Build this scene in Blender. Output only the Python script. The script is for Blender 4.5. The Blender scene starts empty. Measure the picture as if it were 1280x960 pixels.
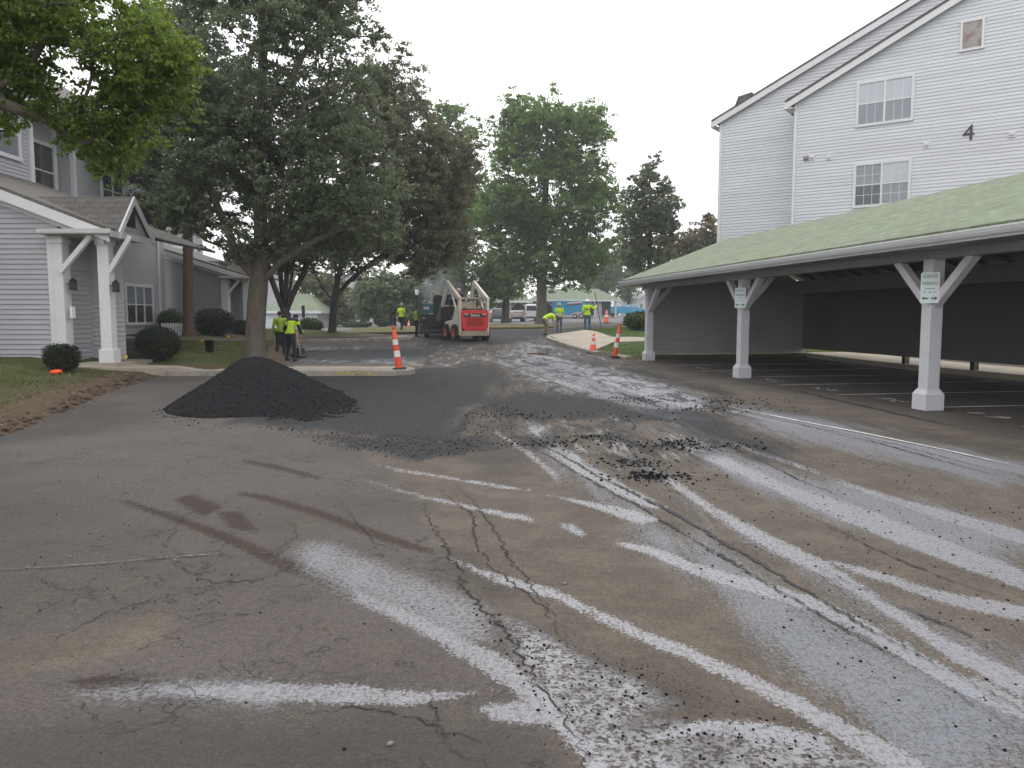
import bpy, bmesh, math, random
import numpy as np
from mathutils import Vector, Matrix, Euler

random.seed(7)
S = bpy.context.scene
COL = S.collection
R = math.radians
F = 960.0                     # focal length in photo pixels (1280 x 960)
PITCH = math.atan(84 / 960)   # horizon sits at row 396
CAMZ = 1.6

# ------------------------------------------------------------------ camera, sky, sun, exposure
cd = bpy.data.cameras.new('camera')
cam = bpy.data.objects.new('camera', cd); COL.objects.link(cam)
cd.sensor_width = 36.0; cd.lens = 27.0; cd.clip_start = 0.05; cd.clip_end = 3000
cam.location = (0, 0, CAMZ); cam.rotation_euler = (math.pi / 2 - PITCH, 0, 0)
S.camera = cam

SUN_EL, SUN_AZ = R(58), R(-18)     # behind thin cloud, ahead and a little left
w = bpy.data.worlds.new('World'); S.world = w; w.use_nodes = True
nt = w.node_tree; nt.nodes.clear()
sky = nt.nodes.new('ShaderNodeTexSky'); sky.sky_type = 'NISHITA'; sky.sun_disc = False
sky.sun_elevation = SUN_EL; sky.sun_rotation = SUN_AZ; sky.air_density = 1.0; sky.dust_density = 3.0
hsv = nt.nodes.new('ShaderNodeHueSaturation'); hsv.inputs['Saturation'].default_value = 0.25
mix = nt.nodes.new('ShaderNodeMix'); mix.data_type = 'RGBA'
mix.inputs['Factor'].default_value = 0.80
tc = nt.nodes.new('ShaderNodeTexCoord')
cn = nt.nodes.new('ShaderNodeTexNoise'); cn.inputs['Scale'].default_value = 1.6; cn.inputs['Detail'].default_value = 5
cr = nt.nodes.new('ShaderNodeValToRGB')
cr.color_ramp.elements[0].position = 0.3; cr.color_ramp.elements[0].color = (10.6, 10.7, 11.1, 1)
cr.color_ramp.elements[1].position = 0.75; cr.color_ramp.elements[1].color = (12.6, 12.5, 12.5, 1)
bg = nt.nodes.new('ShaderNodeBackground'); bg.inputs['Strength'].default_value = 0.095
wo = nt.nodes.new('ShaderNodeOutputWorld')
nt.links.new(sky.outputs[0], hsv.inputs['Color']); nt.links.new(hsv.outputs[0], mix.inputs[6])
nt.links.new(tc.outputs['Generated'], cn.inputs['Vector']); nt.links.new(cn.outputs[0], cr.inputs[0])
nt.links.new(cr.outputs[0], mix.inputs[7]); nt.links.new(mix.outputs[2], bg.inputs['Color'])
nt.links.new(bg.outputs[0], wo.inputs[0])
sl = bpy.data.lights.new('sun', 'SUN'); sl.energy = 0.6; sl.angle = R(25); sl.color = (1, 0.97, 0.92)
so = bpy.data.objects.new('sun', sl); COL.objects.link(so)
so.rotation_euler = Euler((math.pi / 2 - SUN_EL, 0, -SUN_AZ + math.pi), 'XYZ')
_d = Vector((math.sin(SUN_AZ) * math.cos(SUN_EL), math.cos(SUN_AZ) * math.cos(SUN_EL), math.sin(SUN_EL)))
so.rotation_euler = _d.to_track_quat('Z', 'Y').to_euler()
S.view_settings.view_transform = 'Standard'; S.view_settings.look = 'None'
S.view_settings.exposure = 0.88; S.view_settings.gamma = 1.0
S.view_settings.use_curve_mapping = False
S.render.engine = 'CYCLES'
S.cycles.max_bounces = 6; S.cycles.diffuse_bounces = 3; S.cycles.transparent_max_bounces = 6
S.cycles.use_denoising = True
S.cycles.volume_bounces = 0; S.cycles.volume_step_rate = 2

# ------------------------------------------------------------------ ground shape and pixel helpers
def sstep(t):
    t = np.clip(t, 0, 1); return t * t * (3 - 2 * t)
def softramp(t, k):           # 0 below 0, t above, smoothed over k
    return np.where(t < -k, 0, np.where(t > k, t, (t + k) ** 2 / (4 * k)))
def T(x, y):
    x = np.asarray(x, float); y = np.asarray(y, float)
    z = 0.03 * softramp(y - 26, 4) - 0.027 * softramp(y - 52, 5)
    z = z + 0.25 * sstep((x - 1) / 5) * sstep((y - 30) / 12) + 0.45 * sstep((x - 2) / 6) * sstep((y - 80) / 50)
    z = z - 0.45 * sstep((-x - 8) / 8) * sstep((y - 45) / 20)
    return z
def ray(px, py):
    u = (px - 640) / F; v = (480 - py) / F
    c, s = math.cos(PITCH), math.sin(PITCH)
    return np.array([u, c + v * s, -s + v * c])
def G(px, py, dz=0.0, ymax=400):
    """point of the ground (raised by dz) seen at a photo pixel"""
    d = ray(px, py); d = d / d[1]
    lo, hi = 0.3, ymax
    f = lambda Y: CAMZ + d[2] * Y - (float(T(d[0] * Y, Y)) + dz)
    Y = lo
    while Y < hi and f(Y) > 0: Y *= 1.03
    a, b = Y / 1.03, Y
    for _ in range(40):
        m = (a + b) / 2
        if f(m) > 0: a = m
        else: b = m
    return np.array([d[0] * b, b, CAMZ + d[2] * b])
def P(px, py, Y):
    d = ray(px, py); d = d / d[1]
    return np.array([d[0] * Y, Y, CAMZ + d[2] * Y])
def tz(x, y): return float(T(x, y))

# ------------------------------------------------------------------ mesh helpers
class MB:
    """collects shapes; build() links them as ONE mesh object"""
    def __init__(s): s.v = []; s.f = []; s.m = []; s.sm = []
    def add(s, vs, fs, mi=0, smooth=False):
        o = len(s.v); s.v.extend([tuple(map(float, q)) for q in vs])
        for f in fs: s.f.append(tuple(o + i for i in f)); s.m.append(mi); s.sm.append(smooth)
    def box(s, c, size, rz=0.0, mi=0, M=None, bev=0.0):
        hx, hy, hz = size[0] / 2, size[1] / 2, size[2] / 2
        if bev > 0:
            bm = bmesh.new(); bmesh.ops.create_cube(bm, size=1)
            for q in bm.verts: q.co = Vector((q.co.x * size[0], q.co.y * size[1], q.co.z * size[2]))
            bmesh.ops.bevel(bm, geom=bm.edges[:], offset=bev, segments=2, affect='EDGES', profile=0.6)
            bm.verts.index_update()
            vs = [q.co.copy() for q in bm.verts]; fs = [[q.index for q in f.verts] for f in bm.faces]; bm.free()
        else:
            vs = [Vector((x, y, z)) for z in (-hz, hz) for y in (-hy, hy) for x in (-hx, hx)]
            fs = [(0, 2, 3, 1), (4, 5, 7, 6), (0, 1, 5, 4), (2, 6, 7, 3), (0, 4, 6, 2), (1, 3, 7, 5)]
        m = M if M is not None else Matrix.Rotation(rz, 4, 'Z')
        cc = Vector(c)
        s.add([m @ q + cc for q in vs], fs, mi)
    def bar(s, a, b, wx, wz, mi=0, up=(0, 0, 1)):
        """rectangular bar from a to b, wx across, wz along up"""
        a, b = Vector(a), Vector(b); d = (b - a); L = d.length; d.normalize()
        u = Vector(up); x = d.cross(u)
        if x.length < 1e-4: x = d.cross(Vector((1, 0, 0)))
        x.normalize(); u = x.cross(d)
        vs = [p + x * sx * wx / 2 + u * su * wz / 2 for p in (a, b) for su in (-1, 1) for sx in (-1, 1)]
        s.add(vs, [(0, 1, 3, 2), (4, 6, 7, 5), (0, 4, 5, 1), (2, 3, 7, 6), (0, 2, 6, 4), (1, 5, 7, 3)], mi)
    def tube(s, pts, rad, n=8, mi=0, smooth=True, caps=True):
        pts = [Vector(p) for p in pts]
        if not hasattr(rad, '__len__'): rad = [rad] * len(pts)
        vs, fs = [], []
        px = None
        for i, p in enumerate(pts):
            d = (pts[min(i + 1, len(pts) - 1)] - pts[max(i - 1, 0)]).normalized()
            if px is None:
                px = d.cross(Vector((0.3, 0.9, 0.2)))
                if px.length < 0.1: px = d.cross(Vector((1, 0, 0)))
            px = (px - d * px.dot(d)).normalized(); py = d.cross(px)
            for k in range(n):
                a = 2 * math.pi * k / n
                vs.append(p + (px * math.cos(a) + py * math.sin(a)) * rad[i])
        for i in range(len(pts) - 1):
            for k in range(n):
                k2 = (k + 1) % n
                fs.append((i * n + k, i * n + k2, (i + 1) * n + k2, (i + 1) * n + k))
        s.add(vs, fs, mi, smooth)
        if caps:
            s.add(vs[:n], [tuple(range(n))[::-1]], mi); s.add(vs[-n:], [tuple(range(n))], mi)
    def lathe(s, prof, c=(0, 0, 0), n=16, mi=0, smooth=True, M=None):
        vs, fs = [], []
        for r, z in prof:
            for k in range(n):
                a = 2 * math.pi * k / n; q = Vector((r * math.cos(a), r * math.sin(a), z))
                if M is not None: q = M @ q
                vs.append(q + Vector(c))
        for i in range(len(prof) - 1):
            for k in range(n):
                k2 = (k + 1) % n
                fs.append((i * n + k, i * n + k2, (i + 1) * n + k2, (i + 1) * n + k))
        s.add(vs, fs, mi, smooth)
    def prism(s, poly, h, M=None, mi=0, c=(0, 0, 0)):
        """polygon in local xy extruded h along local z"""
        n = len(poly); cc = Vector(c)
        vs = [Vector((x, y, 0)) for x, y in poly] + [Vector((x, y, h)) for x, y in poly]
        if M is not None: vs = [M @ q for q in vs]
        vs = [q + cc for q in vs]
        s.add(vs, [tuple(range(n))[::-1], tuple(range(n, 2 * n))] + [(i, (i + 1) % n, n + (i + 1) % n, n + i) for i in range(n)], mi)
    def ball(s, c, r, n=10, mi=0, M=None, jit=0.0, rng=random):
        rx, ry, rz_ = r if hasattr(r, '__len__') else (r, r, r)
        vs, fs = [], []
        m = max(4, n // 2)
        for i in range(m + 1):
            th = math.pi * i / m
            for k in range(n):
                a = 2 * math.pi * k / n; j = 1 + rng.uniform(-jit, jit)
                q = Vector((rx * math.sin(th) * math.cos(a) * j, ry * math.sin(th) * math.sin(a) * j, rz_ * math.cos(th) * j))
                if M is not None: q = M @ q
                vs.append(q + Vector(c))
        for i in range(m):
            for k in range(n):
                k2 = (k + 1) % n
                fs.append((i * n + k, (i + 1) * n + k, (i + 1) * n + k2, i * n + k2))
        s.add(vs, fs, mi, True)
    def build(s, name, mats, parent=None, loc=None, fix=True):
        me = bpy.data.meshes.new(name); me.from_pydata(s.v, [], s.f)
        for m in (mats if isinstance(mats, (list, tuple)) else [mats]): me.materials.append(m)
        me.polygons.foreach_set('material_index', s.m); me.polygons.foreach_set('use_smooth', s.sm)
        if fix:
            bm = bmesh.new(); bm.from_mesh(me); bmesh.ops.recalc_face_normals(bm, faces=bm.faces[:]); bm.to_mesh(me); bm.free()
        me.update()
        o = bpy.data.objects.new(name, me); COL.objects.link(o)
        if parent is not None: o.parent = parent
        if loc is not None: o.location = loc
        return o

def fast_mesh(name, verts, faces, mat, attrs=None, smooth=False, parent=None):
    """numpy verts (n,3), faces (m,k) with a constant k"""
    me = bpy.data.meshes.new(name); n, (m, k) = len(verts), faces.shape
    me.vertices.add(n); me.vertices.foreach_set('co', np.asarray(verts, np.float32).ravel())
    me.loops.add(m * k); me.loops.foreach_set('vertex_index', faces.astype(np.int32).ravel())
    me.polygons.add(m); me.polygons.foreach_set('loop_start', np.arange(0, m * k, k, dtype=np.int32))
    me.polygons.foreach_set('loop_total', np.full(m, k, np.int32))
    if smooth: me.polygons.foreach_set('use_smooth', np.ones(m, bool))
    me.update(calc_edges=True)
    for a, d in (attrs or {}).items():
        at = me.attributes.new(a, 'FLOAT', 'POINT'); at.data.foreach_set('value', np.asarray(d, np.float32))
    me.materials.append(mat)
    o = bpy.data.objects.new(name, me); COL.objects.link(o)
    if parent is not None: o.parent = parent
    return o

def thing(name, label, cat, loc=(0, 0, 0), rz=0.0, group=None):
    o = bpy.data.objects.new(name, None); COL.objects.link(o); o.empty_display_size = 0.2
    o.location = tuple(map(float, loc)); o.rotation_euler = (0, 0, rz)
    o['label'] = label; o['category'] = cat
    if group: o['group'] = group
    return o
def tag(o, label, cat, group=None, kind=None):
    o['label'] = label; o['category'] = cat
    if group: o['group'] = group
    if kind: o['kind'] = kind
    return o
def struct(o, label=None):
    o['kind'] = 'structure'
    if label: o['label'] = label; o['category'] = o.name.split('.')[0].replace('_', ' ')
    return o
def dup(root, loc=None, rz=None, label=None):
    r = root.copy(); COL.objects.link(r)
    if loc is not None: r.location = tuple(map(float, loc))
    if rz is not None: r.rotation_euler = (0, 0, rz)
    if label: r['label'] = label
    for ch in list(root.children):
        c = ch.copy(); COL.objects.link(c); c.parent = r
        for g in list(ch.children):
            d = g.copy(); COL.objects.link(d); d.parent = c
    return r
def text_part(name, body, size, mat, M, parent=None, depth=0.003, align='CENTER', sx=1.0):
    cu = bpy.data.curves.new(name, 'FONT'); cu.body = body; cu.size = size; cu.extrude = depth
    cu.align_x = align; cu.align_y = 'CENTER'; cu.resolution_u = 2
    ob = bpy.data.objects.new(name, cu)
    COL.objects.link(ob); dg = bpy.context.evaluated_depsgraph_get()
    me = bpy.data.meshes.new_from_object(ob.evaluated_get(dg)); bpy.data.objects.remove(ob)
    me.transform(M @ Matrix.Diagonal((sx, 1, 1, 1))); me.materials.clear(); me.materials.append(mat)
    o = bpy.data.objects.new(name, me); COL.objects.link(o)
    if parent is not None: o.parent = parent
    return o

# ------------------------------------------------------------------ materials
def mat(name, col, rough=0.6, var=0.12, scale=6.0, bump=0.0, bscale=40.0, metal=0.0, spec=0.5, stain=None, stretch=None, brick=None):
    """procedural: two noises drive colour variation, optional bump and stains"""
    m = bpy.data.materials.new(name); m.use_nodes = True; n = m.node_tree; L = n.links
    b = n.nodes['Principled BSDF']; b.inputs['Roughness'].default_value = rough
    b.inputs['Metallic'].default_value = metal; b.inputs['Specular IOR Level'].default_value = spec
    t = n.nodes.new('ShaderNodeTexCoord'); vec = t.outputs['Object']
    if stretch:
        mp = n.nodes.new('ShaderNodeMapping'); mp.inputs['Scale'].default_value = stretch
        L.new(vec, mp.inputs[0]); vec = mp.outputs[0]
    nz = n.nodes.new('ShaderNodeTexNoise'); nz.inputs['Scale'].default_value = scale; nz.inputs['Detail'].default_value = 6
    nz.inputs['Roughness'].default_value = 0.65
    L.new(vec, nz.inputs['Vector'])
    r = n.nodes.new('ShaderNodeValToRGB'); e = r.color_ramp.elements
    e[0].position = 0.3; e[1].position = 0.7
    e[0].color = tuple(c * (1 - var) for c in col) + (1,); e[1].color = tuple(min(1, c * (1 + var)) for c in col) + (1,)
    L.new(nz.outputs[0], r.inputs[0]); out = r.outputs[0]
    if stain:
        scol, amt = stain
        n2 = n.nodes.new('ShaderNodeTexNoise'); n2.inputs['Scale'].default_value = scale * 0.35; n2.inputs['Detail'].default_value = 8
        L.new(vec, n2.inputs['Vector'])
        r2 = n.nodes.new('ShaderNodeValToRGB'); r2.color_ramp.elements[0].position = 0.5; r2.color_ramp.elements[1].position = 0.75
        r2.color_ramp.elements[0].color = (0, 0, 0, 1); r2.color_ramp.elements[1].color = (amt, amt, amt, 1)
        L.new(n2.outputs[0], r2.inputs[0])
        mx = n.nodes.new('ShaderNodeMix'); mx.data_type = 'RGBA'
        L.new(r2.outputs[0], mx.inputs[0]); L.new(out, mx.inputs[6]); mx.inputs[7].default_value = tuple(scol) + (1,)
        out = mx.outputs[2]
    if brick:        # shingle tabs: (turn about z, tab width, course depth)
        mp2 = n.nodes.new('ShaderNodeMapping'); mp2.vector_type = 'POINT'; mp2.inputs['Rotation'].default_value = (0, 0, brick[0]); L.new(t.outputs['Object'], mp2.inputs[0])
        bt = n.nodes.new('ShaderNodeTexBrick'); bt.inputs['Scale'].default_value = 1.0; bt.inputs['Brick Width'].default_value = brick[1]; bt.inputs['Row Height'].default_value = brick[2]
        bt.inputs['Mortar Size'].default_value = 0.008; bt.inputs['Mortar Smooth'].default_value = 0.3
        bt.inputs['Color1'].default_value = (0.82, 0.82, 0.82, 1); bt.inputs['Color2'].default_value = (1.12, 1.12, 1.12, 1); bt.inputs['Mortar'].default_value = (0.5, 0.5, 0.5, 1)
        L.new(mp2.outputs[0], bt.inputs['Vector'])
        mm = n.nodes.new('ShaderNodeMix'); mm.data_type = 'RGBA'; mm.blend_type = 'MULTIPLY'; mm.inputs[0].default_value = 1.0
        L.new(out, mm.inputs[6]); L.new(bt.outputs['Color'], mm.inputs[7]); out = mm.outputs[2]
    L.new(out, b.inputs['Base Color'])
    if bump > 0:
        n3 = n.nodes.new('ShaderNodeTexNoise'); n3.inputs['Scale'].default_value = bscale; n3.inputs['Detail'].default_value = 5
        L.new(vec, n3.inputs['Vector'])
        bp = n.nodes.new('ShaderNodeBump'); bp.inputs['Strength'].default_value = min(1, bump); bp.inputs['Distance'].default_value = 0.02
        L.new(n3.outputs[0], bp.inputs['Height']); L.new(bp.outputs[0], b.inputs['Normal'])
    return m
def leaf_mat(name, c0, c1, c2, trans=0.35, rough=0.45, p=(0.15, 0.55, 0.9)):
    """leaf colour runs c0..c1..c2 with the leaf's own random number and a clump noise"""
    m = bpy.data.materials.new(name); m.use_nodes = True; n = m.node_tree; L = n.links
    b = n.nodes['Principled BSDF']; b.inputs['Roughness'].default_value = rough; b.inputs['Specular IOR Level'].default_value = 0.28
    at = n.nodes.new('ShaderNodeAttribute'); at.attribute_name = 'rnd'
    t = n.nodes.new('ShaderNodeTexCoord'); nz = n.nodes.new('ShaderNodeTexNoise'); nz.inputs['Scale'].default_value = 0.55; nz.inputs['Detail'].default_value = 3
    L.new(t.outputs['Object'], nz.inputs['Vector'])
    ad = n.nodes.new('ShaderNodeMath'); ad.operation = 'MULTIPLY_ADD'; ad.inputs[1].default_value = 0.55
    sb = n.nodes.new('ShaderNodeMath'); sb.operation = 'MULTIPLY_ADD'; sb.inputs[1].default_value = 1.1; sb.inputs[2].default_value = -0.3
    L.new(nz.outputs[0], sb.inputs[0]); L.new(at.outputs['Fac'], ad.inputs[0]); L.new(sb.outputs[0], ad.inputs[2])
    r = n.nodes.new('ShaderNodeValToRGB'); e = r.color_ramp.elements
    e[0].position = p[0]; e[1].position = p[2]; e[0].color = (*c0, 1); e[1].color = (*c2, 1)
    k = e.new(p[1]); k.color = (*c1, 1)
    L.new(ad.outputs[0], r.inputs[0]); L.new(r.outputs[0], b.inputs['Base Color'])
    tr = n.nodes.new('ShaderNodeBsdfTranslucent'); L.new(r.outputs[0], tr.inputs['Color'])
    ms = n.nodes.new('ShaderNodeMixShader'); ms.inputs[0].default_value = trans
    L.new(b.outputs[0], ms.inputs[1]); L.new(tr.outputs[0], ms.inputs[2])
    L.new(ms.outputs[0], n.nodes['Material Output'].inputs['Surface'])
    return m

M_SID = mat('white_siding', (0.565, 0.572, 0.60), 0.5, 0.08, 1.0, stain=((0.47, 0.472, 0.485), 0.5), stretch=(0.35, 0.35, 5.5))
M_SIDL = mat('grey_siding', (0.385, 0.385, 0.405), 0.6, 0.05, 1.0, stain=((0.30, 0.29, 0.29), 0.4))
M_SIDG = mat('taupe_siding', (0.27, 0.265, 0.262), 0.6, 0.05, 1.0, stain=((0.2, 0.2, 0.19), 0.4))
M_SIDC = mat('carport_siding_shaded', (0.15, 0.142, 0.132), 0.65, 0.08, 1.0, stain=((0.10, 0.095, 0.09), 0.5))  # carport boards with the shade under the roof put into the colour
M_TRIM = mat('white_trim', (0.62, 0.62, 0.63), 0.5, 0.04, 3, stain=((0.5, 0.49, 0.47), 0.35))
M_SIDE = mat('carport_siding_lit', (0.36, 0.34, 0.31), 0.65, 0.08, 1.0, stain=((0.2, 0.19, 0.175), 0.5))  # lighter copy of the carport boards, light on the end wall painted in
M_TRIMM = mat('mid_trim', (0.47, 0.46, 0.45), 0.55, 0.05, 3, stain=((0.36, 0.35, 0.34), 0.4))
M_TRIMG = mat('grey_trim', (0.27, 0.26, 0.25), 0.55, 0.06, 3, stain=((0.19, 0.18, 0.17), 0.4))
M_POST = mat('post_paint', (0.56, 0.565, 0.59), 0.5, 0.05, 4, 0.15, 60, stain=((0.45, 0.43, 0.4), 0.35))
M_SHIN = mat('brown_shingle', (0.115, 0.105, 0.095), 0.9, 0.3, 9, 0.5, 30, stain=((0.07, 0.065, 0.06), 0.5), brick=(0, 0.33, 0.13))
M_GREEN = mat('green_shingle', (0.165, 0.20, 0.13), 0.9, 0.16, 7, 0.6, 40, stain=((0.185, 0.215, 0.155), 0.7), brick=(R(80.6), 0.33, 0.135))
M_CONC = mat('concrete', (0.33, 0.285, 0.225), 0.85, 0.13, 3, 0.3, 60, stain=((0.2, 0.17, 0.14), 0.6))
M_CURB = mat('curb_concrete', (0.27, 0.245, 0.205), 0.85, 0.2, 5, 0.4, 50, stain=((0.09, 0.08, 0.07), 0.7))
M_PILE = mat('loose_asphalt', (0.0115, 0.0118, 0.0135), 0.9, 0.5, 14, 1.0, 60, spec=0.12)
M_BARK = mat('bark', (0.085, 0.07, 0.056), 0.9, 0.35, 9, 1.0, 14, stain=((0.14, 0.13, 0.105), 0.7), stretch=(1, 1, 0.25))
M_BARKD = mat('dark_bark', (0.035, 0.031, 0.027), 0.9, 0.35, 9, 1.0, 14, stretch=(1, 1, 0.25))
M_BARKR = mat('red_bark', (0.095, 0.062, 0.045), 0.9, 0.3, 9, 1.0, 14, stretch=(1, 1, 0.2))
M_GLASS = mat('window_glass', (0.05, 0.055, 0.06), 0.06, 0.3, 1.5, spec=0.8)
M_GLASSL = mat('blind_glass', (0.42, 0.45, 0.48), 0.12, 0.06, 1.5, spec=0.7)
M_GLASSM = mat('grey_glass', (0.20, 0.215, 0.24), 0.08, 0.1, 1.5, spec=0.8)
M_BLACK = mat('black_metal', (0.018, 0.018, 0.02), 0.5, 0.2, 8, 0.2, 40)
M_DARK = mat('dark_steel', (0.03, 0.031, 0.033), 0.6, 0.3, 6, 0.4, 30, stain=((0.06, 0.055, 0.05), 0.6))
M_RUBB = mat('rubber', (0.02, 0.02, 0.02), 0.85, 0.25, 12, 0.4, 30)
M_ORANGE = mat('cone_orange', (0.72, 0.075, 0.025), 0.5, 0.12, 8, stain=((0.35, 0.06, 0.03), 0.5))
M_BAND = mat('reflective_band', (0.72, 0.70, 0.66), 0.4, 0.1, 12, stain=((0.42, 0.38, 0.34), 0.5))
M_WHITE = mat('white_paint', (0.74, 0.74, 0.74), 0.4, 0.05, 5)
M_PWHITE = mat('road_paint', (0.58, 0.57, 0.55), 0.7, 0.25, 14, stain=((0.16, 0.15, 0.14), 0.8))
M_YEL = mat('yellow_paint', (0.36, 0.29, 0.09), 0.6, 0.25, 10, stain=((0.25, 0.2, 0.1), 0.6))
# ================================================================== SETTING: ground, road, lawns, kerbs
def poly_sd(pts, poly):
    """signed distance (inside positive) of points (n,2) to a polygon"""
    poly = np.asarray(poly, float); x, y = pts[:, 0], pts[:, 1]
    d2 = np.full(len(pts), 1e18); ins = np.zeros(len(pts), bool)
    for i in range(len(poly)):
        a, b = poly[i], poly[(i + 1) % len(poly)]
        e = b - a; L = max(e @ e, 1e-12)
        t = np.clip(((x - a[0]) * e[0] + (y - a[1]) * e[1]) / L, 0, 1)
        d2 = np.minimum(d2, (x - a[0] - t * e[0]) ** 2 + (y - a[1] - t * e[1]) ** 2)
        c = ((a[1] > y) != (b[1] > y))
        with np.errstate(divide='ignore', invalid='ignore'):
            xi = a[0] + (y - a[1]) / (b[1] - a[1] + 1e-15) * e[0]
        ins ^= c & (x < xi)
    d = np.sqrt(d2); return np.where(ins, d, -d)
def vnoise(x, y, seed=0):
    """smooth value noise in -1..1"""
    xi, yi = np.floor(x), np.floor(y); fx, fy = x - xi, y - yi
    h = lambda a, b: (np.sin(a * 127.1 + b * 311.7 + seed * 74.7) * 43758.5453) % 1.0
    fx = fx * fx * (3 - 2 * fx); fy = fy * fy * (3 - 2 * fy)
    return 2 * (h(xi, yi) * (1 - fx) * (1 - fy) + h(xi + 1, yi) * fx * (1 - fy) + h(xi, yi + 1) * (1 - fx) * fy + h(xi + 1, yi + 1) * fx * fy) - 1
def fbm(x, y, seed=0, o=4):
    s, a = 0, 1.0
    for k in range(o): s = s + a * vnoise(x * 2 ** k, y * 2 ** k, seed + k * 13); a *= 0.5
    return s / 2

# ---- ground sheet reaching the horizon
gx = np.concatenate([-np.geomspace(380, 40, 12), np.linspace(-36, 60, 49), np.geomspace(66, 380, 12)])
gy = np.concatenate([np.linspace(-30, 160, 96), np.geomspace(168, 400, 14)])
GX, GY = np.meshgrid(gx, gy); V = np.stack([GX, GY, T(GX, GY) - 0.07], -1).reshape(-1, 3)
ny, nx = GX.shape; I = np.arange(ny * nx).reshape(ny, nx)
FQ = np.stack([I[:-1, :-1], I[:-1, 1:], I[1:, 1:], I[1:, :-1]], -1).reshape(-1, 4)
M_SOIL = mat('ground_grass', (0.10, 0.11, 0.05), 0.95, 0.3, 0.8, 0.4, 8, stain=((0.13, 0.10, 0.06), 0.7))
struct(fast_mesh('ground', V, FQ, M_SOIL, smooth=True))

# ---- road: one asphalt sheet carrying masks of real marks (sealer, brown milled band, tack coat, loose mix)
rows = np.concatenate([np.linspace(-3, 1.6, 12)[:-1], np.geomspace(1.6, 62, 330)])
cols = np.linspace(-1, 1, 430)
RX = cols[None, :] * (2.5 + 1.02 * np.maximum(rows, 0))[:, None] + 0 * rows[:, None]
RX = np.clip(RX, -34, 44); RY = np.repeat(rows[:, None], len(cols), 1)
RX = np.where(RX > 34, 34 + (RX - 34) * 0.5, RX)
pts = np.stack([RX.ravel(), RY.ravel()], -1)
def gp(l): return [tuple(G(x, y)[:2]) for x, y in l]
def line_poly(l, w):
    """photo-space polyline with vertical widths -> ground polygon"""
    if not hasattr(w, '__len__'): w = np.linspace(w, w, len(l))
    if len(w) == 2: w = np.linspace(w[0], w[1], len(l))
    up = [(x, y - a / 2) for (x, y), a in zip(l, w)]; dn = [(x, y + a / 2) for (x, y), a in zip(l, w)]
    return gp(up + dn[::-1])
def field(polys, feather=0.05, gain=0.022, lim=1.0):
    out = np.full(len(pts), -lim)
    f = feather + gain * np.maximum(pts[:, 1], 0)
    for q in polys:
        q = np.asarray(q); m = 2.0
        sel = (pts[:, 0] > q[:, 0].min() - m) & (pts[:, 0] < q[:, 0].max() + m) & (pts[:, 1] > q[:, 1].min() - m) & (pts[:, 1] < q[:, 1].max() + m)
        if sel.any():
            out[sel] = np.maximum(out[sel], np.clip(poly_sd(pts[sel], q) / f[sel], -lim, lim))
    return out
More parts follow.
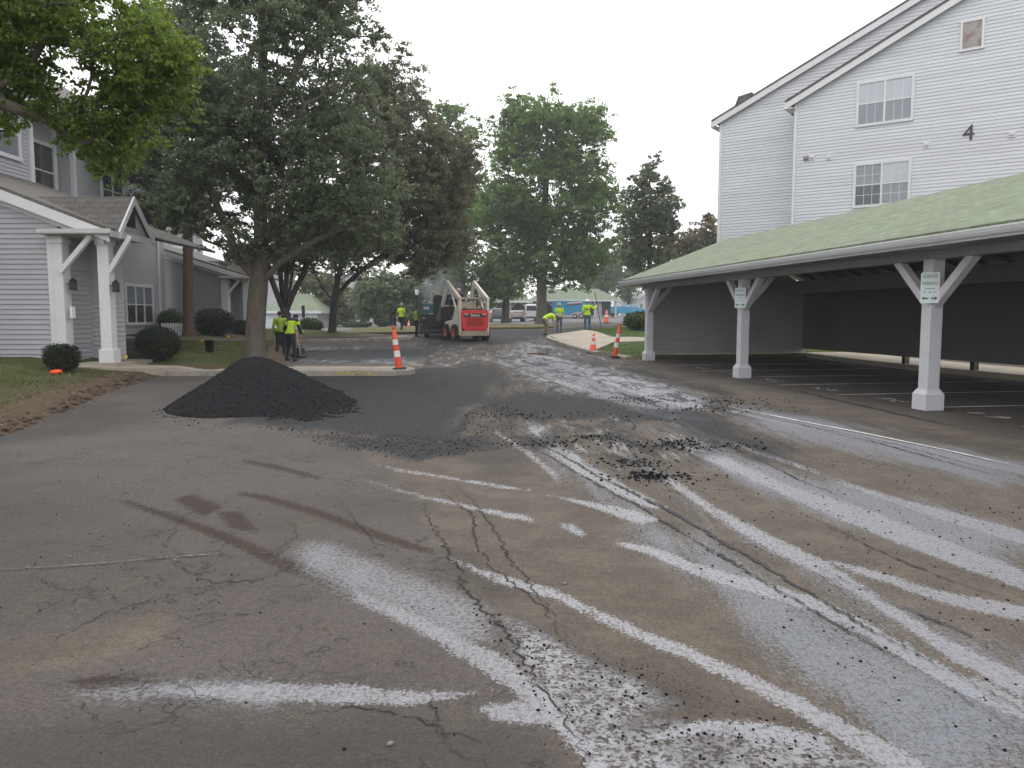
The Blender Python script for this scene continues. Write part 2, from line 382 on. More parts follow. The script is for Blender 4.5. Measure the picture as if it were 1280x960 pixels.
tack = [
    line_poly([(560, 698), (620, 722), (695, 743), (800, 794), (856, 815), (924, 845), (976, 871), (1032, 901), (1085, 931), (1180, 985)], [6, 13, 15, 17, 20, 22, 24, 28, 34, 44]),
    line_poly([(440, 742), (500, 768), (553, 796), (637, 843), (695, 893), (722, 925), (760, 985)], [16, 22, 26, 40, 44, 40, 50]),
    gp([(590, 884), (620, 903), (695, 908), (690, 878), (640, 876)]),
    line_poly([(200, 864), (270, 866), (340, 866), (430, 868), (500, 873), (560, 869), (597, 866)], [8, 20, 26, 26, 22, 12, 2]),
    gp([(445, 597), (528, 618), (587, 631), (665, 645), (668, 655), (612, 643), (553, 629), (495, 614)]),
    gp([(466, 579), (507, 587), (570, 597), (678, 614), (628, 611), (553, 598), (500, 590)]),
    gp([(697, 652), (715, 655), (735, 667), (728, 671), (708, 664)]),
    gp([(676, 617), (737, 626), (800, 639), (830, 650), (800, 657), (737, 634)]),
    line_poly([(768, 678), (812, 688), (875, 714), (950, 735), (1025, 757), (1100, 797), (1175, 842), (1290, 893)], [6, 14, 18, 20, 22, 24, 26, 30]),
    line_poly([(765, 563), (839, 602), (894, 640), (969, 682), (1032, 711), (1070, 735), (1137, 778), (1190, 815), (1290, 862)], [6, 12, 16, 22, 22, 20, 22, 26, 30]),
    line_poly([(1032, 701), (1100, 720), (1175, 746), (1290, 770)], [5, 13, 17, 22]),
    gp([(843, 555), (900, 566), (980, 603), (1085, 636), (1175, 672), (1290, 716), (1290, 742), (1175, 700), (1100, 671), (1025, 640), (942, 603), (885, 578)]),
    line_poly([(1044, 600), (1137, 632), (1290, 675)], [5, 12, 20]),
    line_poly([(834, 528), (940, 562), (1025, 592)], [4, 7, 6]),
    gp([(733, 464), (770, 468), (812, 478), (880, 500), (884, 510), (850, 510), (802, 496), (740, 474)]),
    line_poly([(780, 510), (830, 520), (890, 524)], [4, 7, 4]),
    line_poly([(685, 514), (700, 524), (718, 538)], [3, 7, 4]), line_poly([(733, 540), (750, 552), (757, 560)], [3, 6, 3]),
    gp([(655, 523), (670, 524), (706, 558), (775, 602), (844, 640), (800, 632), (716, 590), (668, 552)]),
    line_poly([(620, 540), (665, 570), (700, 600)], [4, 9, 12]),
    line_poly([(545, 435), (575, 445), (590, 455)], [2, 3, 2]), line_poly([(540, 452), (580, 462), (610, 470)], [2, 4, 2]),
    line_poly([(600, 446), (640, 458), (690, 482), (722, 502)], [2, 4, 3, 3]), line_poly([(640, 438), (700, 450), (760, 462)], [2, 4, 3]),
    line_poly([(660, 470), (710, 480), (750, 492)], [2, 5, 3]), line_poly([(700, 455), (740, 463), (800, 480)], [2, 3, 2]),
    gp([(640, 425), (690, 432), (700, 437), (655, 432)]), gp([(880, 505), (1078, 540), (1290, 584), (1290, 596), (1078, 550), (900, 513)]),
    line_poly([(490, 442), (500, 450), (520, 455)], [2, 4, 2]), line_poly([(350, 441), (390, 447), (440, 449), (490, 452)], [1, 3, 3, 2]),
    line_poly([(800, 925), (880, 908), (960, 915), (1040, 932)], [10, 20, 24, 22]),
]
blot = [gp([(615, 766), (660, 780), (720, 816), (800, 851), (850, 880), (800, 900), (760, 985), (735, 950), (695, 890), (650, 825)]),
        gp([(800, 890), (900, 908), (1000, 918), (1080, 945), (1200, 990), (740, 990), (760, 930)])]
thin = [gp([(387, 677), (420, 683), (495, 714), (553, 735), (603, 760), (608, 800), (560, 800), (458, 754), (382, 722), (340, 700)]),
        gp([(621, 524), (658, 556), (696, 595), (745, 628), (800, 652), (770, 670), (822, 705), (875, 750), (912, 797), (969, 848), (1025, 890), (1075, 935), (1150, 990), (1330, 990), (1330, 905), (1107, 797), (1010, 741), (912, 681), (834, 640), (749, 596), (664, 545)]),
        gp([(820, 605), (900, 635), (969, 672), (1060, 716), (1175, 775), (1300, 845), (1300, 880), (1107, 785), (1010, 727), (890, 655)]),
        gp([(800, 532), (900, 552), (1000, 586), (1137, 622), (1300, 668), (1300, 740), (1137, 690), (1000, 640), (880, 590)]),
        gp([(880, 500), (960, 506), (1078, 532), (1300, 580), (1300, 640), (1078, 570), (913, 530)]),
        gp([(640, 425), (760, 450), (850, 480), (900, 505), (860, 530), (760, 510), (690, 490), (600, 450)]),
        gp([(100, 862), (200, 853), (330, 853), (440, 856), (600, 866), (440, 885), (200, 872)]),
        gp([(345, 434), (430, 432), (520, 440), (530, 458), (420, 455), (345, 452)])]
dark = [gp([(330, 478), (400, 468), (520, 462), (610, 452), (640, 470), (625, 500), (588, 512), (575, 550), (500, 553), (420, 540), (300, 530)]), gp([(330, 482), (400, 474), (520, 468), (600, 462), (615, 480), (575, 508), (560, 540), (500, 545), (420, 535), (300, 526)]),
        gp([(585, 505), (650, 488), (760, 500), (850, 520), (840, 532), (760, 522), (680, 530), (610, 520)]),
        line_poly([(700, 447), (800, 464), (880, 484), (912, 500), (905, 512), (870, 519), (820, 516)], [4, 6, 8, 12, 12, 6, 4]),
        gp([(345, 440), (420, 436), (520, 437), (560, 428), (540, 445), (450, 452), (345, 449)]),
        gp([(520, 418), (620, 420), (690, 422), (640, 430), (540, 432)]),
        gp([(590, 412), (700, 411), (800, 407), (700, 420), (600, 420)]),
        line_poly([(740, 545), (790, 550), (815, 558), (860, 556), (880, 562)], [3, 7, 7, 7, 3]),
        line_poly([(760, 570), (795, 580), (820, 596), (840, 600)], [3, 7, 9, 4]),
        gp([(820, 512), (900, 515), (930, 540), (990, 560), (1010, 590), (940, 575), (870, 545)]),
        gp([(640, 545), (690, 548), (700, 560), (660, 560)]),
        gp([(400, 545), (520, 548), (600, 545), (620, 560), (520, 575), (440, 562)])]
half = [gp([(372, 690), (387, 677), (420, 683), (495, 714), (553, 735), (603, 760), (612, 800), (560, 800), (458, 754), (395, 722)]), gp([(100, 863), (200, 854), (330, 854), (340, 883), (219, 868), (156, 876), (104, 871)])]
dark_area = [gp([(-60, 895), (120, 890), (330, 905), (480, 890), (640, 900), (720, 960), (740, 1100), (-100, 1100)]), gp([(60, 855), (180, 848), (250, 880), (120, 885)]), gp([(560, 690), (620, 720), (700, 800), (900, 880), (1000, 905), (840, 880), (720, 815), (640, 775), (590, 735)]), gp([(520, 560), (610, 520), (700, 560), (640, 600)]), gp([(-50, 520), (120, 500), (200, 520), (100, 545), (-50, 560)]), gp([(930, 500), (1290, 560), (1290, 575), (930, 512)])]  # areas where the road colour is darker
zone = [gp([(470, 432), (600, 420), (700, 428), (770, 446), (880, 480), (930, 520), (960, 560), (860, 575), (760, 570), (690, 530), (640, 500), (600, 470), (520, 455)]), gp([(345, 436), (430, 432), (520, 436), (520, 456), (420, 455), (345, 452)]), gp([(620, 520), (700, 530), (800, 590), (760, 600), (660, 550)])]
brown = [gp([(620, 430), (760, 448), (900, 478), (1100, 515), (1400, 580), (1400, 1100), (720, 1100), (695, 897), (653, 831), (620, 777), (587, 735), (553, 677), (528, 627), (500, 590), (440, 560), (560, 545), (590, 505), (560, 440)]),
         gp([(0, 800), (120, 790), (200, 760), (220, 790), (100, 830), (0, 850)])]
stain = [line_poly([(156, 627), (224, 650), (292, 676), (345, 700), (400, 722), (457, 745), (480, 760)], [3, 8, 11, 15, 16, 16, 8]),
         line_poly([(300, 617), (330, 622), (400, 642), (478, 671), (540, 690)], [3, 6, 8, 9, 5]),
         line_poly([(305, 576), (350, 585), (400, 598)], [3, 5, 3]),
         gp([(219, 624), (240, 618), (276, 634), (255, 645)]), gp([(275, 640), (300, 640), (320, 665), (290, 660)]),
         gp([(90, 850), (130, 845), (200, 853), (180, 868), (110, 868)])]
A = dict(tack=field(tack, 0.02, 0.012), blot=field(blot, 0.05, 0.03), thin=field(thin, 0.16, 0.06), dark=field(dark, 0.08, 0.035),
         brown=field(brown, 0.12, 0.03), stain=field(stain, 0.015, 0.011), half=field(half, 0.06, 0.03), zone=field(zone, 0.3, 0.05), dark_area=field(dark_area, 0.25, 0.05))
V = np.stack([RX, RY, T(RX, RY)], -1).reshape(-1, 3)
ny, nx = RX.shape; I = np.arange(ny * nx).reshape(ny, nx)
FQ = np.stack([I[:-1, :-1], I[:-1, 1:], I[1:, 1:], I[1:, :-1]], -1).reshape(-1, 4)

def road_material():
    m = bpy.data.materials.new('asphalt_road'); m.use_nodes = True; n = m.node_tree; L = n.links
    b = n.nodes['Principled BSDF']
    tcn = n.nodes.new('ShaderNodeTexCoord'); obj = tcn.outputs['Object']
    def mapping(scale, rot=0):
        mp = n.nodes.new('ShaderNodeMapping'); mp.inputs['Scale'].default_value = scale; mp.inputs['Rotation'].default_value = (0, 0, rot)
        L.new(obj, mp.inputs[0]); return mp.outputs[0]
    def noise(scale, detail=4, rough=0.6, vec=None, dist=0.0):
        q = n.nodes.new('ShaderNodeTexNoise'); q.inputs['Scale'].default_value = scale; q.inputs['Detail'].default_value = detail
        q.inputs['Roughness'].default_value = rough; q.inputs['Distortion'].default_value = dist
        L.new(vec if vec is not None else obj, q.inputs['Vector']); return q.outputs[0]
    def attr(a):
        q = n.nodes.new('ShaderNodeAttribute'); q.attribute_name = a; return q.outputs['Fac']
    def mth(op, a, c, d=None):
        q = n.nodes.new('ShaderNodeMath'); q.operation = op
        for i, s in enumerate((a, c, d)):
            if s is None: continue
            if isinstance(s, (int, float)): q.inputs[i].default_value = s
            else: L.new(s, q.inputs[i])
        return q.outputs[0]
    def ss(x, lo, hi, o0=0.0, o1=1.0):
        q = n.nodes.new('ShaderNodeMapRange'); q.interpolation_type = 'SMOOTHSTEP'
        L.new(x, q.inputs[0]); q.inputs[1].default_value = lo; q.inputs[2].default_value = hi
        q.inputs[3].default_value = o0; q.inputs[4].default_value = o1; return q.outputs[0]
    def mixc(f, a, c):
        q = n.nodes.new('ShaderNodeMix'); q.data_type = 'RGBA'
        if isinstance(f, float): q.inputs[0].default_value = f
        else: L.new(f, q.inputs[0])
        for i, s in ((6, a), (7, c)):
            if isinstance(s, tuple): q.inputs[i].default_value = (*s, 1)
            else: L.new(s, q.inputs[i])
        return q.outputs[2]
    def mixv(f, a, c):
        q = n.nodes.new('ShaderNodeMix'); q.data_type = 'FLOAT'
        L.new(f, q.inputs[0])
        for i, s in ((2, a), (3, c)):
            if isinstance(s, (int, float)): q.inputs[i].default_value = s
            else: L.new(s, q.inputs[i])
        return q.outputs[0]
    big = noise(0.35, 5); mid = noise(2.3, 6, 0.65); fine = noise(34, 3, 0.7); grit = noise(130, 2, 0.6)
    along = noise(1.0, 6, 0.65, mapping((2.2, 0.32, 1), R(-11)), 0.6)      # drags along the road
    along2 = noise(1.0, 5, 0.6, mapping((9, 0.8, 1), R(-24)))
    # old sealed asphalt: grey, cloudy; milled strip: brown, gritty
    seal = mixc(ss(big, 0.35, 0.65), (0.062, 0.052, 0.045), (0.086, 0.074, 0.066))
    seal = mixc(ss(mid, 0.52, 0.78, 0, 0.55), seal, (0.098, 0.084, 0.066))
    mill = mixc(ss(mid, 0.35, 0.7), (0.072, 0.058, 0.045), (0.106, 0.087, 0.068))
    bf = ss(mth('ADD', attr('brown'), mth('MULTIPLY', mth('SUBTRACT', mid, 0.5), 1.6)), -0.35, 0.35)
    col = mixc(bf, seal, mill)
    col = mixc(ss(fine, 0.56, 0.72, 0, 0.5), col, (0.03, 0.028, 0.026))
    col = mixc(ss(grit, 0.60, 0.72, 0, 0.55), col, (0.17, 0.155, 0.135))
    g1 = noise(62, 5, 0.8); g2 = noise(20, 4, 0.75)
    def scale_c(c, v):
        q = n.nodes.new('ShaderNodeVectorMath'); q.operation = 'SCALE'; L.new(c, q.inputs[0]); L.new(v, q.inputs['Scale']); return q.outputs[0]
    gr1 = n.nodes.new('ShaderNodeMapRange'); L.new(g1, gr1.inputs[0]); gr1.inputs[1].default_value = 0.3; gr1.inputs[2].default_value = 0.7; gr1.inputs[3].default_value = 0.45; gr1.inputs[4].default_value = 1.55
    gr2 = n.nodes.new('ShaderNodeMapRange'); L.new(g2, gr2.inputs[0]); gr2.inputs[1].default_value = 0.3; gr2.inputs[2].default_value = 0.7; gr2.inputs[3].default_value = 0.78; gr2.inputs[4].default_value = 1.22
    col = scale_c(scale_c(col, gr1.outputs[0]), gr2.outputs[0])
    # hairline alligator cracks in the old surface
    vo = n.nodes.new('ShaderNodeTexVoronoi'); vo.feature = 'DISTANCE_TO_EDGE'; vo.inputs['Scale'].default_value = 1.9
    wv = n.nodes.new('ShaderNodeVectorMath'); wv.operation = 'ADD'
    nn = n.nodes.new('ShaderNodeTexNoise'); nn.inputs['Scale'].default_value = 3.5; nn.inputs['Detail'].default_value = 5
    L.new(obj, nn.inputs['Vector'])
    sc = n.nodes.new('ShaderNodeVectorMath'); sc.operation = 'SCALE'; sc.inputs['Scale'].default_value = 0.9
    L.new(nn.outputs['Color'], sc.inputs[0]); L.new(obj, wv.inputs[0]); L.new(sc.outputs[0], wv.inputs[1]); L.new(wv.outputs[0], vo.inputs['Vector'])
    ck = mth('MULTIPLY', ss(vo.outputs['Distance'], 0.004, 0.03, 1, 0), ss(noise(0.75, 3), 0.45, 0.58))
    ck = mth('MULTIPLY', ck, ss(noise(9, 3), 0.40, 0.52))
    ck = mth('MULTIPLY', ck, mixv(bf, 0.8, 0.25))
    col = mixc(ck, col, (0.022, 0.018, 0.015))
    dm = ss(mth('ADD', attr('dark_area'), mth('MULTIPLY', mth('SUBTRACT', noise(1.4, 6, 0.7), 0.5), 2.4)), -0.5, 0.6)
    col = mixc(mth('MULTIPLY', dm, 0.55), col, (0.030, 0.026, 0.025))
    # brown wet scuffs
    st = ss(mth('ADD', attr('stain'), mth('MULTIPLY', mth('SUBTRACT', noise(26, 4, 0.7), 0.5), 3.0)), -0.5, 0.2)
    col = mixc(mth('MULTIPLY', st, 0.9), col, (0.030, 0.020, 0.014))
    # thin tack coat film, its bluish sky sheen put into the colour
    nz1 = mth('ADD', mth('MULTIPLY', mth('SUBTRACT', along, 0.5), 2.6), mth('MULTIPLY', mth('SUBTRACT', fine, 0.5), 1.6))
    fn = noise(1.0, 4, 0.65, mapping((62, 13, 1), R(-13)), 0.3)
    fleck = ss(fn, 0.385, 0.47)
    cov = mth('MULTIPLY', ss(mth('ADD', attr('thin'), nz1), -0.6, 0.9), 0.80)
    grain = mth('ADD', mth('MULTIPLY', mth('SUBTRACT', g1, 0.5), 1.7), mth('ADD', mth('MULTIPLY', mth('SUBTRACT', fn, 0.5), 0.9), mth('MULTIPLY', mth('SUBTRACT', noise(170, 2, 0.6), 0.5), 0.8)))
    drop = mth('MULTIPLY', ss(noise(36, 4, 0.72), 0.37, 0.50), mth('MULTIPLY_ADD', ss(noise(95, 3, 0.7), 0.38, 0.50), 0.6, 0.4))
    tn = mth('MULTIPLY', ss(mth('ADD', cov, grain), 0.30, 0.95), mth('MULTIPLY_ADD', drop, 0.6, 0.4))
    col = mixc(mth('MULTIPLY', tn, 0.88), col, (0.128, 0.145, 0.176))
    spk = mth('MULTIPLY', ss(noise(30, 3, 0.65), 0.62, 0.68), ss(attr('thin'), -0.6, 0.2)); col = mixc(mth('MULTIPLY', spk, 0.8), col, (0.022, 0.022, 0.025))
    # thick tack coat streaks, sky reflection painted in as a pale base colour
    agg = noise(52, 3, 0.55)
    nz2 = mth('ADD', mth('MULTIPLY', mth('SUBTRACT', noise(7, 5, 0.7), 0.5), 1.5), mth('MULTIPLY', mth('SUBTRACT', agg, 0.5), 2.2))
    cvk = mth('MULTIPLY', ss(mth('ADD', attr('tack'), nz2), -0.55, 0.75), mth('MULTIPLY_ADD', ss(along2, 0.34, 0.62), 0.35, 0.72))
    tk = mth('MULTIPLY', ss(mth('ADD', cvk, mth('MULTIPLY', grain, 1.0)), 0.36, 0.80), mth('MULTIPLY_ADD', mth('MULTIPLY', drop, mth('MULTIPLY_ADD', fleck, 0.5, 0.5)), 0.68, 0.32))
    tk = mth('MULTIPLY', tk, mth('MULTIPLY_ADD', bf, 0.2, 0.8))
    hf_ = mth('MULTIPLY', ss(mth('ADD', attr('half'), mth('MULTIPLY', mth('SUBTRACT', fine, 0.5), 1.8)), -0.5, 0.4), mth('MULTIPLY_ADD', ss(noise(40, 3, 0.6), 0.40, 0.54), 0.36, 0.12))
    tk = mth('MAXIMUM', tk, hf_)
    zs = mth('MULTIPLY', ss(attr('zone'), -0.6, 0.5), ss(mth('ADD', mth('MULTIPLY', noise(1.0, 7, 0.72, mapping((4.6, 0.42, 1), R(-14)), 0.35), 1.0), mth('MULTIPLY', mth('SUBTRACT', fine, 0.5), 0.22)), 0.53, 0.63))
    tk = mth('MAXIMUM', tk, mth('MULTIPLY', ss(mth('ADD', mth('MULTIPLY', zs, 0.8), grain), 0.36, 0.75), 0.7))
    nz3 = mth('ADD', mth('MULTIPLY', mth('SUBTRACT', noise(19, 6, 0.75), 0.5), 3.6), mth('MULTIPLY', mth('SUBTRACT', agg, 0.5), 2.6))
    bl = mth('MULTIPLY', ss(mth('ADD', attr('blot'), -0.55), -0.9, 0.0), ss(mth('ADD', nz3, 0.25), -0.15, 0.5))
    bl = mth('MULTIPLY', bl, mth('MULTIPLY_ADD', ss(noise(2.2, 5, 0.7), 0.36, 0.60), 0.55, 0.38))
    tk = mth('MAXIMUM', tk, bl)
    col = mixc(mth('MULTIPLY', ss(attr('blot'), -0.5, 0.4), mth('SUBTRACT', 0.5, mth('MULTIPLY', bl, 0.5))), col, (0.03, 0.03, 0.032))
    col = mixc(mth('MULTIPLY', tk, 0.82), col, (0.190, 0.196, 0.222))
    # loose black mix tracked over the surface
    nz4 = mth('ADD', mth('MULTIPLY', mth('SUBTRACT', along, 0.5), 3.2), mth('MULTIPLY', mth('SUBTRACT', fine, 0.5), 2.4))
    dk = ss(mth('ADD', attr('dark'), nz4), -0.35, 0.5)
    zd = mth('MULTIPLY', ss(attr('zone'), -0.6, 0.5), ss(noise(1.0, 7, 0.75, mapping((1.9, 0.5, 1), R(-8)), 1.2), 0.47, 0.58))
    dk = mth('MAXIMUM', dk, mth('MULTIPLY', zd, 0.9))
    col = mixc(mth('MULTIPLY', dk, 0.93), col, (0.0145, 0.0165, 0.0185))
    L.new(col, b.inputs['Base Color'])
    shiny = mth('MAXIMUM', mth('MULTIPLY', tn, 0.55), tk); shiny = mth('MULTIPLY', shiny, mth('SUBTRACT', 1.0, mth('MULTIPLY', dk, 0.9)))
    L.new(mixv(shiny, 0.88, 0.34), b.inputs['Roughness'])
    L.new(mixv(shiny, 0.22, 1.0), b.inputs['Specular IOR Level'])
    b.inputs['IOR'].default_value = 1.6
    h = mth('ADD', mth('MULTIPLY', agg, 0.5), mth('MULTIPLY', mid, 0.8)); h = mth('ADD', h, mth('MULTIPLY', grit, 0.25))
    h = mth('ADD', h, mth('MULTIPLY', ck, -0.8)); h = mth('ADD', h, mth('MULTIPLY', dk, 0.5))
    bp = n.nodes.new('ShaderNodeBump'); bp.inputs['Strength'].default_value = 0.55; bp.inputs['Distance'].default_value = 0.012
    L.new(h, bp.inputs['Height']); L.new(bp.outputs[0], b.inputs['Normal'])
    return m
M_ROAD = road_material()
struct(fast_mesh('road', V, FQ, M_ROAD, A, smooth=True))

# far car parks beyond the site
M_ASPH = mat('old_asphalt', (0.115, 0.115, 0.12), 0.85, 0.15, 0.6, 0.2, 20, stain=((0.075, 0.072, 0.07), 0.6))
def sheet(name, x0, x1, y0, y1, dz, m, nx=30, ny=40):
    X, Y = np.meshgrid(np.linspace(x0, x1, nx), np.linspace(y0, y1, ny)); ny, nx = X.shape
    I = np.arange(nx * ny).reshape(ny, nx)
    return struct(fast_mesh(name, np.stack([X, Y, T(X, Y) + dz], -1).reshape(-1, 3),
        np.stack([I[:-1, :-1], I[:-1, 1:], I[1:, 1:], I[1:, :-1]], -1).reshape(-1, 4), m, smooth=True))
sheet('parking_lot', -34, 34, 61, 175, -0.02, M_ASPH, 40, 60)

# ---- ribbons: cracks, wheel ruts, painted bay lines
rib_i = [0]
def ribbon(name, px, width, m, jit=0.0, step=0.12, dz=None, world=False, taper=True, seed=1):
    rng = np.random.RandomState(seed)
    w = np.array([q[:2] for q in px]) if world else np.array(gp(px))
    seg = np.linalg.norm(np.diff(w, axis=0), axis=1); t = np.concatenate([[0], np.cumsum(seg)])
    n = max(4, int(t[-1] / step)); tt = np.linspace(0, t[-1], n)
    X = np.interp(tt, t, w[:, 0]); Y = np.interp(tt, t, w[:, 1])
    dx, dy = np.gradient(X), np.gradient(Y); L = np.hypot(dx, dy) + 1e-9; nx_, ny_ = -dy / L, dx / L
    off = jit * (fbm(tt * 1.3, tt * 0 + seed, seed) + 0.5 * rng.uniform(-1, 1, n)); X = X + nx_ * off; Y = Y + ny_ * off
    ww = width * (1 + 0.8 * fbm(tt * 2.1, tt * 0 + 3, seed + 5)) / 2
    if taper: ww = ww * np.clip(np.minimum(tt, t[-1] - tt) / (0.25 * t[-1] + 1e-6), 0.15, 1)
    ww = np.maximum(ww, 0.002)
    if dz is None: rib_i[0] += 1; dz = 0.003 + 0.0004 * rib_i[0]
    a = np.stack([X + nx_ * ww, Y + ny_ * ww], -1); c = np.stack([X - nx_ * ww, Y - ny_ * ww], -1)
    vs = np.concatenate([np.column_stack([a, T(a[:, 0], a[:, 1]) + dz]), np.column_stack([c, T(c[:, 0], c[:, 1]) + dz])])
    i = np.arange(n - 1); fs = np.stack([i, n + i, n + i + 1, i + 1], -1)
    return struct(fast_mesh(name, vs, fs, m))
M_CRACK = mat('crack_dirt', (0.018, 0.015, 0.013), 0.95, 0.4, 20)
M_RUT = mat('rut_mix', (0.022, 0.022, 0.024), 0.8, 0.5, 25, 0.6, 60)
def ragged(m, scale, lo, hi):
    n = m.node_tree; L = n.links; t = n.nodes.new('ShaderNodeTexCoord'); z = n.nodes.new('ShaderNodeTexNoise'); z.inputs['Scale'].default_value = scale; z.inputs['Detail'].default_value = 6; z.inputs['Roughness'].default_value = 0.7
    L.new(t.outputs['Object'], z.inputs['Vector']); r = n.nodes.new('ShaderNodeMapRange'); r.inputs[1].default_value = lo; r.inputs[2].default_value = hi; L.new(z.outputs[0], r.inputs[0])
    L.new(r.outputs[0], n.nodes['Principled BSDF'].inputs['Alpha'])
ragged(M_RUT, 11, 0.36, 0.52); ragged(M_CRACK, 14, 0.34, 0.48)
M_SEAM = mat('pale_seam', (0.13, 0.118, 0.10), 0.95, 0.3, 20)
for k, (l, wd) in enumerate([
    ([(549, 610), (591, 647), (595, 677), (612, 706), (640, 735), (666, 752), (716, 814)], 0.016),
    ([(570, 606), (603, 643), (628, 689), (653, 722), (690, 770)], 0.012),
    ([(528, 627), (553, 677), (587, 735), (620, 777), (653, 831), (695, 897), (720, 935), (740, 975)], 0.015),
    ([(380, 895), (440, 885), (480, 892), (530, 905), (600, 930)], 0.008),
    ([(420, 620), (470, 680), (530, 690), (555, 682)], 0.006), ([(150, 690), (210, 700), (260, 730), (330, 725), (370, 700)], 0.008),
    ([(60, 800), (120, 770), (190, 750), (260, 735)], 0.008), ([(100, 860), (160, 840), (190, 850), (280, 880)], 0.007),
    ([(340, 700), (360, 680), (372, 668), (366, 650)], 0.008), ([(200, 700), (215, 660), (240, 640)], 0.006),
    ([(520, 860), (545, 900), (560, 930), (620, 960)], 0.008), ([(30, 720), (90, 740), (150, 735)], 0.006),
]): ribbon('road_crack', l, wd, M_CRACK, 0.05, 0.03, seed=k + 3)
for k, (l, wd) in enumerate([
    ([(611, 516), (664, 548), (749, 595), (834, 638), (912, 681), (1010, 741), (1107, 797), (1290, 895)], 0.034),
    ([(605, 520), (650, 548), (730, 597), (810, 640), (890, 690), (985, 747), (1090, 808), (1290, 922)], 0.026),
    ([(900, 512), (1000, 530), (1120, 556), (1290, 600)], 0.018), ([(838, 530), (940, 570), (1000, 600), (1100, 640)], 0.016),
    ([(1000, 640), (1100, 690), (1200, 730), (1290, 762)], 0.014), ([(1020, 710), (1100, 750), (1200, 790), (1290, 830)], 0.014),
    ([(640, 440), (700, 462), (790, 492)], 0.03), ([(650, 460), (720, 490), (800, 520)], 0.03),
    ([(860, 500), (960, 522), (1100, 555), (1290, 607)], 0.025),
]): ribbon('wheel_rut', l, wd, M_RUT, 0.03, 0.04, seed=k + 31)
ragged(M_SEAM, 10, 0.38, 0.56)
ribbon('road_seam', [(-40, 716), (70, 710), (140, 705), (200, 699), (270, 694), (340, 692)], 0.016, M_SEAM, 0.008, 0.03, seed=77)
ribbon('road_line', [(905, 508), (1000, 527), (1078, 542), (1180, 563), (1290, 588)], 0.05, M_PWHITE, 0.01, 0.06, seed=78)
ribbon('road_edge_crack', [(880, 470), (945, 480), (1000, 490), (1070, 506), (1120, 517), (1200, 535), (1290, 553)], 0.05, M_CRACK, 0.05, 0.06, seed=79)

# ---- the asphalt heap with its thin apron
tip = np.array([-4.88, 14.5])
hx = np.linspace(-7.2, 0.6, 200); hy = np.linspace(10.2, 19.5, 190)
HX, HY = np.meshgrid(hx, hy); q = np.stack([HX.ravel(), HY.ravel()], -1)
foot = np.array(gp([(205, 502), (225, 513), (262, 524), (330, 530), (400, 531), (445, 530), (470, 520), (450, 500), (420, 480)])); 
foot = np.concatenate([foot, [(-4.2, 17.0), (-5.0, 16.9), (-5.9, 16.4), (-6.6, 15.6)]])
apron = np.array(gp([(320, 521), (370, 527), (410, 528), (430, 522), (436, 508), (425, 495), (405, 484), (380, 482)]))
d1 = poly_sd(q, foot); da = poly_sd(q, apron)
rr = np.hypot(q[:, 0] - tip[0], (q[:, 1] - tip[1]))
rr = np.hypot(q[:, 0] - tip[0], (q[:, 1] - tip[1]) * np.where(q[:, 1] < tip[1], 0.66, 1.0)) * (1 + 0.05 * fbm(np.arctan2(q[:, 1] - tip[1], q[:, 0] - tip[0]) * 0 + 1.7 * np.cos(np.arctan2(q[:, 1] - tip[1], q[:, 0] - tip[0])), 1.7 * np.sin(np.arctan2(q[:, 1] - tip[1], q[:, 0] - tip[0])), 4))
cth = (q[:, 0] - tip[0]) / (np.hypot(q[:, 0] - tip[0], q[:, 1] - tip[1]) + 1e-6)
cone = 0.95 - (0.60 - 0.09 * cth) * rr
ridge = 0.46 - 0.42 * np.hypot(np.maximum(0, np.abs(q[:, 0] + 4.25) - 0.3), q[:, 1] - 14.2)
h = np.maximum(np.maximum(cone, ridge * 0.9), 0)
h = np.where(h > 0.78, 0.78 + (h - 0.78) * 0.45, h)
n1 = fbm(q[:, 0] * 1.6, q[:, 1] * 1.6, 5); n2 = fbm(q[:, 0] * 9, q[:, 1] * 9, 9); n3 = np.random.RandomState(2).uniform(-1, 1, len(q))
h = h * (1 + 0.10 * n1)
ap = np.clip((da + 0.45 * n1 + 0.30 * n2 + 0.1 * n3) * 0.06, -0.02, 0.03)
h = np.maximum(h, ap) + np.where((h > 0.02) | (ap > 0.0), 0.012 * n2 + 0.010 * n3, 0)
pile_h = (HX.copy(), HY.copy(), h.copy())
h = np.where((h < 0.012) & (ap < 0.002), -0.03, h)
Z = (T(HX, HY).ravel() + h - 0.004).reshape(HX.shape); ny, nx = HX.shape; I = np.arange(nx * ny).reshape(ny, nx)
FQ = np.stack([I[:-1, :-1], I[:-1, 1:], I[1:, 1:], I[1:, :-1]], -1).reshape(-1, 4)
keep = (h.reshape(-1)[FQ] > -0.012).any(1)
used = np.unique(FQ[keep]); rm = np.full(nx * ny, -1); rm[used] = np.arange(len(used))
tag(fast_mesh('asphalt_heap', np.stack([HX, HY, Z], -1).reshape(-1, 3)[used], rm[FQ[keep]], M_PILE, smooth=True),
    'black cone-shaped heap of fresh asphalt dumped on the road beside the kerb', 'asphalt heap')

